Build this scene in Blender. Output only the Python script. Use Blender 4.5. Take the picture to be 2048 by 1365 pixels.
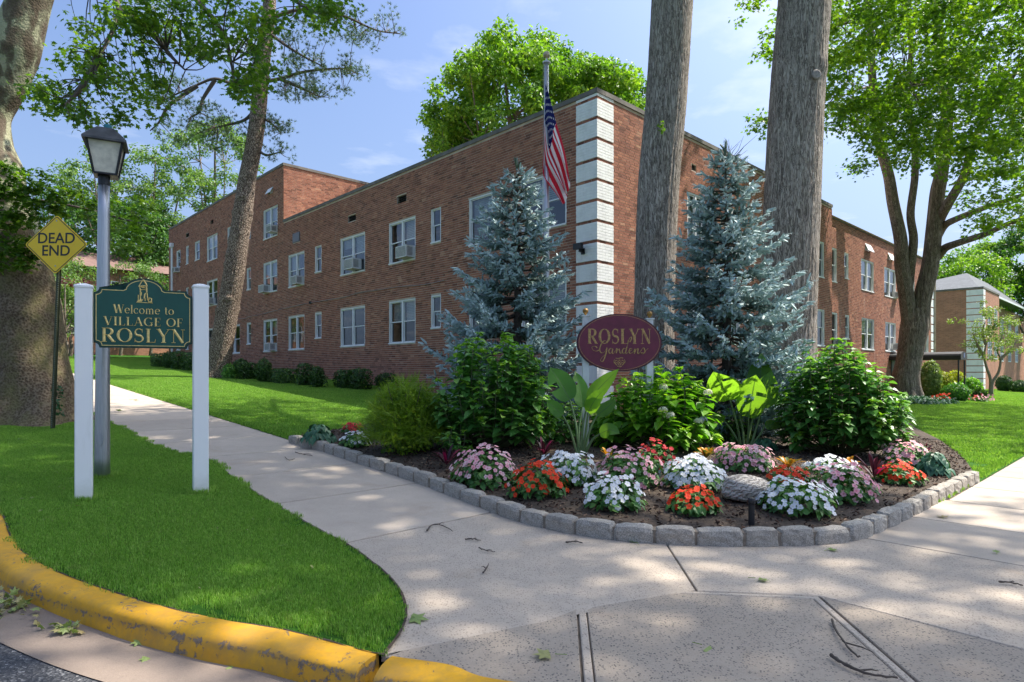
import bpy, bmesh, math, random
import numpy as np
from mathutils import Matrix, Vector, Euler

# ------------------------------------------------------------------ camera, sky, sun, exposure
for _o in list(bpy.data.objects):
    bpy.data.objects.remove(_o)
SC = bpy.context.scene
COL = SC.collection
F, EYE, HY, CX = 1248.0, 1.3, 746.0, 1024.0
cam_data = bpy.data.cameras.new("camera")
cam = bpy.data.objects.new("camera", cam_data)
COL.objects.link(cam)
cam.location = (0, 0, EYE)
cam.rotation_euler = (math.radians(90), 0, 0)
cam_data.sensor_width = 36.0
cam_data.lens = F / 2048.0 * 36.0
cam_data.shift_y = 63.5 / 2048.0
cam_data.clip_start = 0.05
cam_data.clip_end = 3000
SC.camera = cam

SUN_AZ = math.atan2(0.30, 0.954)      # direction towards the sun, measured from +X
SUN_EL = math.radians(57)
sun_dir = Vector((math.cos(SUN_AZ) * math.cos(SUN_EL), math.sin(SUN_AZ) * math.cos(SUN_EL), math.sin(SUN_EL)))
sd = bpy.data.lights.new("sun", 'SUN')
sd.energy = 2.0
sd.angle = math.radians(0.55)
sd.color = (1.0, 0.93, 0.82)
sun = bpy.data.objects.new("sun", sd)
COL.objects.link(sun)
sun.location = (20, 8, 30)
sun.rotation_euler = sun_dir.to_track_quat('Z', 'Y').to_euler()

SC.view_settings.view_transform = 'Standard'
SC.view_settings.look = 'None'
SC.view_settings.exposure = 2.25
SC.view_settings.gamma = 1.0
SC.view_settings.use_curve_mapping = False
try:
    SC.cycles.max_bounces = 7
    SC.cycles.diffuse_bounces = 4
    SC.cycles.transmission_bounces = 4
    SC.cycles.transparent_max_bounces = 8
    SC.cycles.use_denoising = True
    SC.cycles.caustics_reflective = False
    SC.cycles.caustics_refractive = False
except Exception:
    pass


class NT:
    """small helper for building node trees"""
    def __init__(self, tree):
        self.t = tree

    def n(self, typ, _props=None, **ins):
        nd = self.t.nodes.new(typ)
        for k, v in (_props or {}).items():
            setattr(nd, k, v)
        for k, v in ins.items():
            key = k.replace('_', ' ')
            if key[0] == 'i' and key[1:].isdigit():
                key = int(key[1:])
            self.s(nd.inputs[key], v)
        return nd

    def s(self, inp, v):
        if isinstance(v, bpy.types.NodeSocket):
            self.t.links.new(v, inp)
        elif isinstance(v, (tuple, list)):
            v = tuple(v)
            if inp.type == 'RGBA' and len(v) == 3:
                v = v + (1.0,)
            inp.default_value = v
        else:
            inp.default_value = v

    def math(self, op, a, b=0.0, c=0.0, clamp=False):
        nd = self.n('ShaderNodeMath', {'operation': op, 'use_clamp': clamp})
        self.s(nd.inputs[0], a); self.s(nd.inputs[1], b); self.s(nd.inputs[2], c)
        return nd.outputs[0]

    def mix(self, fac, a, b, blend='MIX'):
        nd = self.n('ShaderNodeMix', {'data_type': 'RGBA', 'blend_type': blend})
        self.s(nd.inputs[0], fac); self.s(nd.inputs[6], a); self.s(nd.inputs[7], b)
        return nd.outputs[2]

    def noise(self, vec, scale, detail=3.0, rough=0.55, dist=0.0, out=0):
        nd = self.n('ShaderNodeTexNoise', Vector=vec, Scale=scale, Detail=detail, Roughness=rough, Distortion=dist)
        return nd.outputs[out]

    def vor(self, vec, scale, feature='F1', out='Distance', rnd=1.0):
        nd = self.n('ShaderNodeTexVoronoi', {'feature': feature}, Vector=vec, Scale=scale, Randomness=rnd)
        return nd.outputs[out]

    def ramp(self, fac, stops, interp='LINEAR'):
        nd = self.n('ShaderNodeValToRGB')
        cr = nd.color_ramp
        cr.interpolation = interp
        while len(cr.elements) < len(stops):
            cr.elements.new(0.5)
        for e, (p, c) in zip(cr.elements, stops):
            e.position = p
            if not isinstance(c, (tuple, list)):
                c = (c, c, c)
            e.color = tuple(c) + (1.0,) if len(c) == 3 else tuple(c)
        self.s(nd.inputs[0], fac)
        return nd.outputs[0]

    def mapping(self, vec, scale=(1, 1, 1), rot=(0, 0, 0), loc=(0, 0, 0)):
        nd = self.n('ShaderNodeMapping')
        self.s(nd.inputs['Vector'], vec)
        nd.inputs['Scale'].default_value = scale
        nd.inputs['Rotation'].default_value = rot
        nd.inputs['Location'].default_value = loc
        return nd.outputs[0]

    def bump(self, height, strength, dist=0.01, normal=None):
        nd = self.n('ShaderNodeBump', Height=height, Strength=strength, Distance=dist)
        if normal is not None:
            self.s(nd.inputs['Normal'], normal)
        return nd.outputs[0]


def lin(r, g, b):
    f = lambda c: (c / 255.0) / 12.92 if c <= 10 else (((c / 255.0) + 0.055) / 1.055) ** 2.4
    return (f(r), f(g), f(b))


# sky
world = bpy.data.worlds.new("World")
SC.world = world
world.use_nodes = True
wt = world.node_tree
wt.nodes.clear()
w = NT(wt)
sky = w.n('ShaderNodeTexSky', {'sky_type': 'NISHITA', 'sun_disc': False, 'sun_elevation': SUN_EL,
                               'sun_rotation': math.pi / 2 - SUN_AZ, 'altitude': 50.0, 'air_density': 1.0,
                               'dust_density': 6.0, 'ozone_density': 2.6})
geo = w.n('ShaderNodeTexCoord')
sep = w.n('ShaderNodeSeparateXYZ', Vector=geo.outputs['Generated'])
zz = w.math('MAXIMUM', sep.outputs[2], 0.05)
cx_ = w.math('DIVIDE', sep.outputs[0], zz)
cy_ = w.math('DIVIDE', sep.outputs[1], zz)
cc = w.n('ShaderNodeCombineXYZ', X=cx_, Y=cy_, Z=0.0)
n1 = w.noise(cc.outputs[0], 1.9, 6.0, 0.55, 0.15)
n2 = w.noise(cc.outputs[0], 0.45, 3.0, 0.5, 0.1)
cl = w.math('ADD', w.math('MULTIPLY', n1, 0.7), w.math('MULTIPLY', n2, 0.4))
clm = w.ramp(cl, [(0.57, 0.0), (0.67, 0.26), (0.76, 0.62)])
hz = w.ramp(sep.outputs[2], [(0.0, 0.6), (0.25, 0.40), (0.5, 0.0)])
skyc = w.mix(1.0, sky.outputs[0], (0.415, 0.475, 0.575), 'MULTIPLY')
skyc = w.mix(hz, skyc, (1.0, 1.35, 2.0))
final = w.mix(clm, skyc, (2.9, 2.95, 3.0))
bg = w.n('ShaderNodeBackground', Color=final, Strength=0.10)
wo = w.n('ShaderNodeOutputWorld')
wt.links.new(bg.outputs[0], wo.inputs[0])

# ------------------------------------------------------------------ place geometry helpers
LX, LY = -0.6884, 0.7254      # direction of the left street / long facade
RX, RY = 0.7254, 0.6884       # direction of the right street / facade


def AB(x, y):
    return (x * LX + y * LY, x * RX + y * RY)


def XY(a, b):
    return (a * LX + b * RX, a * LY + b * RY)


def G(x, y):
    """height of the ground"""
    a, b = AB(x, y)
    t = (a - 4.0) / 0.5
    sp = 0.5 * (np.log1p(np.exp(-np.abs(t))) + np.maximum(t, 0))
    sp = np.minimum(sp, 58.0)
    return 0.0547 * sp - 0.008 * np.clip(b - 20.0, 0, 60)


def P(px, py, Y):
    return Vector(((px - CX) / F * Y, Y, EYE + (HY - py) / F * Y))


def gp(px, py, dz=0.0, ymax=150.0):
    """point of the ground seen in the direction of a pixel of the photograph"""
    kx, kz = (px - CX) / F, (HY - py) / F
    Y = 1.0
    f = lambda q: EYE + kz * q - float(G(kx * q, q)) - dz
    prev = f(Y)
    while Y < ymax:
        Y2 = Y * 1.01
        cur = f(Y2)
        if cur <= 0:
            lo, hi = Y, Y2
            for _ in range(30):
                m = 0.5 * (lo + hi)
                if f(m) > 0:
                    lo = m
                else:
                    hi = m
            Y = lo
            break
        Y, prev = Y2, cur
    return Vector((kx * Y, Y, float(G(kx * Y, Y)) + dz))


def GV(x, y, dz=0.0):
    return Vector((x, y, float(G(x, y)) + dz))


ORG = {}


def tag(o, label=None, cat=None, group=None, kind=None):
    if label: o['label'] = label
    if cat: o['category'] = cat
    if group: o['group'] = group
    if kind: o['kind'] = kind
    return o


def thing(name, label, cat, loc, group=None):
    o = bpy.data.objects.new(name, None)
    o.empty_display_size = 0.2
    COL.objects.link(o)
    o.location = loc
    ORG[o.name] = Vector(loc)
    return tag(o, label, cat, group)


def struct(name, loc=(0, 0, 0)):
    o = bpy.data.objects.new(name, None)
    COL.objects.link(o)
    o.location = loc
    ORG[o.name] = Vector(loc)
    o['kind'] = 'structure'
    return o


def attach(o, parent):
    """o.location is given in world space"""
    if parent is not None:
        o.parent = parent
        o.location = Vector(o.location) - ORG[parent.name]
        ORG[o.name] = ORG[parent.name] + Vector(o.location)
    else:
        ORG[o.name] = Vector(o.location)
    return o


def make_mesh(name, V, tris=None, quads=None, rnd=None, smooth=False, mats=(), polys=None, mi=None, uv=None):
    me = bpy.data.meshes.new(name)
    V = np.asarray(V, dtype=np.float32).reshape(-1, 3)
    tris = np.zeros((0, 3), np.int32) if tris is None or len(tris) == 0 else np.asarray(tris, np.int32)
    quads = np.zeros((0, 4), np.int32) if quads is None or len(quads) == 0 else np.asarray(quads, np.int32)
    nl = tris.size + quads.size
    npo = len(tris) + len(quads)
    me.vertices.add(len(V))
    me.vertices.foreach_set('co', V.ravel())
    me.loops.add(nl)
    me.loops.foreach_set('vertex_index', np.concatenate([tris.ravel(), quads.ravel()]))
    me.polygons.add(npo)
    starts = np.concatenate([np.arange(len(tris)) * 3, tris.size + np.arange(len(quads)) * 4]).astype(np.int32)
    me.polygons.foreach_set('loop_start', starts)
    try:
        tot = np.concatenate([np.full(len(tris), 3), np.full(len(quads), 4)]).astype(np.int32)
        me.polygons.foreach_set('loop_total', tot)
    except Exception:
        pass
    if mi is not None:
        me.polygons.foreach_set('material_index', np.asarray(mi, np.int32))
    me.polygons.foreach_set('use_smooth', np.full(npo, bool(smooth)))
    if rnd is not None:
        at = me.attributes.new('rnd', 'FLOAT', 'POINT')
        at.data.foreach_set('value', np.asarray(rnd, np.float32))
    if uv is not None:
        ul = me.uv_layers.new(name='uv')
        idx = np.concatenate([tris.ravel(), quads.ravel()])
        ul.data.foreach_set('uv', np.asarray(uv, np.float32)[idx].ravel())
    for m in mats:
        me.materials.append(m)
    me.update(calc_edges=True)
    me.validate()
    return me


class MB:
    """collects geometry in world space and links it as one object"""
    def __init__(self):
        self.V, self.T, self.Q, self.R = [], [], [], []
        self.TM, self.QM = [], []
        self.nv = 0

    def add(self, V, T=None, Q=None, r=None, m=0):
        V = np.asarray(V, np.float64).reshape(-1, 3)
        if T is not None and len(T):
            T = np.asarray(T, np.int64).reshape(-1, 3)
            self.T.append(T + self.nv); self.TM.append(np.full(len(T), m))
        if Q is not None and len(Q):
            Q = np.asarray(Q, np.int64).reshape(-1, 4)
            self.Q.append(Q + self.nv); self.QM.append(np.full(len(Q), m))
        self.V.append(V)
        if r is None:
            r = np.random.rand()
        self.R.append(np.broadcast_to(np.asarray(r, np.float64), (len(V),)))
        self.nv += len(V)
        return self

    def box(self, lo, hi, r=None, m=0, R=None, c=None):
        x0, y0, z0 = lo; x1, y1, z1 = hi
        V = np.array([(x0, y0, z0), (x1, y0, z0), (x1, y1, z0), (x0, y1, z0), (x0, y0, z1), (x1, y0, z1), (x1, y1, z1), (x0, y1, z1)], float)
        if R is not None:
            V = V @ np.array(R).T
        if c is not None:
            V = V + np.array(c)
        Q = [(0, 3, 2, 1), (4, 5, 6, 7), (0, 1, 5, 4), (1, 2, 6, 5), (2, 3, 7, 6), (3, 0, 4, 7)]
        return self.add(V, Q=Q, r=r, m=m)

    def tube(self, pts, rad, sides=6, r=None, m=0, cap=True, phase=0.0):
        pts = np.asarray([tuple(p) for p in pts], float)
        n = len(pts)
        rad = np.broadcast_to(np.asarray(rad, float), (n,))
        tg = np.gradient(pts, axis=0) if n > 2 else np.repeat((pts[-1] - pts[0])[None], n, 0)
        tg /= np.linalg.norm(tg, axis=1)[:, None] + 1e-9
        up = np.array([0, 0, 1.0]) if abs(tg[0][2]) < 0.9 else np.array([1.0, 0, 0])
        u = np.cross(tg[0], up); u /= np.linalg.norm(u)
        U = np.zeros((n, 3)); W = np.zeros((n, 3))
        for i in range(n):
            u = u - tg[i] * np.dot(u, tg[i]); u /= np.linalg.norm(u) + 1e-9
            U[i] = u; W[i] = np.cross(tg[i], u)
        ang = np.arange(sides) * 2 * math.pi / sides + phase
        V = pts[:, None, :] + rad[:, None, None] * (np.cos(ang)[None, :, None] * U[:, None, :] + np.sin(ang)[None, :, None] * W[:, None, :])
        V = V.reshape(-1, 3)
        i = np.arange(n - 1)[:, None] * sides
        j = np.arange(sides)[None, :]; k = (j + 1) % sides
        Q = np.stack([i + j, i + k, i + sides + k, i + sides + j], -1).reshape(-1, 4)
        T = []
        if cap:
            V = np.concatenate([V, pts[[0, -1]]])
            c0, c1 = n * sides, n * sides + 1
            for q in range(sides):
                T.append((c0, (q + 1) % sides, q))
                T.append((c1, (n - 1) * sides + q, (n - 1) * sides + (q + 1) % sides))
        return self.add(V, T=T, Q=Q, r=r, m=m)

    def lathe(self, prof, c, sides=16, r=None, m=0, phase=0.0, sx=1.0, sy=1.0, Rz=0.0):
        """prof: list of (radius, z)"""
        prof = np.asarray(prof, float)
        ang = np.arange(sides) * 2 * math.pi / sides + phase
        V = np.zeros((len(prof), sides, 3))
        V[:, :, 0] = prof[:, 0][:, None] * np.cos(ang) * sx
        V[:, :, 1] = prof[:, 0][:, None] * np.sin(ang) * sy
        V[:, :, 2] = prof[:, 1][:, None]
        V = V.reshape(-1, 3)
        if Rz:
            c_, s_ = math.cos(Rz), math.sin(Rz)
            V = V @ np.array([[c_, -s_, 0], [s_, c_, 0], [0, 0, 1]]).T
        V = V + np.array(tuple(c))
        i = np.arange(len(prof) - 1)[:, None] * sides
        j = np.arange(sides)[None, :]; k = (j + 1) % sides
        Q = np.stack([i + j, i + k, i + sides + k, i + sides + j], -1).reshape(-1, 4)
        n = len(V)
        V = np.concatenate([V, [np.array(tuple(c)) + (0, 0, prof[0, 1])], [np.array(tuple(c)) + (0, 0, prof[-1, 1])]])
        T = [(n, (q + 1) % sides, q) for q in range(sides)]
        L = (len(prof) - 1) * sides
        T += [(n + 1, L + q, L + (q + 1) % sides) for q in range(sides)]
        return self.add(V, T=T, Q=Q, r=r, m=m)

    def build(self, name, mat, parent=None, smooth=False, loc=None, uv=None):
        if loc is None:
            loc = ORG[parent.name] if parent is not None else Vector((0, 0, 0))
        loc = Vector(loc)
        V = np.concatenate(self.V) - np.array(tuple(loc))
        T = np.concatenate(self.T) if self.T else None
        Q = np.concatenate(self.Q) if self.Q else None
        mats = mat if isinstance(mat, (list, tuple)) else (mat,)
        mi = np.concatenate(self.TM + self.QM) if len(mats) > 1 else None
        me = make_mesh(name, V, T, Q, rnd=np.concatenate(self.R), smooth=smooth, mats=mats, mi=mi, uv=uv)
        o = bpy.data.objects.new(name, me)
        o.location = loc
        COL.objects.link(o)
        return attach(o, parent)


def inst(name, me, loc, parent=None, rot=None, scale=None):
    o = bpy.data.objects.new(name, me)
    COL.objects.link(o)
    o.location = loc
    if rot is not None:
        o.rotation_euler = rot
    if scale is not None:
        o.scale = scale if isinstance(scale, (tuple, list)) else (scale,) * 3
    return attach(o, parent)


def copy_tree(root, loc, label=None):
    r = root.copy(); COL.objects.link(r); r.location = loc; ORG[r.name] = Vector(loc)
    if label: r['label'] = label
    for ch in [c for c in root.children]:
        c = ch.copy(); COL.objects.link(c); c.parent = r
        for g in [q for q in ch.children]:
            d = g.copy(); COL.objects.link(d); d.parent = c
    return r


def catmull(pts, n=8):
    p = np.asarray([tuple(q) for q in pts], float)
    p = np.vstack([2 * p[0] - p[1], p, 2 * p[-1] - p[-2]])
    out = []
    for i in range(1, len(p) - 2):
        for k in range(n):
            t = k / n
            out.append(0.5 * (2 * p[i] + (p[i + 1] - p[i - 1]) * t + (2 * p[i - 1] - 5 * p[i] + 4 * p[i + 1] - p[i + 2]) * t * t + (-p[i - 1] + 3 * p[i] - 3 * p[i + 1] + p[i + 2]) * t ** 3))
    out.append(p[-2])
    return np.array(out)


def nrm(v):
    return v / (np.linalg.norm(v, axis=-1, keepdims=True) + 1e-9)


def frames(N, T):
    z = nrm(N)
    x = nrm(T - (T * z).sum(-1, keepdims=True) * z)
    y = np.cross(z, x)
    return np.stack([x, y, z], axis=-1)


def scatter(mb, base, pos, R, scale, rnd=None, m=0):
    bV, bT = base
    n = len(pos)
    scale = np.asarray(scale, float)
    if scale.ndim == 1:
        scale = scale[:, None]
    sv = bV[None] * scale[:, None, :]
    V = np.einsum('nij,nkj->nki', R, sv) + pos[:, None, :]
    T = bT[None] + (np.arange(n) * len(bV))[:, None, None]
    if rnd is None:
        rnd = np.random.rand(n)
    mb.add(V.reshape(-1, 3), T=T.reshape(-1, 3), r=np.repeat(rnd, len(bV)), m=m)


def grid_faces(nr, nc):
    i = np.arange(nr - 1)[:, None] * nc; j = np.arange(nc - 1)[None]
    return np.stack([i + j, i + j + 1, i + nc + j + 1, i + nc + j], -1).reshape(-1, 4)


def q2t(q):
    q = np.asarray(q)
    return np.concatenate([q[:, [0, 1, 2]], q[:, [0, 2, 3]]])


# leaf templates: length along x (0..1), normal z
LEAF2 = (np.array([(0, 0, 0), (.42, .30, .07), (1, 0, -.06), (.42, -.30, .07)], float), np.array([(0, 3, 2), (0, 2, 1)]))


def _ovate(wd=0.34, droop=0.25, fold=0.10, rows=(0, .18, .42, .70, 1.0), ws=(0.03, .8, 1.0, .66, 0.02)):
    V = []
    for x, q in zip(rows, ws):
        h = q * wd
        z = -droop * x * x
        V += [(x, -h, z + fold * q), (x, 0, z), (x, h, z + fold * q)]
    return (np.array(V, float), q2t(grid_faces(len(rows), 3)))


OVATE = _ovate()
LANCE = _ovate(0.14, 0.35, 0.05)
HOSTA = _ovate(0.42, 0.55, 0.12)


def _maple():
    pol = [(0, .56), (27, .27), (52, .50), (84, .24), (118, .40), (150, .25), (180, .22)]
    pts = [(a, r) for a, r in pol] + [(-a, r) for a, r in reversed(pol[1:-1])]
    V = [(.42, 0, .05)]
    for a, r in pts:
        q = math.radians(a)
        V.append((.42 + r * math.cos(q), r * math.sin(q) * 1.05, -.06 * (r / .5) ** 2))
    n = len(pts)
    T = [(0, 1 + i, 1 + (i + 1) % n) for i in range(n)]
    return (np.array(V, float), np.array(T))


MAPLE = _maple()
NEEDLE = (np.array([(0, -.5, 0), (0, .5, 0), (1, 0, 0)], float), np.array([(0, 1, 2)]))


def fol(mb, centers, radii, per, size, base=LEAF2, flat=0.6, out=0.6, up=0.5, jit=0.8, shell=0.5, R0=None, sizevar=0.3):
    """leaves in clumps round centers; out: leaf faces lean away from the clump centre"""
    R_ = R0 or np.random
    centers = np.asarray(centers, float).reshape(-1, 3)
    n = len(centers)
    radii = np.broadcast_to(np.asarray(radii, float), (n,))
    C = np.repeat(centers, per, 0); RR = np.repeat(radii, per)
    d = nrm(np.random.normal(size=(len(C), 3)))
    rad = (shell + (1 - shell) * np.random.rand(len(C))) * np.random.rand(len(C)) ** 0.25
    off = d * rad[:, None] * RR[:, None]
    off[:, 2] *= flat
    pos = C + off
    N = d * out + np.array([0, 0, up]) + np.random.normal(size=d.shape) * jit * 0.6
    T = d + np.random.normal(size=d.shape) * 0.8 + np.array([0, 0, -0.35])
    sc = size * (1 + sizevar * (np.random.rand(len(C)) * 2 - 1))
    crnd = np.repeat(np.random.rand(n), per)
    scatter(mb, base, pos, frames(N, T), sc, rnd=np.clip(0.55 * np.random.rand(len(C)) + 0.45 * crnd, 0, 1))
    return pos

# ------------------------------------------------------------------ materials
MATS = {}


def new_mat(name):
    m = bpy.data.materials.new(name)
    m.use_nodes = True
    m.node_tree.nodes.clear()
    MATS[name] = m
    return m, NT(m.node_tree)


def finish(m, t, shader):
    o = t.n('ShaderNodeOutputMaterial')
    t.t.links.new(shader, o.inputs[0])
    return m


def pbr(t, color, rough=0.6, metal=0.0, normal=None, spec=0.5, **kw):
    nd = t.n('ShaderNodeBsdfPrincipled')
    t.s(nd.inputs['Base Color'], color)
    t.s(nd.inputs['Roughness'], rough)
    t.s(nd.inputs['Metallic'], metal)
    t.s(nd.inputs['Specular IOR Level'], spec)
    if normal is not None:
        t.s(nd.inputs['Normal'], normal)
    for k, v in kw.items():
        t.s(nd.inputs[k.replace('_', ' ')], v)
    return nd.outputs[0]


def rnd_of(t):
    a = t.n('ShaderNodeAttribute', {'attribute_name': 'rnd'})
    return a.outputs['Fac']


def pos_of(t):
    return t.n('ShaderNodeNewGeometry').outputs['Position']


def obj_of(t):
    return t.n('ShaderNodeTexCoord').outputs['Object']


def plain(name, color, rough=0.5, metal=0.0, var=0.0, scale=8.0, bump=0.0, bscale=60.0, spec=0.5, dirt=None):
    m, t = new_mat(name)
    p = pos_of(t)
    c = tuple(color)
    if var > 0:
        n_ = t.noise(p, scale, 4.0)
        c = t.mix(t.ramp(n_, [(0.3, 0.0), (0.7, 1.0)]), tuple(x * (1 - var) for x in color), tuple(min(1, x * (1 + var)) for x in color))
    if dirt:
        n2 = t.noise(t.mapping(p, (1, 1, 0.35)), 3.0, 6.0, 0.65)
        c = t.mix(t.ramp(n2, [(0.52, 0.0), (0.75, dirt[1])]), c, dirt[0])
    nr = None
    if bump > 0:
        nr = t.bump(t.noise(p, bscale, 4.0), bump, 0.01)
    return finish(m, t, pbr(t, c, rough, metal, nr, spec))


def leafmat(name, A, B, Cc=None, trans=0.4, tcol=(0.9, 1.0, 0.35), rough=0.45, spec=0.4, tgain=1.5):
    m, t = new_mat(name)
    r = rnd_of(t)
    st = [(0.0, A), (1.0, B)] if Cc is None else [(0.0, A), (0.6, B), (1.0, Cc)]
    c = t.ramp(r, st)
    n_ = t.noise(pos_of(t), 1.3, 3.0)
    c = t.mix(t.ramp(n_, [(0.3, 0.35), (0.7, 0.0)]), c, t.mix(1.0, c, (0.55, 0.6, 0.6), 'MULTIPLY'))
    s1 = pbr(t, c, rough, 0.0, None, spec)
    tc = t.mix(1.0, c, tuple(x * tgain for x in tcol), 'MULTIPLY')
    s2 = t.n('ShaderNodeBsdfTranslucent', Color=tc).outputs[0]
    mx = t.n('ShaderNodeMixShader', Fac=trans)
    t.t.links.new(s1, mx.inputs[1]); t.t.links.new(s2, mx.inputs[2])
    return finish(m, t, mx.outputs[0])


M_MAPLE = leafmat('maple_leaf', (.05, .13, .014), (.13, .245, .02), (.27, .38, .03), 0.5, tgain=1.8, tcol=(.95, 1.0, .3))
M_PLANE = leafmat('plane_leaf', (.05, .12, .02), (.11, .21, .022), (.22, .31, .03), 0.45, tgain=1.7)
M_CROWN = leafmat('far_crown_leaf', (.07, .17, .02), (.18, .33, .03), (.38, .52, .05), 0.40, tgain=1.6)
M_FARLEAF = leafmat('pale_far_leaf', (.09, .17, .05), (.16, .27, .07), (.26, .36, .12), 0.40)
M_DARKLEAF = leafmat('dark_far_leaf', (.035, .10, .02), (.07, .17, .03), (.13, .25, .04), 0.38)
M_PINE = leafmat('pine_needle', (.04, .09, .03), (.08, .15, .05), (.14, .21, .07), 0.25)
M_HYD = leafmat('broad_shrub_leaf', (.045, .15, .03), (.13, .31, .06), (.27, .47, .09), 0.34, rough=0.38, tgain=1.6)
M_HYD2 = leafmat('hydrangea_leaf', (.07, .21, .02), (.19, .41, .03), (.38, .58, .04), 0.42, rough=0.36, tgain=1.7)
M_NEWLEAF = leafmat('young_leaf', (.17, .36, .03), (.26, .44, .04), None, 0.4)
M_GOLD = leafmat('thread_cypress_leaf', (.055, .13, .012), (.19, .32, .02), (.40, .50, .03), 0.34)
M_YEW = leafmat('boxwood_leaf', (.022, .065, .014), (.05, .12, .024), (.10, .19, .03), 0.2)
M_YELLOWSHRUB = leafmat('yellow_shrub_leaf', (.25, .30, .02), (.42, .44, .03), (.6, .55, .05), 0.35)
M_REDLEAF = leafmat('purple_leaf', (.08, .03, .03), (.15, .07, .06), (.22, .12, .09), 0.3, tcol=(1, .6, .5))
M_PALELEAF = leafmat('pale_small_tree_leaf', (.13, .20, .05), (.22, .30, .08), (.36, .40, .16), 0.35)
M_HOSTA = leafmat('hosta_leaf', (.03, .10, .055), (.05, .15, .08), (.08, .20, .10), 0.15, rough=0.45)
M_IMPLEAF = leafmat('impatiens_leaf', (.035, .12, .025), (.08, .22, .04), (.15, .30, .06), 0.25)
M_DEADLEAF = leafmat('fallen_leaf', (.22, .30, .08), (.30, .36, .12), (.38, .30, .14), 0.2)
M_IVY = leafmat('sucker_leaf', (.02, .08, .03), (.04, .13, .04), None, 0.2)


def spruce_mat():
    m, t = new_mat('blue_spruce_needle')
    r = rnd_of(t)
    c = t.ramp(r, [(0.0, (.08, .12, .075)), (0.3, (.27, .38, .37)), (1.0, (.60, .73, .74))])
    s1 = pbr(t, c, 0.55, 0.0, None, 0.3)
    s2 = t.n('ShaderNodeBsdfTranslucent', Color=c).outputs[0]
    mx = t.n('ShaderNodeMixShader', Fac=0.15)
    t.t.links.new(s1, mx.inputs[1]); t.t.links.new(s2, mx.inputs[2])
    return finish(m, t, mx.outputs[0])


M_SPRUCE = spruce_mat()


def grassmat():
    m, t = new_mat('grass_blade')
    r = rnd_of(t)
    inst_ = t.n('ShaderNodeObjectInfo').outputs['Random']
    c = t.ramp(r, [(0.0, (.08, .19, .026)), (0.55, (.24, .47, .06)), (0.93, (.40, .58, .13)), (1.0, (.26, .33, .10))])
    n_ = t.noise(pos_of(t), 0.9, 4.0, 0.6)
    c = t.mix(t.ramp(n_, [(0.35, 0.5), (0.68, 0.0)]), c, t.mix(1.0, c, (0.60, 0.66, 0.62), 'MULTIPLY'))
    n3 = t.noise(pos_of(t), 2.3, 3.0, 0.6)
    c = t.mix(t.ramp(n3, [(0.55, 0.0), (0.75, 0.5)]), c, (.17, .32, .05))
    n4 = t.noise(pos_of(t), 9.0, 4.0, 0.7)
    c = t.mix(t.ramp(n4, [(0.60, 0.0), (0.72, 0.5)]), c, (.28, .33, .11))
    s1 = pbr(t, c, 0.5, 0.0, None, 0.25)
    s2 = t.n('ShaderNodeBsdfTranslucent', Color=t.mix(1.0, c, (1.5, 1.5, .7), 'MULTIPLY')).outputs[0]
    mx = t.n('ShaderNodeMixShader', Fac=0.35)
    t.t.links.new(s1, mx.inputs[1]); t.t.links.new(s2, mx.inputs[2])
    return finish(m, t, mx.outputs[0])


M_GRASS = grassmat()


def turfmat():
    m, t = new_mat('turf')
    p = pos_of(t)
    n_ = t.noise(p, 60.0, 5.0, 0.7)
    n2 = t.noise(p, 0.6, 4.0, 0.6)
    c = t.ramp(n_, [(0.25, (.014, .045, .006)), (0.55, (.035, .12, .012)), (0.8, (.07, .19, .02))])
    c = t.mix(t.ramp(n2, [(0.3, 0.0), (0.7, 0.4)]), c, (.06, .17, .02))
    return finish(m, t, pbr(t, c, 0.9, 0, t.bump(n_, 0.8, 0.03), 0.1))


M_TURF = turfmat()


def barkmat(name, dark, mid, light, sc=14.0, zs=0.18, bump=0.9, dist=0.03, lichen=None):
    m, t = new_mat(name)
    p = t.mapping(pos_of(t), (1, 1, zs))
    w1 = t.noise(p, sc * 0.35, 3.0, 0.5, 0.2, out=1)
    pp = t.n('ShaderNodeVectorMath', {'operation': 'MULTIPLY_ADD'})
    t.s(pp.inputs[0], w1); pp.inputs[1].default_value = (.10, .10, .10); t.s(pp.inputs[2], p)
    v = t.vor(pp.outputs[0], sc, 'DISTANCE_TO_EDGE')
    f = t.noise(pos_of(t), sc * 5, 5.0, 0.65)
    h = t.math('ADD', t.ramp(v, [(0.0, 0.0), (0.18, 0.7), (0.5, 1.0)]), t.math('MULTIPLY', f, 0.6))
    c = t.ramp(h, [(0.28, dark), (0.75, mid), (1.35, light)])
    big = t.noise(pos_of(t), 1.6, 4.0, 0.6)
    c = t.mix(t.ramp(big, [(0.35, 0.45), (0.65, 0.0)]), c, t.mix(1.0, c, (.62, .62, .60), 'MULTIPLY'))
    if lichen:
        c = t.mix(t.ramp(t.noise(pos_of(t), 3.5, 5.0, 0.7), [(0.56, 0.0), (0.68, 0.55)]), c, lichen)
    return finish(m, t, pbr(t, c, 0.9, 0, t.bump(h, bump, dist), 0.15))


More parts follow.
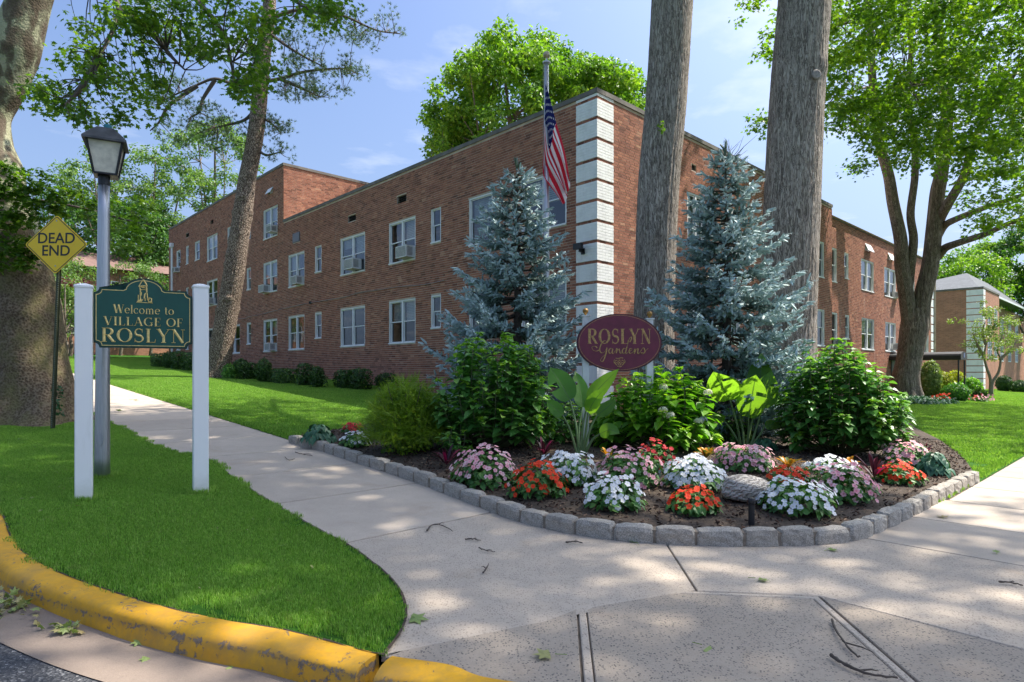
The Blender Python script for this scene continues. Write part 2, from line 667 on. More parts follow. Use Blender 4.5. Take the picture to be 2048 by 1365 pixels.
def furrow(name, dark, mid, light, sc=26.0, zs=0.10, bump=0.8, dist=0.025, lichen=None):
    m, t = new_mat(name)
    p0 = pos_of(t)
    p = t.mapping(p0, (1, 1, zs))
    a = t.noise(p, sc, 6.0, 0.62, 1.1)
    b = t.noise(p, sc * .45, 4.0, 0.6, 0.8)
    f = t.noise(p0, 70.0, 5.0, 0.7)
    h = t.math('ADD', t.math('MULTIPLY', t.math('ABSOLUTE', t.math('SUBTRACT', a, 0.5)), 3.2), t.math('MULTIPLY', b, 0.45))
    h = t.math('ADD', h, t.math('MULTIPLY', f, 0.35))
    c = t.ramp(h, [(0.42, dark), (0.62, mid), (1.0, light)])
    big = t.noise(p0, 1.3, 4.0, 0.6)
    c = t.mix(t.ramp(big, [(0.35, 0.4), (0.65, 0.0)]), c, t.mix(1.0, c, (.66, .66, .64), 'MULTIPLY'))
    if lichen:
        c = t.mix(t.ramp(t.noise(p0, 3.5, 5.0, 0.7), [(0.56, 0.0), (0.68, 0.5)]), c, lichen)
    return finish(m, t, pbr(t, c, 0.9, 0, t.bump(h, bump, dist), 0.15))


M_BARK = furrow('furrowed_bark', (.12, .098, .082), (.42, .365, .31), (.62, .55, .485), 27.0, 0.13)
M_MBARK = furrow('maple_bark', (.08, .064, .05), (.24, .195, .155), (.38, .32, .265), 20.0, 0.08, 0.7, 0.02, (.12, .13, .07))
M_PBARK = barkmat('pine_bark', (.06, .042, .032), (.21, .155, .12), (.40, .32, .25), 22.0, 0.45, 0.9, 0.03)
M_TWIG = plain('twig_bark', (.075, .058, .045), 0.85, 0, 0.3, 30)
M_PALETWIG = plain('pale_branch_bark', (.20, .17, .13), 0.85, 0, 0.3, 20)


def planebark():
    m, t = new_mat('plane_bark')
    p = pos_of(t)
    sep_ = t.n('ShaderNodeSeparateXYZ', Vector=p)
    v = t.n('ShaderNodeTexVoronoi', {'feature': 'F1'}, Vector=t.mapping(p, (1, 1, .55)), Scale=6.0)
    w1 = t.noise(p, 5.0, 5.0, 0.6)
    v2 = t.noise(t.mapping(p, (1, 1, .6)), 4.2, 6.0, 0.55, 0.4)
    smooth = t.ramp(v2, [(0.455, (.36, .35, .24)), (0.47, (.20, .19, .13)), (0.53, (.15, .125, .09)), (0.60, (.12, .09, .065))])
    pale = t.mix(t.ramp(w1, [(0.3, 0.0), (0.7, 1.0)]), smooth, t.mix(1.0, smooth, (.75, .78, .7), 'MULTIPLY'))
    fn = t.noise(p, 26.0, 6.0, 0.7)
    vv = t.vor(p, 30.0, 'F1')
    rough_ = t.ramp(t.math('ADD', t.math('MULTIPLY', fn, 0.75), t.math('MULTIPLY', vv, 0.6)), [(0.30, (.035, .025, .016)), (0.58, (.105, .072, .046)), (0.85, (.20, .155, .105))])
    ol = t.mix(t.ramp(t.noise(p, 2.6, 5.0, 0.6), [(0.45, 0.0), (0.62, 0.65)]), rough_, (.15, .14, .055))
    fac = t.ramp(t.math('ADD', sep_.outputs[2], t.math('MULTIPLY', w1, 1.0)), [(0.0, 0.0), (1.0, 1.0)])
    nd = t.n('ShaderNodeMapRange', Value=t.math('ADD', sep_.outputs[2], t.math('MULTIPLY', w1, 1.2)))
    nd.inputs['From Min'].default_value = 3.4; nd.inputs['From Max'].default_value = 4.6
    c = t.mix(nd.outputs[0], ol, pale)
    h = t.math('ADD', t.math('MULTIPLY', fn, 0.5), t.math('MULTIPLY', vv, 0.4))
    b = t.bump(h, 0.6, 0.03)
    return finish(m, t, pbr(t, c, 0.85, 0, b, 0.2))


M_PLANEBARK = planebark()


def brickmat():
    m, t = new_mat('red_brown_brick')
    r = rnd_of(t)
    orr = t.n('ShaderNodeObjectInfo').outputs['Random']
    rr = t.math('FRACT', t.math('ADD', r, orr))
    c = t.ramp(rr, [(0.0, (.18, .078, .054)), (0.15, (.28, .118, .078)), (0.5, (.35, .152, .10)), (0.85, (.40, .178, .115)), (0.97, (.46, .205, .125)), (1.0, (.50, .28, .18))])
    p = pos_of(t)
    n_ = t.noise(p, 45.0, 4.0, 0.65)
    c = t.mix(t.ramp(n_, [(0.3, 0.5), (0.7, 0.0)]), c, t.mix(1.0, c, (.55, .5, .5), 'MULTIPLY'))
    st = t.noise(t.mapping(p, (1, 1, .28)), 0.9, 5.0, 0.6)
    c = t.mix(t.ramp(st, [(0.54, 0.0), (0.78, 0.28)]), c, (.15, .11, .09))
    ef = t.noise(t.mapping(p, (2.6, 2.6, .16)), 1.1, 4.0, 0.6)
    c = t.mix(t.ramp(ef, [(0.64, 0.0), (0.78, 0.35)]), c, (.46, .38, .33))
    return finish(m, t, pbr(t, c, 0.85, 0, t.bump(n_, 0.35, 0.004), 0.2))


M_BRICK = brickmat()
M_MORTAR = plain('mortar', (.52, .42, .33), 0.95, 0, 0.22, 3.0)
M_QUOIN = plain('white_painted_brick', (.84, .84, .82), 0.6, 0, 0.06, 5.0, 0.25, 90, dirt=((.42, .40, .38), .35))


def farbrick(name='far_brick'):
    m, t = new_mat(name)
    g = t.n('ShaderNodeUVMap')
    bt = t.n('ShaderNodeTexBrick', Vector=g.outputs[0], Scale=1.0, Color1=(.50, .215, .13, 1), Color2=(.32, .13, .08, 1), Mortar=(.46, .31, .23, 1))
    bt.inputs['Mortar Size'].default_value = 0.008
    bt.inputs['Brick Width'].default_value = 0.22
    bt.inputs['Row Height'].default_value = 0.07
    bt.inputs['Bias'].default_value = -0.2
    n_ = t.noise(pos_of(t), 1.2, 4.0)
    c = t.mix(t.ramp(n_, [(.35, .3), (.65, 0.)]), bt.outputs[0], (.11, .075, .06))
    return finish(m, t, pbr(t, c, 0.9, 0, t.bump(bt.outputs[1], 0.3, -0.005), 0.2))


M_FARBRICK = farbrick()


def concrete(name, base, agg=0.0, warm=0.0):
    m, t = new_mat(name)
    p = pos_of(t)
    orr = t.n('ShaderNodeObjectInfo').outputs['Random']
    big = t.noise(p, 0.8, 5.0, 0.6)
    mid = t.noise(p, 6.0, 5.0, 0.65)
    fine = t.noise(p, 160.0, 3.0, 0.7)
    c = t.ramp(big, [(0.3, tuple(x * .86 for x in base)), (0.7, tuple(x * 1.10 for x in base))])
    c = t.mix(t.ramp(mid, [(0.35, 0.20), (0.6, 0.0)]), c, tuple(x * .66 for x in base))
    st = t.noise(t.mapping(p, (1, 1, 1)), 1.7, 6.0, 0.7, 0.6)
    c = t.mix(t.ramp(st, [(0.56, 0.0), (0.70, 0.32)]), c, (base[0] * .74, base[1] * .62, base[2] * .50))
    c = t.mix(t.ramp(fine, [(0.35, 0.30), (0.6, 0.0)]), c, tuple(x * .55 for x in base))
    pd = t.n('ShaderNodeVectorMath', {'operation': 'MULTIPLY_ADD'})
    t.s(pd.inputs[0], t.noise(p, 45.0, 3.0, 0.6, 0.0, out=1)); pd.inputs[1].default_value = (.02, .02, .02); t.s(pd.inputs[2], p)
    v1 = t.vor(pd.outputs[0], 74.0, 'F1')
    vc = t.vor(pd.outputs[0], 74.0, 'F1', out='Color')
    vs = t.n('ShaderNodeSeparateColor', Color=vc).outputs[0]
    spots = t.math('MULTIPLY', t.ramp(v1, [(0.22, 1.0), (0.42, 0.0)]), t.ramp(vs, [(0.34, 0.0), (0.42, 1.0)]))
    patch = t.ramp(t.noise(p, 3.1, 5.0, 0.7), [(0.30, 0.5), (0.58, 1.0)])
    spots = t.math('MULTIPLY', t.math('MULTIPLY', spots, agg), patch)
    c = t.mix(spots, c, (.075, .068, .066))
    v2 = t.vor(p, 120.0, 'F1')
    vc2 = t.n('ShaderNodeSeparateColor', Color=t.vor(p, 120.0, 'F1', out='Color')).outputs[1]
    sp2 = t.math('MULTIPLY', t.math('MULTIPLY', t.ramp(v2, [(0.15, 1.0), (0.4, 0.0)]), t.ramp(vc2, [(0.5, 0.0), (0.55, 1.0)])), 0.35 * min(1.0, agg * 1.3))
    c = t.mix(sp2, c, (.50, .45, .38))
    c = t.mix(t.math('MULTIPLY', t.math('SUBTRACT', orr, 0.5), 0.3), c, (.12, .11, .10))
    h = t.math('SUBTRACT', t.math('MULTIPLY', fine, 0.6), t.math('MULTIPLY', spots, 0.8))
    return finish(m, t, pbr(t, c, 0.88, 0, t.bump(h, 0.35, 0.006), 0.25))


M_WALK = concrete('sidewalk_concrete', (.50, .425, .345), 0.18)
M_AGG = concrete('speckled_concrete', (.48, .405, .325), 0.65)
M_AGG2 = concrete('exposed_aggregate_concrete', (.39, .325, .255), 1.0)
M_GUTTER = concrete('gutter_concrete', (.26, .205, .165), 0.15)
M_JOINT = plain('joint_dirt', (.17, .135, .10), 0.95, 0, 0.4, 12)


def asphalt():
    m, t = new_mat('asphalt')
    p = pos_of(t)
    v = t.vor(p, 95.0, 'F1', out='Color')
    r = t.n('ShaderNodeSeparateColor', Color=v).outputs[0]
    c = t.ramp(r, [(0.0, (.035, .037, .042)), (0.6, (.065, .067, .072)), (0.9, (.11, .11, .115)), (1.0, (.24, .24, .24))])
    return finish(m, t, pbr(t, c, 0.85, 0, t.bump(t.vor(p, 95.0), 0.7, 0.01), 0.3))


M_ASPHALT = asphalt()


def kerbmat():
    m, t = new_mat('worn_yellow_paint')
    p = pos_of(t)
    sp = t.n('ShaderNodeSeparateXYZ', Vector=p)
    ch = t.noise(p, 19.0, 9.0, 0.76, 0.5)
    ch2 = t.noise(p, 3.2, 5.0, 0.6)
    nd = t.n('ShaderNodeMapRange', Value=sp.outputs[2])
    nd.inputs['From Min'].default_value = -0.10; nd.inputs['From Max'].default_value = 0.0
    edge = t.ramp(nd.outputs[0], [(0.0, 0.03), (0.50, 0.02), (0.82, 0.095), (0.97, 0.03), (1.0, 0.0)])
    q = t.math('ADD', t.math('ADD', t.math('MULTIPLY', ch, 0.72), t.math('MULTIPLY', ch2, 0.28)), edge)
    fac = t.ramp(q, [(0.580, 0.0), (0.590, 1.0)])
    y = t.ramp(t.noise(p, 5.0, 5.0), [(0.3, (.60, .30, .012)), (0.7, (.74, .39, .02))])
    y = t.mix(t.ramp(t.noise(p, 26.0, 5.0, 0.7), [(0.42, 0.28), (0.6, 0.0)]), y, (.36, .22, .07))
    g_ = t.ramp(t.noise(p, 60.0, 4.0), [(0.3, (.13, .10, .08)), (0.7, (.26, .215, .18))])
    c = t.mix(fac, y, g_)
    dirt = t.math('ADD', t.ramp(t.noise(p, 2.1, 5.0, 0.6), [(0.48, 0.0), (0.70, 0.5)]), t.math('MULTIPLY', edge, t.math('MULTIPLY', t.noise(p, 7.0, 5.0, 0.7), 7.0)), clamp=True)
    c = t.mix(dirt, c, (.26, .17, .07))
    return finish(m, t, pbr(t, c, 0.7, 0, t.bump(t.math('SUBTRACT', 1.0, fac), 0.6, 0.004), 0.3))


M_KERB = kerbmat()


def granite():
    m, t = new_mat('granite_block')
    p = pos_of(t)
    orr = t.n('ShaderNodeObjectInfo').outputs['Random']
    n_ = t.noise(p, 130.0, 3.0, 0.7)
    n2 = t.noise(p, 22.0, 5.0, 0.6)
    c = t.ramp(n_, [(0.30, (.11, .105, .095)), (0.5, (.34, .32, .28)), (0.72, (.56, .52, .46))])
    c = t.mix(t.math('MULTIPLY', orr, 0.30), c, (.34, .28, .21))
    c = t.mix(t.ramp(n2, [(0.52, 0.0), (0.72, 0.5)]), c, (.12, .10, .085))
    return finish(m, t, pbr(t, c, 0.85, 0, t.bump(t.math('ADD', n_, t.math('MULTIPLY', n2, 2.0)), 0.6, 0.008), 0.3))


M_GRANITE = granite()
M_BLOCKMORTAR = plain('block_mortar', (.20, .165, .125), 0.95, 0, 0.3, 30, 0.4)


def mulchmat():
    m, t = new_mat('mulch_chip')
    r = rnd_of(t)
    c = t.ramp(r, [(0.0, (.014, .008, .006)), (0.45, (.06, .033, .022)), (0.8, (.15, .088, .058)), (1.0, (.36, .26, .18))])
    return finish(m, t, pbr(t, c, 0.9, 0, t.bump(t.noise(pos_of(t), 90, 4), 0.5, 0.01), 0.2))


M_MULCH = mulchmat()
M_SOIL = plain('dark_soil', (.06, .042, .028), 0.95, 0, 0.5, 30, 0.9, 60)
M_VINYL = plain('white_vinyl', (.87, .86, .84), 0.38, 0, 0.03, 2.0, dirt=((.55, .56, .50), .18))
def postmat():
    m, t = new_mat('white_vinyl_post')
    z = t.n('ShaderNodeSeparateXYZ', Vector=obj_of(t)).outputs[2]
    n_ = t.noise(pos_of(t), 14.0, 5.0, 0.7)
    f = t.ramp(t.math('ADD', z, t.math('MULTIPLY', n_, 0.16)), [(0.08, 0.75), (0.17, 0.25), (0.30, 0.0)])
    c = t.mix(f, (.87, .86, .84), (.30, .27, .17))
    sc_ = t.noise(t.mapping(pos_of(t), (9, 9, 1.2)), 2.0, 6.0, 0.7)
    c = t.mix(t.ramp(sc_, [(0.58, 0.0), (0.74, 0.22)]), c, (.55, .54, .48))
    return finish(m, t, pbr(t, c, 0.4))


M_POST = postmat()
M_WHITE = plain('white_frame_paint', (.78, .79, .79), 0.5, 0, 0.04, 4)
M_AC = plain('air_conditioner_plastic', (.62, .63, .62), 0.5, 0, 0.06, 6)
M_ACDARK = plain('grille_dark_grey', (.16, .165, .17), 0.6)  # dark grey of the grille bars and side louvres
M_BLACK = plain('black_metal', (.016, .016, .018), 0.42, 0.2, 0.2, 12, 0.1)
M_LAMPTOP = plain('weathered_black_roof', (.075, .075, .082), 0.6, 0.2, 0.4, 9, 0.3)
M_TEAL = plain('teal_photocell', (.01, .17, .22), 0.4)


def alu():
    m, t = new_mat('brushed_aluminium_pole')
    p = pos_of(t)
    n_ = t.noise(t.mapping(p, (30, 30, 1.2)), 4.0, 5.0, 0.6)
    c = t.ramp(n_, [(.3, (.36, .365, .39)), (.7, (.52, .52, .54))])
    return finish(m, t, pbr(t, c, t.ramp(n_, [(.3, .34), (.7, .5)]), 0.85, None, 0.5))


M_ALU = alu()
M_LAMPGLASS = plain('frosted_lamp_glass', (.62, .57, .47), 0.35, 0, 0.25, 9, 0.2, dirt=((.25, .22, .16), .5))
M_GREENSIGN = plain('dark_green_sign_face', (.006, .072, .052), 0.42, 0, 0.12, 8)
M_GREENEDGE = plain('dark_green_sign_edge', (.006, .035, .022), 0.5)
M_GOLDLEAF = plain('gold_leaf', (.78, .57, .20), 0.35, 0.15, 0.28, 50)
M_GOLDDULL = plain('worn_gold_paint', (.44, .26, .09), 0.5, 0.05, 0.4, 45)
M_MAROON = plain('maroon_sign_face', (.15, .018, .042), 0.5, 0, 0.15, 12, 0.1)
M_MAROONEDGE = plain('maroon_sign_edge', (.045, .008, .012), 0.5)
M_OLDWHITE = plain('weathered_white_post', (.66, .67, .66), 0.6, 0, 0.1, 8, 0.2, dirt=((.20, .16, .12), .8))
M_FINIAL = plain('tarnished_gold_finial', (.32, .17, .035), 0.42, 0.3, 0.4, 30)
M_YELLOW = plain('yellow_sign_sheet', (1.0, .60, .0), 0.38, 0, 0.06, 6)
M_SIGNBLACK = plain('sign_black', (.012, .011, .010), 0.5)
M_GREENPOST = plain('green_channel_post', (.055, .062, .030), 0.5, 0.35, 0.35, 9)
M_HOLE = plain('post_hole', (.30, .32, .26), 0.8)
M_COPING = plain('grey_stone_coping', (.16, .145, .13), 0.85, 0, 0.3, 2.5, 0.3)
M_ROOF = plain('grey_shingle_roof', (.10, .11, .118), 0.9, 0, 0.2, 3.0, 0.5, 30)
M_VENT = plain('dark_vent', (.012, .011, .011), 0.8)
M_CURTAIN = plain('pale_blind', (.50, .52, .49), 0.8, 0, 0.12, 5)
M_INTERIOR = plain('room_darkness', (.022, .024, .028), 0.8)
M_CABLE = plain('grey_cable', (.30, .26, .24), 0.6)
M_POLE = plain('flagpole_aluminium', (.55, .55, .56), 0.4, 0.6, 0.06, 5)
M_PETIOLE = plain('pale_green_stalk', (.14, .22, .08), 0.5, 0, 0.2, 9)
M_STEM = plain('brown_green_stem', (.10, .11, .05), 0.7, 0, 0.3, 9)
M_AWNING = plain('black_canopy_fabric', (.018, .017, .018), 0.7, 0, 0.2, 3)


def glass():
    m, t = new_mat('window_glass')
    fr = t.math('POWER', t.n('ShaderNodeLayerWeight', Blend=0.5).outputs['Facing'], 3.5)
    b = t.bump(t.noise(pos_of(t), 1.5, 2.0), 0.03, 0.05)
    g_ = t.n('ShaderNodeBsdfGlossy', Color=(.85, .9, .95, 1), Roughness=0.03, Normal=b).outputs[0]
    tr = t.n('ShaderNodeBsdfTransparent', Color=(.62, .66, .68, 1)).outputs[0]
    mx = t.n('ShaderNodeMixShader', Fac=t.math('ADD', t.math('MULTIPLY', fr, 0.75), 0.09, clamp=True))
    t.t.links.new(tr, mx.inputs[1]); t.t.links.new(g_, mx.inputs[2])
    return finish(m, t, mx.outputs[0])


M_GLASS = glass()


def petal(name, A, B, eye=None):
    m, t = new_mat(name)
    orr = t.n('ShaderNodeObjectInfo').outputs['Random']
    c = t.mix(orr, A, B)
    if eye:
        r = rnd_of(t)
        c = t.mix(t.ramp(r, [(0.0, 1.0), (0.45, 0.0)]), c, eye)
    s1 = pbr(t, c, 0.6, 0, None, 0.2)
    s2 = t.n('ShaderNodeBsdfTranslucent', Color=c).outputs[0]
    mx = t.n('ShaderNodeMixShader', Fac=0.3)
    t.t.links.new(s1, mx.inputs[1]); t.t.links.new(s2, mx.inputs[2])
    return finish(m, t, mx.outputs[0])


M_PWHITE = petal('white_petal', (.80, .82, .85), (.86, .86, .88), (.75, .72, .55))
M_PPINK = petal('pink_petal', (.85, .36, .42), (.90, .66, .66), (.78, .10, .18))
M_PORANGE = petal('orange_red_petal', (.85, .05, .015), (.88, .10, .03), (.6, .02, .01))
M_PRED = petal('red_petal', (.70, .035, .05), (.80, .10, .09), (.45, .01, .02))
M_HEAD = petal('cream_flower_head', (.62, .66, .42), (.75, .72, .58))
M_HEADBLUE = petal('mauve_flower_head', (.42, .42, .52), (.50, .48, .50))


def twotone(name, A, B, scale, trans=0.2, thr=0.5):
    m, t = new_mat(name)
    n_ = t.noise(pos_of(t), scale, 4.0, 0.6, 0.5)
    r = rnd_of(t)
    c = t.mix(t.ramp(t.math('ADD', t.math('MULTIPLY', n_, 0.6), t.math('MULTIPLY', r, 0.4)), [(thr - .08, 0.0), (thr + .08, 1.0)]), A, B)
    s1 = pbr(t, c, 0.4, 0, None, 0.4)
    s2 = t.n('ShaderNodeBsdfTranslucent', Color=c).outputs[0]
    mx = t.n('ShaderNodeMixShader', Fac=trans)
    t.t.links.new(s1, mx.inputs[1]); t.t.links.new(s2, mx.inputs[2])
    return finish(m, t, mx.outputs[0])


M_CROTON = twotone('croton_leaf', (.62, .28, .015), (.10, .14, .02), 22, 0.3, 0.60)
M_CORDY = twotone('cordyline_leaf', (.040, .010, .018), (.10, .018, .04), 8, 0.2)
M_CORDYPINK = twotone('cordyline_young_leaf', (.42, .015, .09), (.22, .02, .06), 12, 0.3)


def bananamat():
    m, t = new_mat('banana_leaf')
    uvn = t.n('ShaderNodeUVMap').outputs[0]
    sp = t.n('ShaderNodeSeparateXYZ', Vector=uvn)
    v_ = t.math('ABSOLUTE', t.math('SUBTRACT', sp.outputs[1], 0.5))
    rib = t.ramp(v_, [(0.0, 1.0), (0.035, 0.0)])
    vein = t.n('ShaderNodeTexWave', {'wave_type': 'BANDS', 'bands_direction': 'X'},
               Vector=t.n('ShaderNodeCombineXYZ', X=t.math('ADD', sp.outputs[0], t.math('MULTIPLY', v_, -0.12)), Y=0.0, Z=0.0).outputs[0], Scale=11.0, Distortion=0.6).outputs['Fac']
    c = t.mix(t.math('MULTIPLY', vein, 0.8), (.025, .11, .012), (.08, .24, .03))
    c = t.mix(t.math('MULTIPLY', rib, 0.7), c, (.20, .32, .10))
    s1 = pbr(t, c, 0.32, 0, t.bump(vein, 0.25, 0.01), 0.5)
    tc = t.mix(t.math('MULTIPLY', vein, 0.7), (.40, .78, .03), (.26, .58, .03))
    tc = t.mix(rib, tc, (.03, .09, .01))
    s2 = t.n('ShaderNodeBsdfTranslucent', Color=tc).outputs[0]
    mx = t.n('ShaderNodeMixShader', Fac=0.5)
    t.t.links.new(s1, mx.inputs[1]); t.t.links.new(s2, mx.inputs[2])
    return finish(m, t, mx.outputs[0])


M_BANANA = bananamat()


def rockmat():
    m, t = new_mat('banded_stone')
    p = pos_of(t)
    w_ = t.n('ShaderNodeTexWave', {'wave_type': 'BANDS', 'bands_direction': 'Z'}, Vector=t.mapping(p, (1, 1, 1), (0.25, 0.35, 0)), Scale=9.0, Distortion=9.0, Detail=6.0, Detail_Scale=2.2).outputs['Fac']
    f = t.noise(p, 50, 5, .7)
    h = t.math('ADD', t.math('MULTIPLY', w_, .7), t.math('MULTIPLY', f, .4))
    c = t.ramp(h, [(0.10, (.16, .135, .11)), (0.35, (.38, .34, .29)), (1.0, (.60, .55, .48))])
    return finish(m, t, pbr(t, c, 0.85, 0, t.bump(h, 0.6, 0.02), 0.25))


M_ROCK = rockmat()


def flagmat():
    m, t = new_mat('flag_cloth')
    uvn = t.n('ShaderNodeUVMap').outputs[0]
    sp = t.n('ShaderNodeSeparateXYZ', Vector=uvn)
    u, v = sp.outputs[0], sp.outputs[1]        # u along the fly, v from the top edge down
    st = t.math('MODULO', t.math('FLOOR', t.math('MULTIPLY', v, 13.0)), 2.0)
    c = t.mix(st, (.66, .03, .06), (.88, .87, .87))
    can = t.math('MULTIPLY', t.math('LESS_THAN', u, 0.40), t.math('LESS_THAN', v, 7 / 13.0))
    def grid(off, nx, ny):
        a = t.math('MULTIPLY', t.math('SUBTRACT', t.math('FRACT', t.math('ADD', t.math('MULTIPLY', u, nx / 0.4), off)), 0.5), 0.4 / nx * 1.9)
        b = t.math('MULTIPLY', t.math('SUBTRACT', t.math('FRACT', t.math('ADD', t.math('MULTIPLY', v, ny * 13 / 7.0), off)), 0.5), 7 / 13.0 / ny)
        d = t.math('SQRT', t.math('ADD', t.math('MULTIPLY', a, a), t.math('MULTIPLY', b, b)))
        return t.math('LESS_THAN', d, 0.017)
    star = t.math('MAXIMUM', grid(0.0, 5.5, 4.6), grid(0.5, 5.5, 4.6))
    blue = t.mix(star, (.016, .022, .12), (.80, .80, .82))
    c = t.mix(can, c, blue)
    s1 = pbr(t, c, 0.8, 0, None, 0.1)
    s2 = t.n('ShaderNodeBsdfTranslucent', Color=c).outputs[0]
    mx = t.n('ShaderNodeMixShader', Fac=0.35)
    t.t.links.new(s1, mx.inputs[1]); t.t.links.new(s2, mx.inputs[2])
    return finish(m, t, mx.outputs[0])


M_FLAG = flagmat()

# ------------------------------------------------------------------ ground, road, kerb, pavements
def wp(px, py):
    v = gp(px, py)
    return (v.x, v.y)


def ground_grid(name, mat, xs, ys, dz, keep=None, parent=None, kind='structure', noise=0.0):
    X, Y = np.meshgrid(xs, ys)
    Z = G(X, Y) + dz
    if noise:
        Z = Z + noise * (np.random.rand(*Z.shape) - .5)
    V = np.stack([X, Y, Z], -1).reshape(-1, 3)
    Q = grid_faces(len(ys), len(xs))
    if keep is not None:
        c = V[Q].mean(1)
        Q = Q[keep(c[:, 0], c[:, 1])]
    mb = MB().add(V, Q=Q, r=0.5)
    o = mb.build(name, mat, parent)
    if kind: o['kind'] = kind
    return o


_near = np.concatenate([np.linspace(-900, -120, 8), np.linspace(-100, -46, 14), np.arange(-44, 80, 1.0), np.linspace(84, 900, 14)])
_far = np.concatenate([np.linspace(-60, -6, 10), np.arange(-5, 90, 1.0), np.linspace(95, 1500, 16)])
ground_grid('ground', M_TURF, _near, _far, -0.40)

KB_PX = [(0, 1025), (22, 1078), (57, 1117), (110, 1146), (198, 1179), (308, 1214), (440, 1245), (571, 1267), (659, 1289), (765, 1316), (900, 1337), (985, 1365)]
kb = [XY(62, 0.1), XY(40, 0.12), XY(25, 0.15), XY(16, 0.18), XY(11, 0.24), XY(8.5, 0.36)] + [wp(*q) for q in KB_PX] + [XY(1.45, 2.08), XY(.9, 2.52), XY(.4, 3.05), XY(0.05, 3.9), XY(-.12, 5), XY(-.15, 8), XY(-.15, 20), XY(-.15, 62)]
KERB = catmull([(x, y, 0) for x, y in kb], 6)[:, :2]
_t = np.gradient(KERB, axis=0); _t /= np.linalg.norm(_t, axis=1)[:, None]
KOUT = np.stack([_t[:, 1], -_t[:, 0]], 1)      # towards the road
if KOUT[len(KOUT) // 2] @ (np.array([0.0, 0.0]) - KERB[len(KERB) // 2]) < 0:
    KOUT = -KOUT


def strip(profile, lo, hi, mb=None, m=0):
    """sweep (offset, z) along the kerb line between indices"""
    mb = mb or MB()
    C = KERB[lo:hi]; N = KOUT[lo:hi]
    V = []
    for off, z in profile:
        p = C + N * off
        V.append(np.stack([p[:, 0], p[:, 1], G(p[:, 0], p[:, 1]) + z], 1))
    V = np.stack(V, 1)
    n, k = V.shape[:2]
    mb.add(V.reshape(-1, 3), Q=grid_faces(n, k)[:, ::-1], r=0.5, m=m)
    return mb


# split index at the crack in the kerb
crack = np.array(wp(752, 1330))
kc = int(np.argmin(np.linalg.norm(KERB - crack, axis=1)))
prof = [(-.03, -.3), (-.008, 0.010), (0.0, 0.016), (.05, .018), (.105, .016), (.135, .009), (.153, -.006), (.162, -.028), (.170, -.07), (.180, -.14)]
kerb = struct('kerb')
_kn = np.random.RandomState(3)


def kerb_piece(lo, hi):
    C = KERB[lo:hi + 1].copy()
    N = KOUT[lo:hi + 1]
    seg = np.concatenate([[0], np.cumsum(np.linalg.norm(np.diff(C, axis=0), axis=1))])
    L = np.arange(0, seg[-1], 0.05 if seg[-1] < 9 else 0.3)
    L = L[(L > .006)]; L = L[L < seg[-1] - .006]
    cx = np.interp(L, seg, C[:, 0]); cy = np.interp(L, seg, C[:, 1])
    nx = np.interp(L, seg, N[:, 0]); ny = np.interp(L, seg, N[:, 1])
    V = []
    for i, (off, z) in enumerate(prof):
        wob = 0.004 * np.sin(L * 3.1 + i) + 0.003 * np.sin(L * 9.7 + 2 * i) + _kn.uniform(-.0035, .0035, len(L))
        x = cx + nx * (off + wob); y = cy + ny * (off + wob)
        V.append(np.stack([x, y, G(x, y) + z + (0.6 * wob if 1 < i < 8 else 0)], 1))
    V = np.stack(V, 1)
    n, k = V.shape[:2]
    mb = MB().add(V.reshape(-1, 3), Q=grid_faces(n, k)[:, ::-1], r=.5)
    mb.add(V[0], T=[(0, i, i + 1) for i in range(1, k - 1)], r=.5)
    mb.add(V[-1], T=[(0, i + 1, i) for i in range(1, k - 1)], r=.5)
    return mb.build('kerb_stone', M_KERB, kerb, smooth=True)


kerb_idx = [0, kc - 84 if kc > 90 else 10, kc, min(len(KERB) - 1, kc + 22), len(KERB) - 2]
kerb_idx = sorted(set(int(max(0, i)) for i in kerb_idx))
for a_, b_ in zip(kerb_idx[:-1], kerb_idx[1:]):
    kerb_piece(a_, b_)

gm = strip([(.17, -.108), (.34, -.112), (.50, -.108)], 0, len(KERB) - 1)
o = gm.build('gutter', M_GUTTER); o['kind'] = 'structure'
rm = strip([(.485, -.114), (1.5, -.09), (3.5, -.05), (7.0, -.05), (11.0, -.12), (14, -.16)], 0, len(KERB) - 1)
o = rm.build('road', M_ASPHALT); o['kind'] = 'structure'

# grass verge: strip between the kerb line and the sidewalk edge
EDGE_PX = [(765, 1318), (785, 1292), (805, 1262), (812, 1222), (792, 1172), (742, 1126), (690, 1090), (600, 1041), (490, 974), (400, 912)]
ed = [wp(*q) for q in EDGE_PX] + [XY(a, 2.33) for a in (9, 12, 18, 26, 40, 60)]
EDGE = catmull([(x, y, 0) for x, y in ed], 6)[:, :2]


def resample(C, n, pw=1.0):
    seg = np.concatenate([[0], np.cumsum(np.linalg.norm(np.diff(C, axis=0), axis=1))])
    L = seg[-1] * np.linspace(0, 1, n) ** pw
    return np.stack([np.interp(L, seg, C[:, 0]), np.interp(L, seg, C[:, 1])], 1)


tip = int(np.argmin(np.linalg.norm(KERB - EDGE[0], axis=1)))
Kside = resample(KERB[:tip + 1][::-1], 160, 1.6)
Eside = resample(EDGE, 160, 1.6)
tt = np.linspace(0, 1, 9)
V = Kside[:, None, :] * (1 - tt)[None, :, None] + Eside[:, None, :] * tt[None, :, None]
V = V.reshape(-1, 2)
mb = MB().add(np.stack([V[:, 0], V[:, 1], G(V[:, 0], V[:, 1]) + 0.010], 1), Q=grid_faces(160, 9), r=.5)
o = mb.build('verge_turf', M_TURF); o['kind'] = 'structure'
VERGE_POLY = np.vstack([Kside[::-1], Eside])

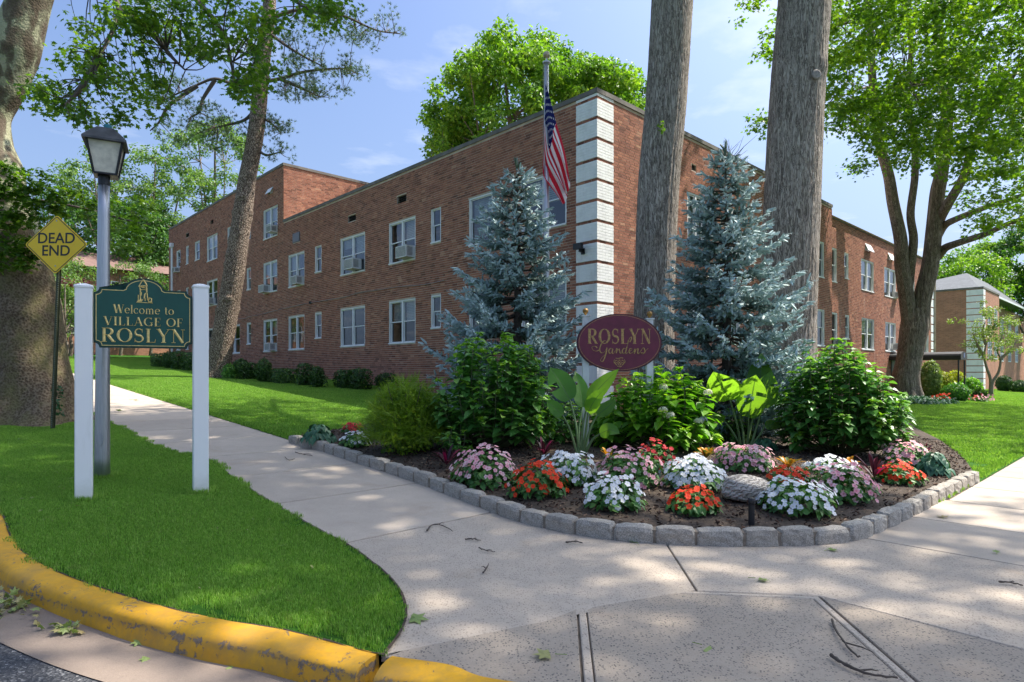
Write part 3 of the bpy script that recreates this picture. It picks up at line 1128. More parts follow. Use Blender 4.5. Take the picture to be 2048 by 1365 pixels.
for nm_, C_ in (('edge_soil', Eside[:120]), ('kerb_edge_soil', Kside[:120])):
    tg_ = nrm(np.gradient(C_, axis=0)); nn_ = np.stack([-tg_[:, 1], tg_[:, 0]], 1)
    a_ = C_ + nn_ * .007; b_ = C_ - nn_ * .007
    V = np.stack([np.column_stack([a_, G(a_[:, 0], a_[:, 1]) + .0135]), np.column_stack([b_, G(b_[:, 0], b_[:, 1]) + .0135])], 1).reshape(-1, 3)
    V[:, 2] += np.random.RandomState(4).uniform(-.001, .006, len(V))
    o = MB().add(V, Q=grid_faces(len(C_), 2), r=.5).build(nm_, M_SOIL); o['kind'] = 'structure'

# main lawn sheet (everything inside the two pavements)
xs = np.arange(-70, 75, 0.5); ys = np.arange(0, 85, 0.5)


def lawn_keep(x, y):
    a, b = AB(x, y)
    return (b > 4.04) & (a > 1.5) & (a < 62) & (b < 75)


# rectangular grid laid out in street axes so that its borders run along the pavements
aa = np.concatenate([np.arange(1.55, 16, 0.4), np.arange(16, 64, 1.0)]); bb = np.concatenate([np.arange(4.04, 16, .4), np.arange(16, 78, 1.0)])
A_, B_ = np.meshgrid(aa, bb)
Xg = A_ * LX + B_ * RX; Yg = A_ * LY + B_ * RY
V = np.stack([Xg, Yg, G(Xg, Yg) + np.where((A_ < 8.8) & (B_ < 8.9), -0.06, 0.008)], -1).reshape(-1, 3)
mb = MB().add(V, Q=grid_faces(len(bb), len(aa))[:, ::-1], r=.5)
o = mb.build('lawn', M_TURF); o['kind'] = 'structure'

# pavement bed below the slabs
walk = struct('sidewalk')
aa = np.arange(-0.1, 62, 0.7); bb = np.array([2.25, 3.0, 4.1])
A_, B_ = np.meshgrid(aa, bb)
mb = MB()


def abmesh(aa, bb, dz):
    A_, B_ = np.meshgrid(aa, bb)
    X = A_ * LX + B_ * RX; Y = A_ * LY + B_ * RY
    return np.stack([X, Y, G(X, Y) + dz], -1).reshape(-1, 3), grid_faces(len(bb), len(aa))[:, ::-1]


V, Q = abmesh(np.arange(3.8, 62, 0.7), np.array([2.25, 3.0, 4.1]), -0.012); mb.add(V, Q=Q, r=.5)
V, Q = abmesh(np.array([-0.10, 0.8, 1.62]), np.arange(3.6, 62, 1.0), -0.0125); mb.add(V, Q=Q, r=.5)
V, Q = abmesh(np.arange(0.0, 4.4, 0.4), np.arange(1.95, 5.4, 0.4), -0.013)
cen = V[Q].mean(1)
dk = [float((cen[i, :2] - KERB[j]) @ KOUT[j]) for i, j in ((i, int(np.argmin(np.linalg.norm(KERB - cen[i, :2], axis=1)))) for i in range(len(cen)))]
mb.add(V, Q=Q[np.array(dk) < -0.25], r=.5)
mb.build('joint_bed', M_JOINT, walk)


def slab_border(poly, mat, i0=0.006, i1=0.046):
    p = np.array(poly, float)
    if 0.5 * np.sum(p[:, 0] * np.roll(p[:, 1], -1) - np.roll(p[:, 0], -1) * p[:, 1]) < 0:
        p = p[::-1]
    d1 = nrm(p - np.roll(p, 1, 0)); d2 = nrm(np.roll(p, -1, 0) - p)
    n1 = np.stack([-d1[:, 1], d1[:, 0]], 1); n2 = np.stack([-d2[:, 1], d2[:, 0]], 1)
    b = nrm(n1 + n2); k = 1 / np.maximum(0.5, (b * n1).sum(1))
    n = len(p)
    rows = []
    for ins, z in ((i0, -.03), (i0, -.003), (i0 + .005, .002), (i1 - .005, .002), (i1, -.003), (i1, -.03)):
        q = p + b * (k * ins)[:, None]
        rows.append(np.column_stack([q, G(q[:, 0], q[:, 1]) + z]))
    V = np.vstack(rows)
    Q = [(r * n + i, r * n + (i + 1) % n, (r + 1) * n + (i + 1) % n, (r + 1) * n + i) for r in range(5) for i in range(n)]
    MB().add(V, Q=Q, r=.5).build('slab_border', mat, walk)


def slab(poly, mat, inset=0.0035, dz=0.0, thick=0.03, name='concrete_slab', seg=0.5, band=False):
    if band:
        slab_border(poly, M_AGG)
        inset = 0.053
    """poly: list of (x, y)"""
    p = np.array(poly, float)
    area = 0.5 * np.sum(p[:, 0] * np.roll(p[:, 1], -1) - np.roll(p[:, 0], -1) * p[:, 1])
    if area < 0:
        p = p[::-1]
    d1 = nrm(p - np.roll(p, 1, 0)); d2 = nrm(np.roll(p, -1, 0) - p)
    n1 = np.stack([-d1[:, 1], d1[:, 0]], 1); n2 = np.stack([-d2[:, 1], d2[:, 0]], 1)
    b = nrm(n1 + n2); k = inset / np.maximum(0.5, (b * n1).sum(1))
    p = p + b * k[:, None]
    p2 = p + b * 0.006
    bm = bmesh.new()
    top = [bm.verts.new((x, y, float(G(x, y)) + dz + 0.002)) for x, y in p2]
    mid = [bm.verts.new((x, y, float(G(x, y)) + dz - 0.003)) for x, y in p]
    bot = [bm.verts.new((x, y, float(G(x, y)) + dz - thick)) for x, y in p]
    bm.faces.new(top)
    n = len(p)
    for i in range(n):
        j = (i + 1) % n
        bm.faces.new((mid[i], mid[j], top[j], top[i]))
        bm.faces.new((bot[i], bot[j], mid[j], mid[i]))
    bmesh.ops.triangulate(bm, faces=[f for f in bm.faces if len(f.verts) > 4])
    me = bpy.data.meshes.new(name)
    bm.to_mesh(me); bm.free()
    me.materials.append(mat)
    return inst(name, me, (0, 0, 0), walk)


def clipline(pa, pb, ext=0):
    return np.array(pa), np.array(pb)


# left pavement: joints square to its run
ja = [AB(*wp(700, 1085))[0], AB(*wp(960, 1031))[0]]
A0 = sum(ja) / 2
A1 = (AB(*wp(554, 1007))[0] + AB(*wp(800, 972))[0]) / 2
A2 = (AB(*wp(457, 955))[0] + AB(*wp(685, 931))[0]) / 2
steps = [AB(*wp(700, 1085))[0], A1, A2]
while steps[-1] < 60:
    steps.append(steps[-1] + (A2 - A1) * (1.0 if len(steps) < 40 else 2))
j0 = wp(640, 1099); j1 = wp(700, 1085); j2 = wp(963, 1030); j3 = wp(1010, 1020)
slab([XY(steps[1], 2.30), XY(steps[1], 4.06), j3, j2, j1, j0], M_WALK, inset=.022)
for s0, s1 in zip(steps[1:-1], steps[2:]):
    slab([XY(s1, 2.28), XY(s1, 4.07), XY(s0, 4.07), XY(s0, 2.28)], M_WALK, inset=.013, dz=0.001 * ((int(s0 * 7) % 3) - 1))
# corner
V1, V2, JT, JB = wp(1151, 1172), wp(1638, 1193), wp(1335, 1092), wp(1394, 1183)
B1, B2, B3, B4 = wp(1164, 1392), wp(1860, 1380), wp(772, 1312), wp(2048, 1309)
kz = [tuple(KERB[i] - KOUT[i] * 0.004) for i in range(len(KERB))]


def kidx(pt):
    return int(np.argmin(np.linalg.norm(KERB - np.array(pt), axis=1)))


iB3, iB1 = kidx(wp(768, 1318)), kidx(wp(1164, 1400))
d = np.array(V2) - np.array(wp(1845, 1365)); d = -d / np.linalg.norm(d)
iB2 = kidx(np.array(wp(1845, 1365)) + d * 0.6)
d5 = np.array(wp(2048, 1309)) - np.array(V2); d5 /= np.linalg.norm(d5)
iB4 = kidx(np.array(wp(2048, 1309)) + d5 * 1.2)
m14 = [np.array(V1) + (np.array(V2) - np.array(V1)) * k for k in (0.5,)]
slab([j0, j1, j2, j3, wp(1100, 1035), wp(1200, 1050), wp(1330, 1062), JT, JB, V1, B3, wp(760, 1312), wp(770, 1270), wp(775, 1225), wp(740, 1170), wp(690, 1125)], M_AGG, inset=.006)
slab([V1, JB, V2] + [kz[i] for i in range(iB2, iB1, -2)] + [kz[iB1]], M_AGG2, band=True)
slab([V1] + [kz[i] for i in range(iB1, iB3, -2)] + [kz[iB3]], M_AGG2, inset=.007)
bR = AB(*wp(1753, 1079))[1]
bR = (bR + AB(*wp(2048, 1136))[1]) / 2
slab([JT, wp(1345, 1062), wp(1500, 1058), wp(1640, 1056), XY(1.75, bR), XY(-.14, bR), kz[iB4], V2, JB], M_AGG, inset=.006)
slab([V2, kz[iB4]] + [kz[i] for i in range(iB4 - 2, iB2, -2)] + [kz[iB2]], M_AGG2, inset=.007)
bs = [bR]
bq = (AB(*wp(1865, 1033))[1] + AB(*wp(2048, 1076))[1]) / 2
while bs[-1] < 60:
    bs.append(bs[-1] + max(0.9, min(1.6, bq - bR)))
for s0, s1 in zip(bs[:-1], bs[1:]):
    slab(inset=.010, mat=M_WALK, poly=[XY(1.56, s0), XY(1.56, s1), XY(-.14, s1), XY(-.14, s0)] if s0 > 7.5 else [XY(1.75, s0), XY(1.75, s1), XY(-.14, s1), XY(-.14, s0)])

# ------------------------------------------------------------------ planting bed with granite edging
CURB_PX = [(576, 886), (640, 903), (700, 923), (765, 944), (830, 966), (890, 990), (960, 1017), (1040, 1046), (1130, 1067), (1230, 1082), (1340, 1090), (1450, 1094), (1560, 1094), (1660, 1090), (1730, 1078), (1790, 1052), (1850, 1022), (1905, 992), (1955, 966)]
cl_ = [wp(*q) for q in CURB_PX]
CURVE = catmull([(x, y, 0) for x, y in cl_], 10)[:, :2]
_seg = np.concatenate([[0], np.cumsum(np.linalg.norm(np.diff(CURVE, axis=0), axis=1))])
total = _seg[-1]


def on_curve(s):
    i = min(len(CURVE) - 2, max(0, int(np.searchsorted(_seg, s)) - 1))
    k = (s - _seg[i]) / (_seg[i + 1] - _seg[i])
    p = CURVE[i] * (1 - k) + CURVE[i + 1] * k
    t = nrm(CURVE[i + 1] - CURVE[i])
    n = np.array([-t[1], t[0]])      # inwards
    return p, t, n


bed_c = np.array([2.6, 8.6])
if (bed_c - CURVE[len(CURVE) // 2]) @ on_curve(total / 2)[2] < 0:
    INW = -1.0
else:
    INW = 1.0


def rough_block(l, w_, h, seed):
    """rock-faced block, l along x, w along y (front face at y=0), base at z=0"""
    rs = np.random.RandomState(seed)
    bm = bmesh.new()
    bmesh.ops.create_cube(bm, size=1.0)
    bmesh.ops.subdivide_edges(bm, edges=bm.edges[:], cuts=3, use_grid_fill=True)
    for v in bm.verts:
        x, y, z = v.co
        k = [abs(x) > .49, abs(y) > .49, abs(z) > .49]
        s = 0.93 if sum(k) >= 2 else 1.0
        if sum(k) == 3: s = 0.87
        bulge = 0.0 if sum(k) >= 2 else 0.03
        v.co = Vector(((x * s + (bulge * np.sign(x) if k[0] else 0)) * l + rs.uniform(-.008, .008),
                       (y * s + (bulge * np.sign(y) if k[1] else 0)) * w_ + rs.uniform(-.006, .006),
                       (z * s + (bulge * np.sign(z) if k[2] else 0)) * h + rs.uniform(-.005, .005)))
        v.co += Vector((0, w_ / 2, h / 2))
    me = bpy.data.meshes.new('granite_block')
    bm.to_mesh(me); bm.free()
    for p in me.polygons: p.use_smooth = False
    me.materials.append(M_GRANITE)
    return me


edging = thing('flower_bed_edging', 'curved row of grey granite blocks edging the flower bed at the corner', 'edging', GV(*cl_[9]))
blocks = [rough_block(1.0, .115, .165, 50 + i) for i in range(6)]
s = 0.0
rs_ = np.random.RandomState(11)
mort = MB()
while s < total - 0.1:
    L = rs_.uniform(.27, .36)
    p, t, n = on_curve(s + L / 2)
    n = n * INW
    ang = math.atan2(t[1], t[0])
    pos = Vector((p[0], p[1], float(G(*p)) - 0.04 + rs_.uniform(-.006, .006)))
    me = blocks[rs_.randint(6)]
    sc_ = (L - .022, INW, rs_.uniform(.96, 1.04))
    inst('granite_block', me, pos, edging, rot=(rs_.uniform(-.05, .05), rs_.uniform(-.03, .03), ang + rs_.uniform(-.035, .035)), scale=sc_)
    s += L
# mortar core behind the blocks, just recessed
Vm = []
for q in np.linspace(0, total, 120):
    p, t, n = on_curve(q); n = n * INW
    z0 = float(G(*p))
    for off, z in ((.012, -.04), (.012, .102), (.10, .108), (.10, -.04)):
        Vm.append((p[0] + n[0] * off, p[1] + n[1] * off, z0 + z))
mort.add(Vm, Q=np.concatenate([grid_faces(120, 4), grid_faces(120, 4)[:, ::-1]])[:357], r=.5)
mort.build('mortar_core', M_BLOCKMORTAR, edging)

# back line of the bed (hidden behind the shrubs)
back = [wp(1945, 950), wp(1925, 925), wp(1880, 888), wp(1830, 862), wp(1812, 845), wp(1795, 822), XY(8.2, 14.2), XY(9.2, 12.5), XY(10.6, 9.5), XY(10.2, 7.0), wp(780, 838), wp(735, 856), wp(690, 866), wp(640, 872), wp(596, 880)]
front = np.array([on_curve(q)[0] + on_curve(q)[2] * INW * 0.09 for q in np.linspace(0.0, total, 90)])
loop = np.vstack([front, np.array(resample(np.array([front[-1]] + back + [front[0]]), 60))[1:-1]])
BED = loop
cc_ = np.array([2.2, 9.0])


def BZ(x, y):
    """soil height in the bed above the ground"""
    d = np.min(np.linalg.norm(np.asarray(loop)[None] - np.array([[x, y]]), axis=2)) if np.isscalar(x) else None
    return 0.085 + 0.13 * min(1.0, d / 1.6)


rings = 40
V = []
for k in np.linspace(1, 0.02, rings):
    q = cc_ + (loop - cc_) * k
    V.append(q)
V = np.array(V).reshape(-1, 2)
dd = np.min(np.linalg.norm(V[:, None, :] - loop[None], axis=2), axis=1)
Z = G(V[:, 0], V[:, 1]) + 0.075 + 0.13 * np.minimum(1, dd / 1.6) + 0.012 * (np.random.rand(len(V)) - .5) * (dd > .05)
nl_ = len(loop)
Q = []
for i in range(rings - 1):
    j = np.arange(nl_); k = (j + 1) % nl_
    Q.append(np.stack([i * nl_ + j, i * nl_ + k, (i + 1) * nl_ + k, (i + 1) * nl_ + j], 1))
mb = MB().add(np.stack([V[:, 0], V[:, 1], Z], 1), Q=np.concatenate(Q), r=.3)
o = mb.build('planting_bed', M_SOIL); o['kind'] = 'structure'


def bgp(px, py):
    """point on the bed's soil"""
    v = gp(px, py, 0.12)
    for _ in range(3):
        v = gp(px, py, float(BZ(v.x, v.y)))
    return v


def bed_z(x, y):
    return float(G(x, y)) + float(BZ(x, y))


def in_poly(px_, py_, poly):
    x, y = np.asarray(px_), np.asarray(py_)
    c = np.zeros(x.shape, bool)
    j = len(poly) - 1
    for i in range(len(poly)):
        xi, yi = poly[i]; xj, yj = poly[j]
        hit = ((yi > y) != (yj > y)) & (x < (xj - xi) * (y - yi) / (yj - yi + 1e-12) + xi)
        c ^= hit
        j = i
    return c


# mulch chips
rs = np.random.RandomState(5)
n = 52000
cx = rs.uniform(-4.6, 7.5, n); cy = rs.uniform(4.4, 12.0, n)
ok = in_poly(cx, cy, loop)
cx, cy = cx[ok], cy[ok]
dd = np.concatenate([np.min(np.linalg.norm(np.stack([cx[i:i + 4000], cy[i:i + 4000]], 1)[:, None] - loop[None], axis=2), axis=1) for i in range(0, len(cx), 4000)])
ok = dd < 2.4
cx, cy, dd = cx[ok][:13000], cy[ok][:13000], dd[ok][:13000]
cz = G(cx, cy) + 0.075 + 0.13 * np.minimum(1, dd / 1.6) + rs.uniform(0.0, .016, len(cx))
chip = (np.array([(-.5, -.2, 0), (.5, -.16, .02), (.46, .2, 0), (-.5, .17, .03), (-.4, -.1, .22), (.42, -.1, .2), (.38, .12, .22), (-.42, .1, .2)]), q2t([(4, 5, 6, 7), (0, 1, 5, 4), (1, 2, 6, 5), (2, 3, 7, 6), (3, 0, 4, 7)]))
N = np.array([0, 0, 1.0]) + rs.normal(size=(len(cx), 3)) * .45
T = rs.normal(size=(len(cx), 3))
mb = MB()
scatter(mb, chip, np.stack([cx, cy, cz], 1), frames(N, T), rs.uniform(.012, .042, len(cx)), rnd=rs.rand(len(cx)) ** 1.6)
o = mb.build('mulch', M_MULCH); o['kind'] = 'stuff'; o['label'] = 'dark shredded bark mulch covering the flower bed'

# ------------------------------------------------------------------ grass blades (stuff; instanced tiles)
def grass_object(name, label, pts, tile_r, blades, w_, h, seed, kindlean=0.5):
    rs = np.random.RandomState(seed)
    Vs, Ts, rr = [], [], []
    ang = rs.rand(blades) * 2 * math.pi
    rad = tile_r * np.sqrt(rs.rand(blades))
    x, y = rad * np.cos(ang), rad * np.sin(ang)
    hh = h * rs.uniform(.55, 1.15, blades)
    fa = rs.rand(blades) * 2 * math.pi
    lean = rs.uniform(0.05, kindlean, blades)
    la = rs.rand(blades) * 2 * math.pi
    wx, wy = np.cos(fa) * w_ / 2, np.sin(fa) * w_ / 2
    lx, ly = np.cos(la) * lean * hh, np.sin(la) * lean * hh
    V = np.zeros((blades, 5, 3))
    V[:, 0] = np.stack([x - wx, y - wy, 0 * x - .004], 1)
    V[:, 1] = np.stack([x + wx, y + wy, 0 * x - .004], 1)
    V[:, 2] = np.stack([x - wx * .8 + lx * .35, y - wy * .8 + ly * .35, hh * .6], 1)
    V[:, 3] = np.stack([x + wx * .8 + lx * .35, y + wy * .8 + ly * .35, hh * .6], 1)
    V[:, 4] = np.stack([x + lx, y + ly, hh * (1 - .25 * lean)], 1)
    Tt = np.array([(0, 1, 3), (0, 3, 2), (2, 3, 4)])
    T = (Tt[None] + (np.arange(blades) * 5)[:, None, None]).reshape(-1, 3)
    r = np.repeat(rs.rand(blades), 5)
    nv = blades * 5
    n = len(pts)
    allV = np.concatenate([V.reshape(-1, 3), pts])
    me = make_mesh(name, allV, T, None, rnd=np.concatenate([r, np.zeros(n)]), mats=(M_GRASS,))
    at = me.attributes.new('is_point', 'BOOLEAN', 'POINT')
    at.data.foreach_set('value', np.concatenate([np.zeros(nv, bool), np.ones(n, bool)]))
    at = me.attributes.new('turn', 'FLOAT_VECTOR', 'POINT')
    tv = np.zeros((nv + n, 3), np.float32)
    a_ = AB(pts[:, 0], pts[:, 1])[0]
    sl = np.where(a_ > 4.2, 0.0547, 0.0)
    for i in range(n):
        Mx = Vector((-sl[i] * LX, -sl[i] * LY, 1)).to_track_quat('Z', 'Y').to_matrix() @ Matrix.Rotation(rs.rand() * 6.283, 3, 'Z')
        tv[nv + i] = Mx.to_euler()
    at.data.foreach_set('vector', tv.ravel())
    at = me.attributes.new('big', 'FLOAT', 'POINT')
    at.data.foreach_set('value', np.concatenate([np.ones(nv), rs.uniform(.8, 1.2, n)]).astype(np.float32))
    o = bpy.data.objects.new(name, me)
    COL.objects.link(o)
    o['kind'] = 'stuff'; o['label'] = label
    ng = bpy.data.node_groups.new(name + '_tiles', 'GeometryNodeTree')
    ng.interface.new_socket(name='Geometry', in_out='INPUT', socket_type='NodeSocketGeometry')
    ng.interface.new_socket(name='Geometry', in_out='OUTPUT', socket_type='NodeSocketGeometry')
    gi = ng.nodes.new('NodeGroupInput'); go = ng.nodes.new('NodeGroupOutput')
    at_ = ng.nodes.new('GeometryNodeInputNamedAttribute'); at_.data_type = 'BOOLEAN'; at_.inputs['Name'].default_value = 'is_point'
    se = ng.nodes.new('GeometryNodeSeparateGeometry'); se.domain = 'POINT'
    ng.links.new(gi.outputs[0], se.inputs[0]); ng.links.new(at_.outputs[0], se.inputs[1])
    ip = ng.nodes.new('GeometryNodeInstanceOnPoints')
    m2p = ng.nodes.new('GeometryNodeMeshToPoints')
    ng.links.new(se.outputs[0], m2p.inputs[0])
    ng.links.new(m2p.outputs[0], ip.inputs['Points'])
    ng.links.new(se.outputs[1], ip.inputs['Instance'])
    tr = ng.nodes.new('GeometryNodeInputNamedAttribute'); tr.data_type = 'FLOAT_VECTOR'; tr.inputs['Name'].default_value = 'turn'
    e2r = ng.nodes.new('FunctionNodeEulerToRotation')
    ng.links.new(tr.outputs[0], e2r.inputs[0]); ng.links.new(e2r.outputs[0], ip.inputs['Rotation'])
    bg_ = ng.nodes.new('GeometryNodeInputNamedAttribute'); bg_.data_type = 'FLOAT'; bg_.inputs['Name'].default_value = 'big'
    ng.links.new(bg_.outputs[0], ip.inputs['Scale'])
    ng.links.new(ip.outputs[0], go.inputs[0])
    md = o.modifiers.new('tiles', 'NODES'); md.node_group = ng
    return o


def dist_to(px_, py_, C):
    out = np.empty(len(px_))
    for i in range(0, len(px_), 3000):
        out[i:i + 3000] = np.min(np.linalg.norm(np.stack([px_[i:i + 3000], py_[i:i + 3000]], 1)[:, None] - C[None], axis=2), axis=1)
    return out


def lawn_points(n, amin, amax, bmin, bmax, seed, poly=None, margin=0.0, curve=None):
    rs = np.random.RandomState(seed)
    a = rs.uniform(amin, amax, n); b = rs.uniform(bmin, bmax, n)
    x = a * LX + b * RX; y = a * LY + b * RY
    ok = (y > 0.5)
    # only what the camera could see, with a wide margin
    ok &= (np.abs(x) < y * 0.95 + 2.5)
    if poly is not None:
        ok &= in_poly(x, y, poly)
        if curve is not None:
            d = dist_to(x, y, curve)
            ok &= d > margin
    return np.stack([x[ok], y[ok], G(x[ok], y[ok]) + 0.008], 1)


_cur = np.vstack([Kside[:110], Eside[:110]])
pv = lawn_points(60000, 1.5, 14, -0.5, 3.5, 21, VERGE_POLY, 0.10, _cur)[:5600]
grass_object('verge_grass', 'short green grass of the verge between kerb and sidewalk', pv, 0.10, 210, 0.0036, 0.034, 1)
pv2 = lawn_points(40000, 1.5, 14, -0.5, 3.5, 22, VERGE_POLY, 0.012, _cur)
d_ = dist_to(pv2[:, 0], pv2[:, 1], _cur)
pv2 = pv2[d_ < 0.14][:4200]
grass_object('verge_edge_grass', 'grass blades along the border of the verge', pv2, 0.02, 12, 0.0036, 0.026, 2)
_pp = []
for _b in (gp(168, 1004), gp(401, 990), gp(204, 960)):
    for _k in range(60):
        _a = _k * 2.4; _r = .075 + .05 * ((_k * .618) % 1)
        _pp.append((_b.x + math.cos(_a) * _r, _b.y + math.sin(_a) * _r))
_pp = np.array(_pp)
grass_object('post_foot_grass', 'longer grass left standing round the sign posts and lamp pole', np.column_stack([_pp, G(_pp[:, 0], _pp[:, 1]) + .01]), 0.022, 14, 0.0036, 0.075, 7)
# lawn left of the bed and behind
pl = lawn_points(14000, 9.0, 44, 4.2, 11.5, 23)
pl = pl[~in_poly(pl[:, 0], pl[:, 1], loop)]
al, bl = AB(pl[:, 0], pl[:, 1])
grass_object('lawn_grass', 'mown green lawn between the sidewalk and the long brick facade', pl, 0.17, 120, 0.009, 0.05, 3)
pr = lawn_points(15000, 1.75, 9.6, 7.5, 62, 24)
pr = pr[~in_poly(pr[:, 0], pr[:, 1], loop)]
grass_object('right_lawn_grass', 'mown green lawn behind the bed beside the right sidewalk', pr, 0.17, 120, 0.009, 0.05, 4)
# borders of the two lawns
rs = np.random.RandomState(9)
a = rs.uniform(8.5, 45, 4200); b = rs.uniform(4.05, 4.22, 4200)
e1 = np.stack([a * LX + b * RX, a * LY + b * RY], 1)
b = rs.uniform(7.3, 40, 3000); a = rs.uniform(1.58, 1.74, 3000)
e2 = np.stack([a * LX + b * RX, a * LY + b * RY], 1)
e = np.vstack([e1, e2])
e = e[~in_poly(e[:, 0], e[:, 1], loop)]
grass_object('lawn_edge_grass', 'grass along the edges of the lawns', np.column_stack([e, G(e[:, 0], e[:, 1]) + .008]), 0.03, 16, 0.006, 0.034, 5)

# ------------------------------------------------------------------ brick apartment building
CA, CB = 9.348, 11.65          # corner of the building in street axes
COURSE = 0.0697
ZTOP = 7.81                    # top of the first white quoin
LEFT_LEN, RIGHT_LEN, STEP_R, STEP_L = 35.06, 31.2, 14.96, 17.58


def u_left(px):
    k = (px - CX) / F
    a = CB * (k * RY - RX) / (LX - k * LY)
    return a - CA


def u_right(px):
    k = (px - CX) / F
    b = CA * (k * LY - LX) / (RX - k * RY)
    return b - CB


class Frame:
    def __init__(s, a, b, side, off=0.0):
        """side 'L': facade along +a facing -b; 'R': facade along +b facing -a"""
        s.side = side
        o = XY(a, b)
        s.o = np.array([o[0], o[1], 0.0])
        if side == 'L':
            s.d = np.array([LX, LY, 0]); s.n = np.array([-RX, -RY, 0])
        else:
            s.d = np.array([RX, RY, 0]); s.n = np.array([-LX, -LY, 0])

    def w(s, u, w_, z):
        u, w_, z = np.broadcast_arrays(np.asarray(u, float), np.asarray(w_, float), np.asarray(z, float))
        return s.o + u[..., None] * s.d + w_[..., None] * s.n + z[..., None] * np.array([0, 0, 1.0])

    def box(s, mb, u, w_, z, r=None, m=0):
        U = np.array([u[0], u[1], u[1], u[0]] * 2); W = np.array([w_[0], w_[0], w_[1], w_[1]] * 2); Z = np.array([z[0]] * 4 + [z[1]] * 4)
        Q = [(0, 3, 2, 1), (4, 5, 6, 7), (0, 1, 5, 4), (1, 2, 6, 5), (2, 3, 7, 6), (3, 0, 4, 7)]
        mb.add(s.w(U, W, Z), Q=Q, r=r, m=m)


def facade(fr, u0, u1, z0, z1, ops, mort, seed=0, skip=None):
    """mortar plane with openings, and the list of bricks (u0,u1,z)"""
    us = sorted(set([u0, u1] + [x for o in ops for x in o[:2] if u0 < x < u1]))
    zs = sorted(set([z0, z1] + [x for o in ops for x in o[2:4] if z0 < x < z1]))
    for i in range(len(us) - 1):
        for j in range(len(zs) - 1):
            cu, cz = (us[i] + us[i + 1]) / 2, (zs[j] + zs[j + 1]) / 2
            if any(o[0] < cu < o[1] and o[2] < cz < o[3] for o in ops):
                continue
            mort.add(fr.w([us[i], us[i + 1], us[i + 1], us[i]], 0, [zs[j], zs[j], zs[j + 1], zs[j + 1]]), Q=[(0, 1, 2, 3)], r=.5)
    for o in ops:      # reveals
        a, b, c, d = o[:4]
        for (p, q) in (((a, c), (a, d)), ((b, c), (b, d)), ((a, c), (b, c)), ((a, d), (b, d))):
            mort.add(fr.w([p[0], q[0], q[0], p[0]], [0, 0, -.16, -.16], [p[1], q[1], q[1], p[1]]), Q=[(0, 1, 2, 3)], r=.45)
    rs = np.random.RandomState(seed)
    out = []
    k0 = math.ceil((z0 - ZTOP) / COURSE)
    k1 = int((z1 - ZTOP) / COURSE)
    for k in range(k0, k1):
        z = ZTOP + k * COURSE
        cuts = [(o[0] - .004, o[1] + .004) for o in ops if o[2] - .01 < z + COURSE / 2 < o[3] + .01]
        u = u0 - rs.choice([0.0, .11]) if k % 2 else u0 - 0.055
        flem = (k % 3 == 0)
        i = 0
        while u < u1:
            ln = 0.1 if (flem and i % 2) else 0.213
            a, b = max(u, u0), min(u + ln, u1)
            segs = [(a, b)]
            for c in cuts:
                ns = []
                for s_ in segs:
                    if s_[1] <= c[0] or s_[0] >= c[1]:
                        ns.append(s_)
                    else:
                        if s_[0] < c[0]: ns.append((s_[0], c[0]))
                        if s_[1] > c[1]: ns.append((c[1], s_[1]))
                segs = ns
            for s_ in segs:
                if s_[1] - s_[0] > .03:
                    out.append((s_[0], s_[1], z))
            u += ln + 0.0105
            i += 1
    return out


def add_bricks(mb, fr, B, proud, seed):
    B = np.array(B)
    n = len(B)
    rs = np.random.RandomState(seed)
    pr = proud + rs.uniform(-.0025, .0025, n)
    u0, u1, z0 = B[:, 0], B[:, 1], B[:, 2] + .006
    z1 = B[:, 2] + COURSE - .006
    U = np.stack([u0, u1, u1, u0, u0, u1, u1, u0], 1)
    Z = np.stack([z0, z0, z1, z1, z0, z0, z1, z1], 1)
    W = np.stack([pr] * 4 + [np.full(n, -.002)] * 4, 1)
    V = fr.w(U, W, Z).reshape(-1, 3)
    q = np.array([(0, 1, 2, 3), (0, 4, 5, 1), (1, 5, 6, 2), (2, 6, 7, 3), (3, 7, 4, 0)])
    Q = (q[None] + (np.arange(n) * 8)[:, None, None]).reshape(-1, 4)
    mb.add(V, Q=Q, r=np.repeat(rs.rand(n), 8))


corner = XY(CA, CB)
bld = thing('apartment_building', 'long red brown brick apartment building with white corner quoins', 'building', GV(*corner))

ZG, ZGh, ZU, ZUh, ZT, ZTh = EYE + .97, EYE + 2.43, EYE + 3.68, EYE + 5.09, EYE + 6.17, EYE + 7.58
W_ = []    # windows: frame, u0,u1,z0,z1, type, options
FL = Frame(CA, CB, 'L'); FR = Frame(CA, CB, 'R'); FR2 = Frame(CA + .12, CB, 'R')


def wl(x0, x1, row, typ, **kw):
    ua, ub = sorted((u_left(x0), u_left(x1)))
    z = {'g': (ZG, ZGh), 'u': (ZU, ZUh), 't': (ZT, ZTh), 'gn': (EYE + 1.37, ZGh), 'un': (EYE + 4.04, EYE + 5.14), 'tn': (EYE + 6.5, EYE + 7.6)}[row]
    W_.append((FL, ua, ub, z[0], z[1], typ, kw))


def wr(x0, x1, row, typ, fr=None, **kw):
    ua, ub = sorted((u_right(x0), u_right(x1)))
    z = {'g': (EYE + 1.03, EYE + 2.48), 'u': (EYE + 3.70, EYE + 5.12), 'gn': (EYE + 1.42, EYE + 2.46), 'un': (EYE + 3.98, EYE + 5.08)}[row]
    W_.append((fr or FR2, ua, ub, z[0], z[1], typ, kw))


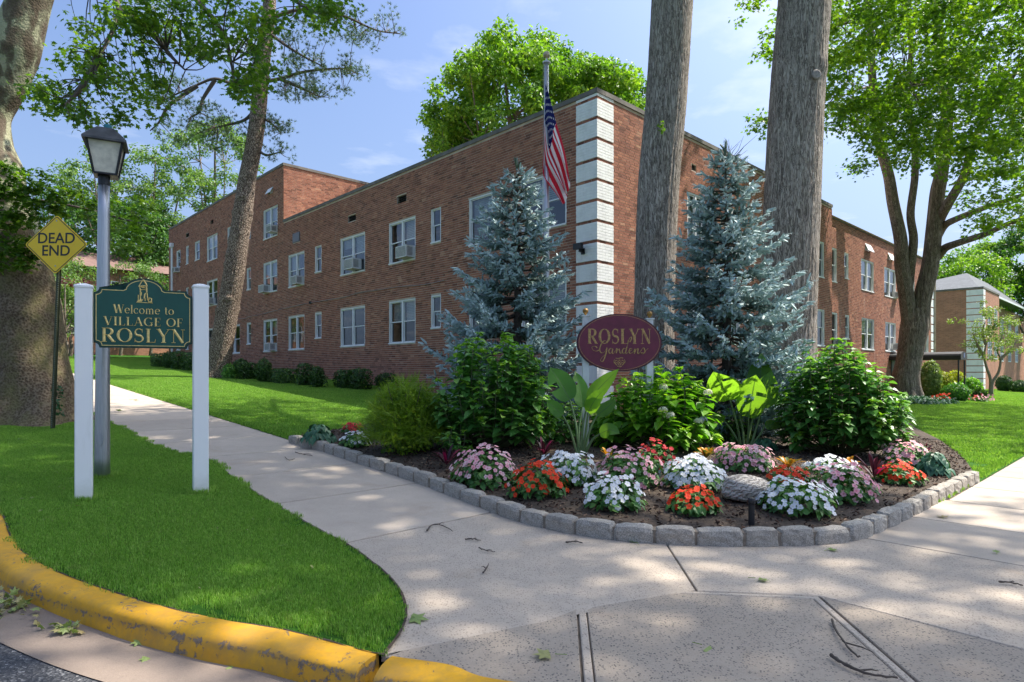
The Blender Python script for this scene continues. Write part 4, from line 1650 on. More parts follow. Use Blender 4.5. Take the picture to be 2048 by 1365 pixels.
# long facade
wl(1042, 1133, 'u', 'wide', blind=(1, 1)); wl(1042, 1133, 'g', 'wide', blind=(1, 0))
wl(938, 985, 'u', 'mid', blind=(1, 1)); wl(938, 985, 'g', 'mid')
wl(862, 882, 'un', 'narrow'); wl(862, 882, 'gn', 'narrow')
wl(778, 831, 'u', 'wide', blind=(1, 0)); wl(778, 831, 'g', 'wide', blind=(1, 1))
wl(681, 730, 'u', 'wide', blind=(1, .3)); wl(681, 730, 'g', 'wide')
wl(630, 643, 'un', 'narrow'); wl(630, 643, 'gn', 'narrow')
wl(577, 609, 'u', 'wide', blind=(0, 1)); wl(577, 609, 'g', 'wide')
wl(527, 554.5, 'u', 'wide', blind=(1, 1)); wl(527, 554.5, 'g', 'wide', blind=(1, .2)); wl(527, 555, 't', 'wide', blind=(1, 1))
wl(493.5, 502, 'un', 'narrow'); wl(493.5, 502, 'gn', 'narrow'); wl(492.5, 501.5, 'tn', 'narrow')
wl(455, 480, 'g', 'wide'); wl(455, 480, 'u', 'wide'); wl(455, 480, 't', 'wide', blind=(1, 0))
wl(414, 435, 't', 'wide', blind=(1, 1)); wl(414, 435, 'u', 'wide'); wl(414, 435, 'g', 'wide')
for row in ('tn', 'un', 'gn'):
    wl(390, 399.5, row, 'narrow'); wl(372, 377.5, row, 'narrow'); wl(353, 361, row, 'mid')
# right facade
for x0, x1 in ((1375, 1410), (1450, 1480)):
    wr(x0, x1, 'u', 'wide', FR, blind=(1, 1)); wr(x0, x1, 'g', 'wide', FR)
wr(1628, 1648, 'u', 'wide1', FR, blind=(.4, 1)); wr(1628, 1649, 'g', 'wide1', FR, blind=(1, 1))
wr(1666, 1679.5, 'u', 'mid', blind=(.5, 1)); wr(1666.5, 1681, 'g', 'mid', blind=(1, 1))
wr(1695, 1703, 'un', 'narrow'); wr(1696.5, 1704.5, 'gn', 'narrow')
wr(1728, 1753, 'u', 'wide', blind=(1, 1)); wr(1729, 1754, 'g', 'wide', blind=(.6, 1))
wr(1774, 1797, 'u', 'wide', blind=(1, 0)); wr(1776, 1797, 'g', 'wide', blind=(1, 1))
wr(1823, 1834, 'u', 'mid', blind=(1, 1)); wr(1848, 1862, 'u', 'mid'); wr(1848, 1862, 'g', 'mid', blind=(1, 1))

ops = {}
for wd in W_:
    ops.setdefault(id(wd[0]), []).append((wd[1], wd[2], wd[3], wd[4]))
vents = []


def vent(fr, px0, px1, py0, py1, mat='dark'):
    uf = u_left if fr is FL else u_right
    ua, ub = sorted((uf(px0), uf(px1)))
    m = (ua + ub) / 2
    c = fr.w(m, 0, 0)
    Y = c[1]
    z0, z1 = EYE + (HY - py1) / F * Y, EYE + (HY - py0) / F * Y
    vents.append((fr, ua, ub, z0, z1, mat))
    ops.setdefault(id(fr), []).append((ua, ub, z0, z1))


vent(FL, 794, 813, 391, 407); vent(FL, 696, 712, 431, 443); vent(FL, 586, 600, 466, 485, 'grey'); vent(FL, 536, 546, 377, 388, 'white')
vent(FL, 421, 427, 440, 449); vent(FL, 372, 378, 467, 475)
vent(FR, 1383, 1392, 330, 342); vent(FR2, 1664.8, 1668, 466, 477); vent(FR2, 1736, 1748, 490, 504, 'white'); vent(FR2, 1781, 1791, 508, 522, 'white')

mort = MB()
bl1 = facade(FL, 0.0, STEP_L, 0.0, EYE + 6.64, ops[id(FL)], mort, 1)
bl2 = facade(FL, STEP_L, LEFT_LEN, 0.0, EYE + 9.16, [o for o in ops[id(FL)] if o[0] > STEP_L - 1], mort, 2)
FT = Frame(CA + STEP_L, CB, 'R')
bt = facade(FT, 0.0, 11.9, EYE + 6.3, EYE + 9.16, [], mort, 3)
br1 = facade(FR, 0.0, STEP_R, -0.3, EYE + 6.64, [o for o in ops[id(FR)]], mort, 4)
br2 = facade(FR2, STEP_R, RIGHT_LEN, -0.5, EYE + 6.30, ops[id(FR2)], mort, 5)
# unseen rear walls and roofs close the body
for (a0, a1, b0, b1, z1) in ((CA + .01, CA + STEP_L, CB + 11.9, CB + 11.9, EYE + 6.6),):
    pass
zr = EYE + 6.35


def abq(mb, pts, r=.5):
    V = [(*XY(a, b), z) for a, b, z in pts]
    mb.add(V, Q=[(0, 1, 2, 3)], r=r)


body = MB()
abq(body, [(CA, CB, zr), (CA, CB + RIGHT_LEN, zr), (CA + 11, CB + RIGHT_LEN, zr), (CA + 11, CB, zr)])
abq(body, [(CA + 11, CB, zr), (CA + 11, CB + 11.9, zr), (CA + STEP_L, CB + 11.9, zr), (CA + STEP_L, CB, zr)])
abq(body, [(CA + STEP_L, CB, zr + 2.5), (CA + STEP_L, CB + 11.9, zr + 2.5), (CA + LEFT_LEN, CB + 11.9, zr + 2.5), (CA + LEFT_LEN, CB, zr + 2.5)])
for p in (((CA + LEFT_LEN, CB), (CA + LEFT_LEN, CB + 11.9), 9.1), ((CA + LEFT_LEN, CB + 11.9), (CA + 11, CB + 11.9), 9.1), ((CA + 11, CB + 11.9), (CA + 11, CB + RIGHT_LEN), 6.4), ((CA + 11, CB + RIGHT_LEN), (CA, CB + RIGHT_LEN), 6.4)):
    (a0, b0), (a1, b1), h = p
    abq(body, [(a0, b0, -1), (a1, b1, -1), (a1, b1, EYE + h), (a0, b0, EYE + h)])
body.build('roof_and_rear_walls', M_MORTAR, bld)
abq(mort, [(CA, CB + STEP_R, -1), (CA + .12, CB + STEP_R, -1), (CA + .12, CB + STEP_R, EYE + 6.64), (CA, CB + STEP_R, EYE + 6.64)])
mort.build('wall', M_MORTAR, bld)

# bricks: the nearest as parts, the rest joined
allb = []
for fr, B, key in ((FL, bl1, 0), (FL, bl2, 1), (FT, bt, 2), (FR, br1, 3), (FR2, br2, 4)):
    B = np.array(B)
    c = fr.w((B[:, 0] + B[:, 1]) / 2, 0, B[:, 2])
    dist = np.linalg.norm(c - np.array([0, 0, EYE]), axis=1)
    vis = (B[:, 0] > .68) & (c[:, 2] > 3.4) & (key in (0, 3)) & ((B[:, 1] - B[:, 0] > .20) | (np.abs(B[:, 1] - B[:, 0] - .1) < .005))
    pxx = c[:, 0] / c[:, 1] * F + CX
    if key == 3:
        vis &= (pxx < 1268)
    if key == 0:
        vis &= (pxx > 700)
    allb.append((fr, B, key, dist, vis))
dl = np.sort(np.concatenate([d[v] for _, _, _, d, v in allb]))
lim = dl[min(len(dl) - 1, 292)]


def brick_mesh(ln):
    mb = MB()
    mb.box((0, 0, .006), (ln, .008, COURSE - .006), r=0.0)
    me = make_mesh('brick', np.concatenate(mb.V), None, np.concatenate(mb.Q)[[1, 0, 4, 3, 5]], rnd=np.zeros(8), mats=(M_BRICK,))
    return me


BM1, BM2 = brick_mesh(0.213), brick_mesh(0.1)
rest = MB()
for fr, B, key, dist, vis in allb:
    sel = vis & (dist <= lim)
    add_bricks(rest, fr, B[~sel], .006, 10 + key)
    rz = math.atan2(fr.d[1], fr.d[0])
    for u0, u1, z in B[sel]:
        p = fr.w(u0, -.002, z)
        me = BM1 if u1 - u0 > .15 else BM2
        o = inst('brick', me, p, bld, rot=(0, 0, rz))
        if fr.side == 'R':
            # outward is -y of the local frame for this side
            o.scale = (1, -1, 1)
    # left side: local +y already points outwards after the mirrored run
o = rest.build('brickwork', M_BRICK, bld); o['kind'] = 'stuff'

# quoins
def quoin_mesh(la=.637, lb=.62, mirror=False):
    q = MB()
    def bx(a0, a1, b0, b1, z0, z1):
        V = []
        for z in (z0, z1):
            for a, b in ((a0, b0), (a1, b0), (a1, b1), (a0, b1)):
                x, y = XY(a, b)
                V.append((x, y, z))
        q.add(V, Q=[(0, 3, 2, 1), (4, 5, 6, 7), (0, 1, 5, 4), (1, 2, 6, 5), (2, 3, 7, 6), (3, 0, 4, 7)])
    s = -1 if mirror else 1
    bx(-.014, la - .002, s * -.014, s * .05, -.416, -.002)
    bx(-.014, .05, s * .05, s * (lb - .002), -.416, -.002)
    for k in range(6):
        z0 = -.418 + k * COURSE + .003
        z1 = z0 + COURSE - .011
        off = 0.105 if k % 2 else 0.0
        u = -.022
        first = True
        while u < la:
            e = min(la, u + (.105 if (first and k % 2) else .2125))
            if e - u > .03: bx(u, e - .004, s * -.022, s * 0.0, z0, z1)
            u = e; first = False
        u = -.022; first = True
        while u < lb:
            e = min(lb, u + (.105 if (first and not k % 2) else .2125))
            if e - u > .03: bx(-.0225, 0, s * (u + .001), s * (e - .004), z0, z1)
            u = e; first = False
    me = make_mesh('quoin', np.concatenate(q.V), None, np.concatenate(q.Q), mats=(M_QUOIN,))
    return me


QM = quoin_mesh()
for i in range(17):
    inst('quoin', QM, (*XY(CA, CB), ZTOP - i * 7 * COURSE), bld)
qb = MB()
QM2 = quoin_mesh(.4, .62, True)
for i in range(16):
    inst('quoin', QM2, (*XY(CA + .12, CB + RIGHT_LEN), ZTOP - .33 - i * 7 * COURSE), bld)
cap = MB()
for (a0, a1, b0, b1) in ((CA - .018, CA + .637, CB - .018, CB + .03), (CA - .018, CA + .03, CB + .03, CB + .62)):
    V = [(*XY(a, b), z) for z in (EYE + 6.575, EYE + 6.638) for a, b in ((a0, b0), (a1, b0), (a1, b1), (a0, b1))]
    cap.add(V, Q=[(0, 3, 2, 1), (4, 5, 6, 7), (0, 1, 5, 4), (1, 2, 6, 5), (2, 3, 7, 6), (3, 0, 4, 7)])
cap.build('quoin_cap', M_QUOIN, bld)


# coping stones
def coping(a0, a1, b0, b1, z, parent=bld, h=.11):
    mb = MB()
    V = [(*XY(a, b), zz_) for zz_ in (z, z + h) for a, b in ((a0, b0), (a1, b0), (a1, b1), (a0, b1))]
    mb.add(V, Q=[(0, 3, 2, 1), (4, 5, 6, 7), (0, 1, 5, 4), (1, 2, 6, 5), (2, 3, 7, 6), (3, 0, 4, 7)])
    mb.build('coping', M_COPING, parent)


zc = EYE + 6.642
for i in range(8):
    u0, u1 = i * STEP_L / 8, (i + 1) * STEP_L / 8
    coping(CA + (u0 if i else -.04) + .004, CA + u1, CB - .04, CB + .26, zc + .0005 * (i % 2))
for i in range(8):
    u0, u1 = i * STEP_R / 8, (i + 1) * STEP_R / 8
    coping(CA - .04, CA + .26, CB + (u0 if i else .262) + .004, CB + u1, zc + .0005 * (i % 2))
for i in range(8):
    w0 = (RIGHT_LEN - STEP_R) / 8
    coping(CA + .08, CA + .38, CB + STEP_R + i * w0 + .004, CB + STEP_R + (i + 1) * w0, EYE + 6.302 + .0005 * (i % 2))
for i in range(8):
    w0 = (LEFT_LEN - STEP_L) / 8
    coping(CA + STEP_L + i * w0 + (.004 if i else -.04), CA + STEP_L + (i + 1) * w0, CB - .04, CB + .26, EYE + 9.162 + .0005 * (i % 2))
coping(CA + STEP_L - .04, CA + STEP_L + .26, CB + .262, CB + 11.9, EYE + 9.162)

# vents
for fr, ua, ub, z0, z1, kind in vents:
    mb = MB()
    if kind == 'dark':
        fr.box(mb, (ua, ub), (-.15, -.10), (z0, z1))
        for k in range(4):
            zz_ = z0 + (z1 - z0) * (k + .5) / 4
            fr.box(mb, (ua, ub), (-.09, -.03), (zz_ - .006, zz_ + .006))
        mb.build('vent', M_VENT, bld)
    elif kind == 'grey':
        fr.box(mb, (ua, ub), (-.05, .02), (z0, z1))
        fr.box(mb, (ua + .02, ub - .02), (.02, .03), (z0 + .02, z1 - .02))
        mb.build('vent_cover', plain('grey_vent_cover', (.14, .135, .15), .5), bld)
    else:
        fr.box(mb, (ua, ub), (-.12, -.08), (z0, z1))
        V = fr.w([ua, ub, ub, ua], [.14, .14, .0, .0], [z0, z0, z1, z1])
        mb.add(np.concatenate([V, V + np.array([0, 0, .012])]), Q=[(0, 3, 2, 1), (4, 5, 6, 7), (0, 1, 5, 4), (1, 2, 6, 5), (2, 3, 7, 6), (3, 0, 4, 7)], r=.5)
        mb.build('vent_flap', M_WHITE, bld)


# windows
def window(fr, ua, ub, z0, z1, typ, kw):
    mb = MB()
    g = .004
    fw = .05
    fr.box(mb, (ua + g, ua + fw), (-.11, -.012), (z0 + .045, z1 - g))
    fr.box(mb, (ub - fw, ub - g), (-.11, -.012), (z0 + .045, z1 - g))
    fr.box(mb, (ua + fw, ub - fw), (-.11, -.015), (z1 - fw, z1 - g))
    fr.box(mb, (ua - .0, ub + .0), (-.12, .03), (z0 + .002, z0 + .045))
    leaves = []
    if typ == 'wide':
        c = (ua + ub) / 2
        fr.box(mb, (c - .035, c + .035), (-.10, -.018), (z0 + .045, z1 - fw))
        leaves = [(ua + fw, c - .035), (c + .035, ub - fw)]
    else:
        leaves = [(ua + fw, ub - fw)]
    wo_ = mb.build('window', M_WHITE, bld)
    sb = MB()
    zm = (z0 + .045 + z1 - fw) / 2
    bw = .026
    panes = []
    for (p, q) in leaves:
        for (c0, c1, wd) in ((zm, z1 - fw, -.055), (z0 + .045, zm + .03, -.078)):
            fr.box(sb, (p, p + bw), (wd - .02, wd), (c0, c1))
            fr.box(sb, (q - bw, q), (wd - .02, wd), (c0, c1))
            fr.box(sb, (p + bw, q - bw), (wd - .02, wd - .001), (c0, c0 + bw + .006))
            fr.box(sb, (p + bw, q - bw), (wd - .02, wd - .001), (c1 - bw, c1))
            panes.append((p + bw, q - bw, c0 + bw + .006, c1 - bw, wd - .01))
    sb.build('sash', M_WHITE, wo_)
    for p, q, c0, c1, wd in panes:
        pm = MB()
        pm.add(fr.w([p, q, q, p], wd, [c0, c0, c1, c1]), Q=[(0, 1, 2, 3)])
        pm.build('pane', M_GLASS, wo_)
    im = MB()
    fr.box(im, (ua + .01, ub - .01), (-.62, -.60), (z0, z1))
    im.build('room_dark_sheet', M_INTERIOR, wo_)  # near-black sheet; its colour stands in for the unlit room's shade
    bl = kw.get('blind')
    if bl:
        for (p, q), k in zip(leaves if len(leaves) == 2 else leaves * 1, bl):
            if k:
                cm = MB()
                zb = z1 - fw - (z1 - z0) * (.46 if k == 1 else .46 * k + .1)
                n = max(4, int((z1 - fw - zb) / .05))
                for i in range(n):
                    za = zb + (z1 - fw - zb) * i / n; zb2 = zb + (z1 - fw - zb) * (i + .92) / n
                    cm.add(fr.w([p, q, q, p], [-.165, -.165, -.175, -.175], [za, za, zb2, zb2]), Q=[(0, 1, 2, 3)])
                cm.build('blind', M_CURTAIN, wo_)
    return wo_


for wd in W_:
    window(*wd)

# downpipe, cable with hangers, spot lamp on the quoin
dp = MB()
pu = u_left(346)
dp.tube([FL.w(pu, .06, 1.5), FL.w(pu, .06, EYE + 7.95)], .07, 8)
FL.box(dp, (pu - .16, pu + .16), (.0, .18), (EYE + 7.95, EYE + 8.2))
dp.build('downpipe', M_WHITE, bld)
cab = MB()
cpx = [(890, 561), (870, 566), (840, 571), (800, 574), (760, 580), (720, 586), (690, 595), (660, 600), (622, 606), (590, 613), (560, 620), (540, 625), (520, 630), (500, 634), (488, 638), (470, 636), (455, 637)]
pts = []
for x, y in cpx:
    u = u_left(x); c = FL.w(u, 0, 0)
    pts.append(FL.w(u, .03, EYE + (HY - y) / F * c[1]))
cab.tube(catmull(pts, 4), .013, 6)
cab.build('cable', M_CABLE, bld)
cl_m = MB()
for i in (8,):
    cl_m.box((-.05, -.05, -.05), (.05, .05, .05), c=pts[i])
cl_m.build('cable_bracket', M_BLACK, bld)

fl = MB()
u = u_left(1168)
c = FL.w(u, .0, 0)
zf = EYE + (HY - 498) / F * c[1]
FL.box(fl, (u - .11, u + .13), (.16, .26), (zf - .04, zf + .10))
FL.box(fl, (u - .02, u + .02), (.02, .18), (zf - .10, zf - .02))
FL.box(fl, (u - .05, u + .05), (.02, .06), (zf - .14, zf - .0))
fo = fl.build('flood_lamp', M_BLACK, None, loc=Vector(c) + Vector((0, 0, zf)))
tag(fo, 'small black flood lamp mounted on the white corner quoins', 'lamp')

# air conditioners
def ac(fr, px, py, sz, label, uf=u_left, w_=.62, h=.38):
    u = uf(px)
    c = fr.w(u, 0, 0)
    z = EYE + (HY - py) / F * c[1]
    t = thing('air_conditioner', label, 'air conditioner', fr.w(u, .1, z), 'window air conditioners of the brick building')
    mb = MB()
    w2, h2 = w_ * sz / 2, h * sz / 2
    fr.box(mb, (u - w2, u + w2), (-.07, .30), (z - h2, z + h2))
    mb.build('casing', M_AC, t)
    gm_ = MB()
    for k in range(9):
        zz_ = z - h2 + .03 + (2 * h2 - .06) * (k + .5) / 9
        fr.box(gm_, (u - w2 + .03, u + w2 - .03), (.301, .308), (zz_ - .007, zz_ + .007))
    o_ = gm_.build('grille', M_ACDARK, t); o_['kind'] = 'stuff'
    sm = MB()
    for k in range(7):
        zz_ = z - h2 + .05 + (2 * h2 - .1) * (k + .5) / 7
        for ue in ((u - w2 - .006, u - w2 - .001), (u + w2 + .001, u + w2 + .006)):
            fr.box(sm, ue, (.06, .26), (zz_ - .009, zz_ + .009))
    o_ = sm.build('side_louvre', M_ACDARK, t); o_['kind'] = 'stuff'


ac(FL, 817, 506, 1.0, 'large white air conditioner in the upper window right of the flat brick vent')
ac(FL, 711, 530, 1.0, 'white air conditioner with dark side louvres, second upper window left of the spruce')
ac(FL, 600, 562, .9, 'air conditioner in the upper window below the grey vent cover')
ac(FL, 534, 579, .9, 'air conditioner at the lower left of the upper window under the third storey')
ac(FL, 547, 694, .9, 'air conditioner in a ground floor window of the long facade')
ac(FL, 550, 460, .8, 'air conditioner in the third storey window next to the raised corner')
ac(FL, 357, 541, .8, 'air conditioner in the farthest window beside the white downpipe')
ac(FL, 425, 603, .9, 'air conditioner in the middle floor window just left of the leaning trunk')
ac(FL, 475, 592, .9, 'air conditioner in the middle floor window just right of the leaning trunk')
ac(FR2, 1680, 686, .75, 'air conditioner in the narrow ground floor window of the right facade', u_right)
ac(FR2, 1796, 591, .8, 'air conditioner in the upper window beside the forked maple', u_right)
ac(FR2, 1792, 694, .85, 'air conditioner in the ground floor window above the entrance canopy', u_right)

# entrance canopy
zc0 = EYE + (HY - 718) / F * 31.0
cp = P(1783, 718, 31.0)
ua = u_right(1783)
can = thing('entrance_canopy', 'long black fabric entrance canopy on slim posts by the right facade', 'canopy', GV(*FR2.w(ua, 0, 0)[:2]))
mb = MB()
L_ = 2.9
base = FR2.w(ua, 0, 0)
zt = EYE + (HY - 718) / F * base[1]
ns = 9
V = []
for k in (0, 1):
    for i in range(ns):
        an = math.pi * i / (ns - 1)
        V.append(FR2.w(ua + .65 - .65 * math.cos(an), .02 + k * L_, zt + .10 + .20 * math.sin(an)))
for k in (0, 1):
    V.append(FR2.w(ua, .02 + k * L_, zt - .08)); V.append(FR2.w(ua + 1.3, .02 + k * L_, zt - .08))
Q = [(i, i + 1, ns + i + 1, ns + i) for i in range(ns - 1)]
n0 = 2 * ns
Q += [(0, ns, n0 + 2, n0), (ns - 1, n0 + 1, n0 + 3, 2 * ns - 1), (n0, n0 + 2, n0 + 3, n0 + 1)]
mb.add(np.array(V), Q=Q)
for k in (0, 1):
    o_ = k * ns
    mb.add(np.array(V)[[o_ + i for i in range(ns)] + [n0 + 2 * k, n0 + 2 * k + 1]], T=[(ns, i, i + 1) for i in range(ns - 1)] + [(ns, ns - 1, ns + 1)])
mb.build('canopy_cover', M_AWNING, can)
for du in (.05, 1.25):
    for dw in (L_ - .08,):
        q = FR2.w(ua + du, dw, 0)
        zz_ = float(G(q[0], q[1])) - .05
        mp = MB().tube([(q[0], q[1], zz_), (q[0], q[1], zt - .1)], .035, 6)
        mp.build('post', M_BLACK, can)
mb = MB()
FR2.box(mb, (ua + .54, ua + .76), (L_ + .021, L_ + .03), (zt + .02, zt + .22))
mb.build('number_panel', plain('blue_number_panel', (.10, .12, .25), .5), can)
# door under the canopy
mb = MB()
FR2.box(mb, (ua + .3, ua + 1.4), (.012, .05), (0.0, 2.1))
mb.build('door', plain('dark_door_paint', (.05, .045, .04), .5), bld)


# ------------------------------------------------------------------ far buildings
def uvquad(mb_list, p0, p1, z0, z1):
    L = math.hypot(p1[0] - p0[0], p1[1] - p0[1])
    mb_list.append(([(p0[0], p0[1], z0), (p1[0], p1[1], z0), (p1[0], p1[1], z1), (p0[0], p0[1], z1)], [(0, z0), (L, z0), (L, z1), (0, z1)]))


def build_uv(lst, name, mat, parent):
    mb = MB(); uv = []
    for v, t in lst:
        mb.add(v, Q=[(0, 1, 2, 3)], r=.5); uv += t
    return mb.build(name, mat, parent, uv=np.array(uv))


def simple_window(fr, ua, ub, z0, z1, parent):
    mb = MB()
    for u in ((ua, ua + .06), (ub - .06, ub)):
        fr.box(mb, u, (-.02, .03), (z0, z1))
    for z in ((z0, z0 + .06), (z1 - .06, z1), ((z0 + z1) / 2 - .025, (z0 + z1) / 2 + .025)):
        fr.box(mb, (ua + .06, ub - .06), (-.02, .027), z)
    if ub - ua > 1.2:
        fr.box(mb, ((ua + ub) / 2 - .03, (ua + ub) / 2 + .03), (-.02, .034), (z0 + .06, z1 - .06))
    o = mb.build('window', M_WHITE, parent)
    pm = MB(); fr.box(pm, (ua + .05, ub - .05), (-.01, .012), (z0 + .05, z1 - .05))
    pm.build('pane', MATS['dark_pane'], o)


plain('dark_pane', (.05, .06, .07), 0.08)
b2c = P(1966, 772, 47.3)
a2, b2 = AB(b2c.x, b2c.y)
two = thing('second_apartment_building', 'brick block at the right edge with white quoins and grey roof', 'building', GV(b2c.x, b2c.y))
h2 = EYE + 169 / F * 47.3
F2L = Frame(a2, b2, 'L'); F2R = Frame(a2, b2, 'R')
lst = []
p = lambda a, b: XY(a, b)
uvquad(lst, p(a2 + 14, b2), p(a2, b2), -1.5, h2); uvquad(lst, p(a2, b2), p(a2, b2 + 6.5), -1.5, h2 - .0); uvquad(lst, p(a2, b2 + 6.5), p(a2 + 12, b2 + 6.5), -1.5, h2)
build_uv(lst, 'wall', M_FARBRICK, two)
mb = MB()
for (ax, bx) in ((a2, b2),):
    pass
QM3 = quoin_mesh(1.05, .75)
for i in range(16):
    inst('quoin', QM3, (*XY(a2 - .01, b2 - .01), h2 - .06 - i * 7 * COURSE), two, scale=(1, 1, 1))
coping(a2 - .05, a2 + .3, b2 - .05, b2 + 6.5, h2 + .002, two, .14)
coping(a2 + .302, a2 + 14, b2 - .05, b2 + .3, h2 + .002, two, .14)
for zz_ in (1.1, 3.75):
    simple_window(F2R, 1.7, 3.3, EYE + zz_, EYE + zz_ + 1.45, two)
    simple_window(F2R, 4.3, 5.6, EYE + zz_, EYE + zz_ + 1.45, two)
# taller block with a hipped roof behind it
a3, b3 = a2 + 1.5, b2 + 6.5
lst = []
h3 = EYE + 150 / F * 52
uvquad(lst, p(a3, b3), p(a3, b3 + 26), -1.5, h3); uvquad(lst, p(a3 + 12, b3), p(a3, b3), -1.5, h3)
build_uv(lst, 'rear_wall', M_FARBRICK, two)
zr3 = h3
rf = MB()
zr3 = EYE + 6.56
e = [(a2 + .35, b2 + .6), (a2 + .35, b2 + 24), (a2 + 9, b2 + 24), (a2 + 9, b2 + .6)]
V = [(*XY(a, b), zr3) for a, b in e] + [(*XY(a2 + 2.4, b2 + 7.5), zr3 + 2.1), (*XY(a2 + 2.4, b2 + 17), zr3 + 2.1)]
rf.add(V, Q=[(0, 1, 5, 4), (2, 3, 4, 5), (0, 3, 2, 1)], T=[(1, 2, 5), (3, 0, 4)])
rf.build('hipped_roof', M_ROOF, two)
gm_ = MB()
V = [(*XY(a, b), z) for z in (zr3 - .16, zr3 - .01) for a, b in ((a2 + .32, b2 + .5), (a2 + .40, b2 + .5), (a2 + .40, b2 + 24), (a2 + .32, b2 + 24))]
gm_.add(V, Q=[(0, 3, 2, 1), (4, 5, 6, 7), (0, 1, 5, 4), (1, 2, 6, 5), (2, 3, 7, 6), (3, 0, 4, 7)])
gm_.build('gutter_board', M_WHITE, two)
F3 = Frame(a3, b3, 'R')
for k in range(5):
    for zz_ in (1.1, 3.75):
        simple_window(F3, 2.2 + k * 4.2, 3.8 + k * 4.2, EYE + zz_, EYE + zz_ + 1.45, two)
for i in range(12):
    inst('quoin', QM3, (*XY(a3 - .01, b3 + .6), h3 - .3 - i * 7 * COURSE), two)

# low brick building beyond the left end of the lawn
a4, b4 = 50.0, -1.0
far = thing('far_brick_building', 'low brick building behind the trees at the upper end of the lawn', 'building', GV(*XY(a4, b4)))
lst = []
uvquad(lst, p(a4, b4), p(a4, b4 + 24), 1.0, 8.4); uvquad(lst, p(a4 + 14, b4), p(a4, b4), 1.0, 8.4)
build_uv(lst, 'wall', M_FARBRICK, far)
rf = MB()
V = [(*XY(a4 - .4, b4 - .4), 8.4), (*XY(a4 - .4, b4 + 24), 8.4), (*XY(a4 + 10, b4 + 24), 8.4), (*XY(a4 + 10, b4 - .4), 8.4), (*XY(a4 + 5, b4 + 4), 10.2), (*XY(a4 + 5, b4 + 20), 10.2)]
rf.add(V, Q=[(0, 1, 5, 4), (2, 3, 4, 5), (0, 3, 2, 1)], T=[(1, 2, 5), (3, 0, 4)])
rf.build('roof', plain('reddish_roof', (.17, .10, .08), .9, 0, .2, 3), far)
F4 = Frame(a4, b4, 'R')
for k in range(7):
    for zz_ in (3.9, 6.3):
        simple_window(F4, 1.2 + k * 3.1, 2.5 + k * 3.1, zz_, zz_ + 1.3, far)

# ------------------------------------------------------------------ trees
def px_line(pts, Y=None):
    """pts: (px, py[, Y]) -> world points"""
    return [P(q[0], q[1], q[2] if len(q) > 2 else Y) for q in pts]


def bark_trunk(pts, rad, sides, rings, seed, ridge=0.03, flare=None, freq=9, lumps=()):
    """trunk with furrowed or lumpy surface"""
    C = catmull(pts, 10)
    Rr = np.interp(np.linspace(0, 1, len(C)), np.linspace(0, 1, len(rad)), rad)
    seg = np.concatenate([[0], np.cumsum(np.linalg.norm(np.diff(C, axis=0), axis=1))])
    L = np.linspace(0, seg[-1], rings)
    c = np.stack([np.interp(L, seg, C[:, i]) for i in range(3)], 1)
    r = np.interp(L, seg, Rr)
    rs = np.random.RandomState(seed)
    th = np.arange(sides) * 2 * math.pi / sides
    TH, LL = np.meshgrid(th, L)
    d = np.zeros_like(TH)
    for k in range(5):
        f = rs.randint(2, 5); d += .010 * np.sin(f * TH + rs.rand() * 6 + LL * rs.uniform(-.6, .6))
    if ridge:
        for k in range(4):
            f = freq + rs.randint(-3, 10)
            ph = rs.rand() * 6
            d += ridge / 3.2 * (np.abs(np.sin(f * TH * .5 + ph + 0.5 * np.sin(LL * rs.uniform(1, 3) + ph) + .3 * np.sin(LL * 7 + f * TH * .3))) ** .6 - .6)
        d += ridge * .35 * (rs.rand(*TH.shape) - .5)
    rr = r[:, None] * (1 + d)
    if flare:
        hgt, amt, nf = flare
        k = np.exp(-LL / hgt)
        rr = rr * (1 + amt * k * (0.55 + 0.45 * np.cos(nf * TH + rs.rand() * 6)))
    for (lt, ll, la, lr, lh) in lumps:
        dth = np.angle(np.exp(1j * (TH - lt)))
        rr = rr + la * np.exp(-(dth / lr) ** 2 - ((LL - ll) / lh) ** 2)
    V = np.stack([c[:, 0][:, None] + rr * np.cos(TH), c[:, 1][:, None] + rr * np.sin(TH), np.repeat(c[:, 2][:, None], sides, 1)], -1).reshape(-1, 3)
    i = np.arange(rings - 1)[:, None] * sides; j = np.arange(sides)[None]; k2 = (j + 1) % sides
    Q = np.stack([i + j, i + k2, i + sides + k2, i + sides + j], -1).reshape(-1, 4)
    return V, Q


def limb(mb, pts, r0, r1, sides=8, n=6, wob=0.0):
    C = catmull(pts, n)
    if wob:
        C[1:-1] += np.random.normal(size=C[1:-1].shape) * wob
    mb.tube(C, np.linspace(r0, r1, len(C)), sides)
    return C


# ---- the two great furrowed trunks behind the sign
def big_trunk(Y, edges, label, seed, name='oak_tree'):
    """edges: (py, left px, right px)"""
    pts, rad = [], []
    base = edges[-1]
    for py, l, r in reversed(edges):
        pts.append(P((l + r) / 2, py, Y)); rad.append((r - l) / 2 / F * Y * 0.985)
    x0 = pts[0].x
    z0 = float(G(x0, Y)) - .1
    pts = [Vector((x0, Y, z0))] + pts
    rad = [rad[0] * 1.12] + rad
    # goes on above the frame
    dz = (pts[-1] - pts[-3]).normalized()
    top = [pts[-1] + dz * q for q in (1.5, 3.5, 5.5)]
    rad += [rad[-1] * .9, rad[-1] * .72, rad[-1] * .5]
    t = thing(name, label, 'tree', GV(x0, Y))
    V, Q = bark_trunk([tuple(p_) for p_ in pts + top], rad, 120, 240, seed, 0.035, (0.5, .35, 5), 22,
                      lumps=[(-1.9 if seed == 1 else -0.9, (EYE + (HY - (480 if seed == 1 else 150)) / F * Y) - z0, .045, .35, .18)])
    MB().add(V, Q=Q, r=.5).build('trunk', M_BARK, t, smooth=False)
    return t, top


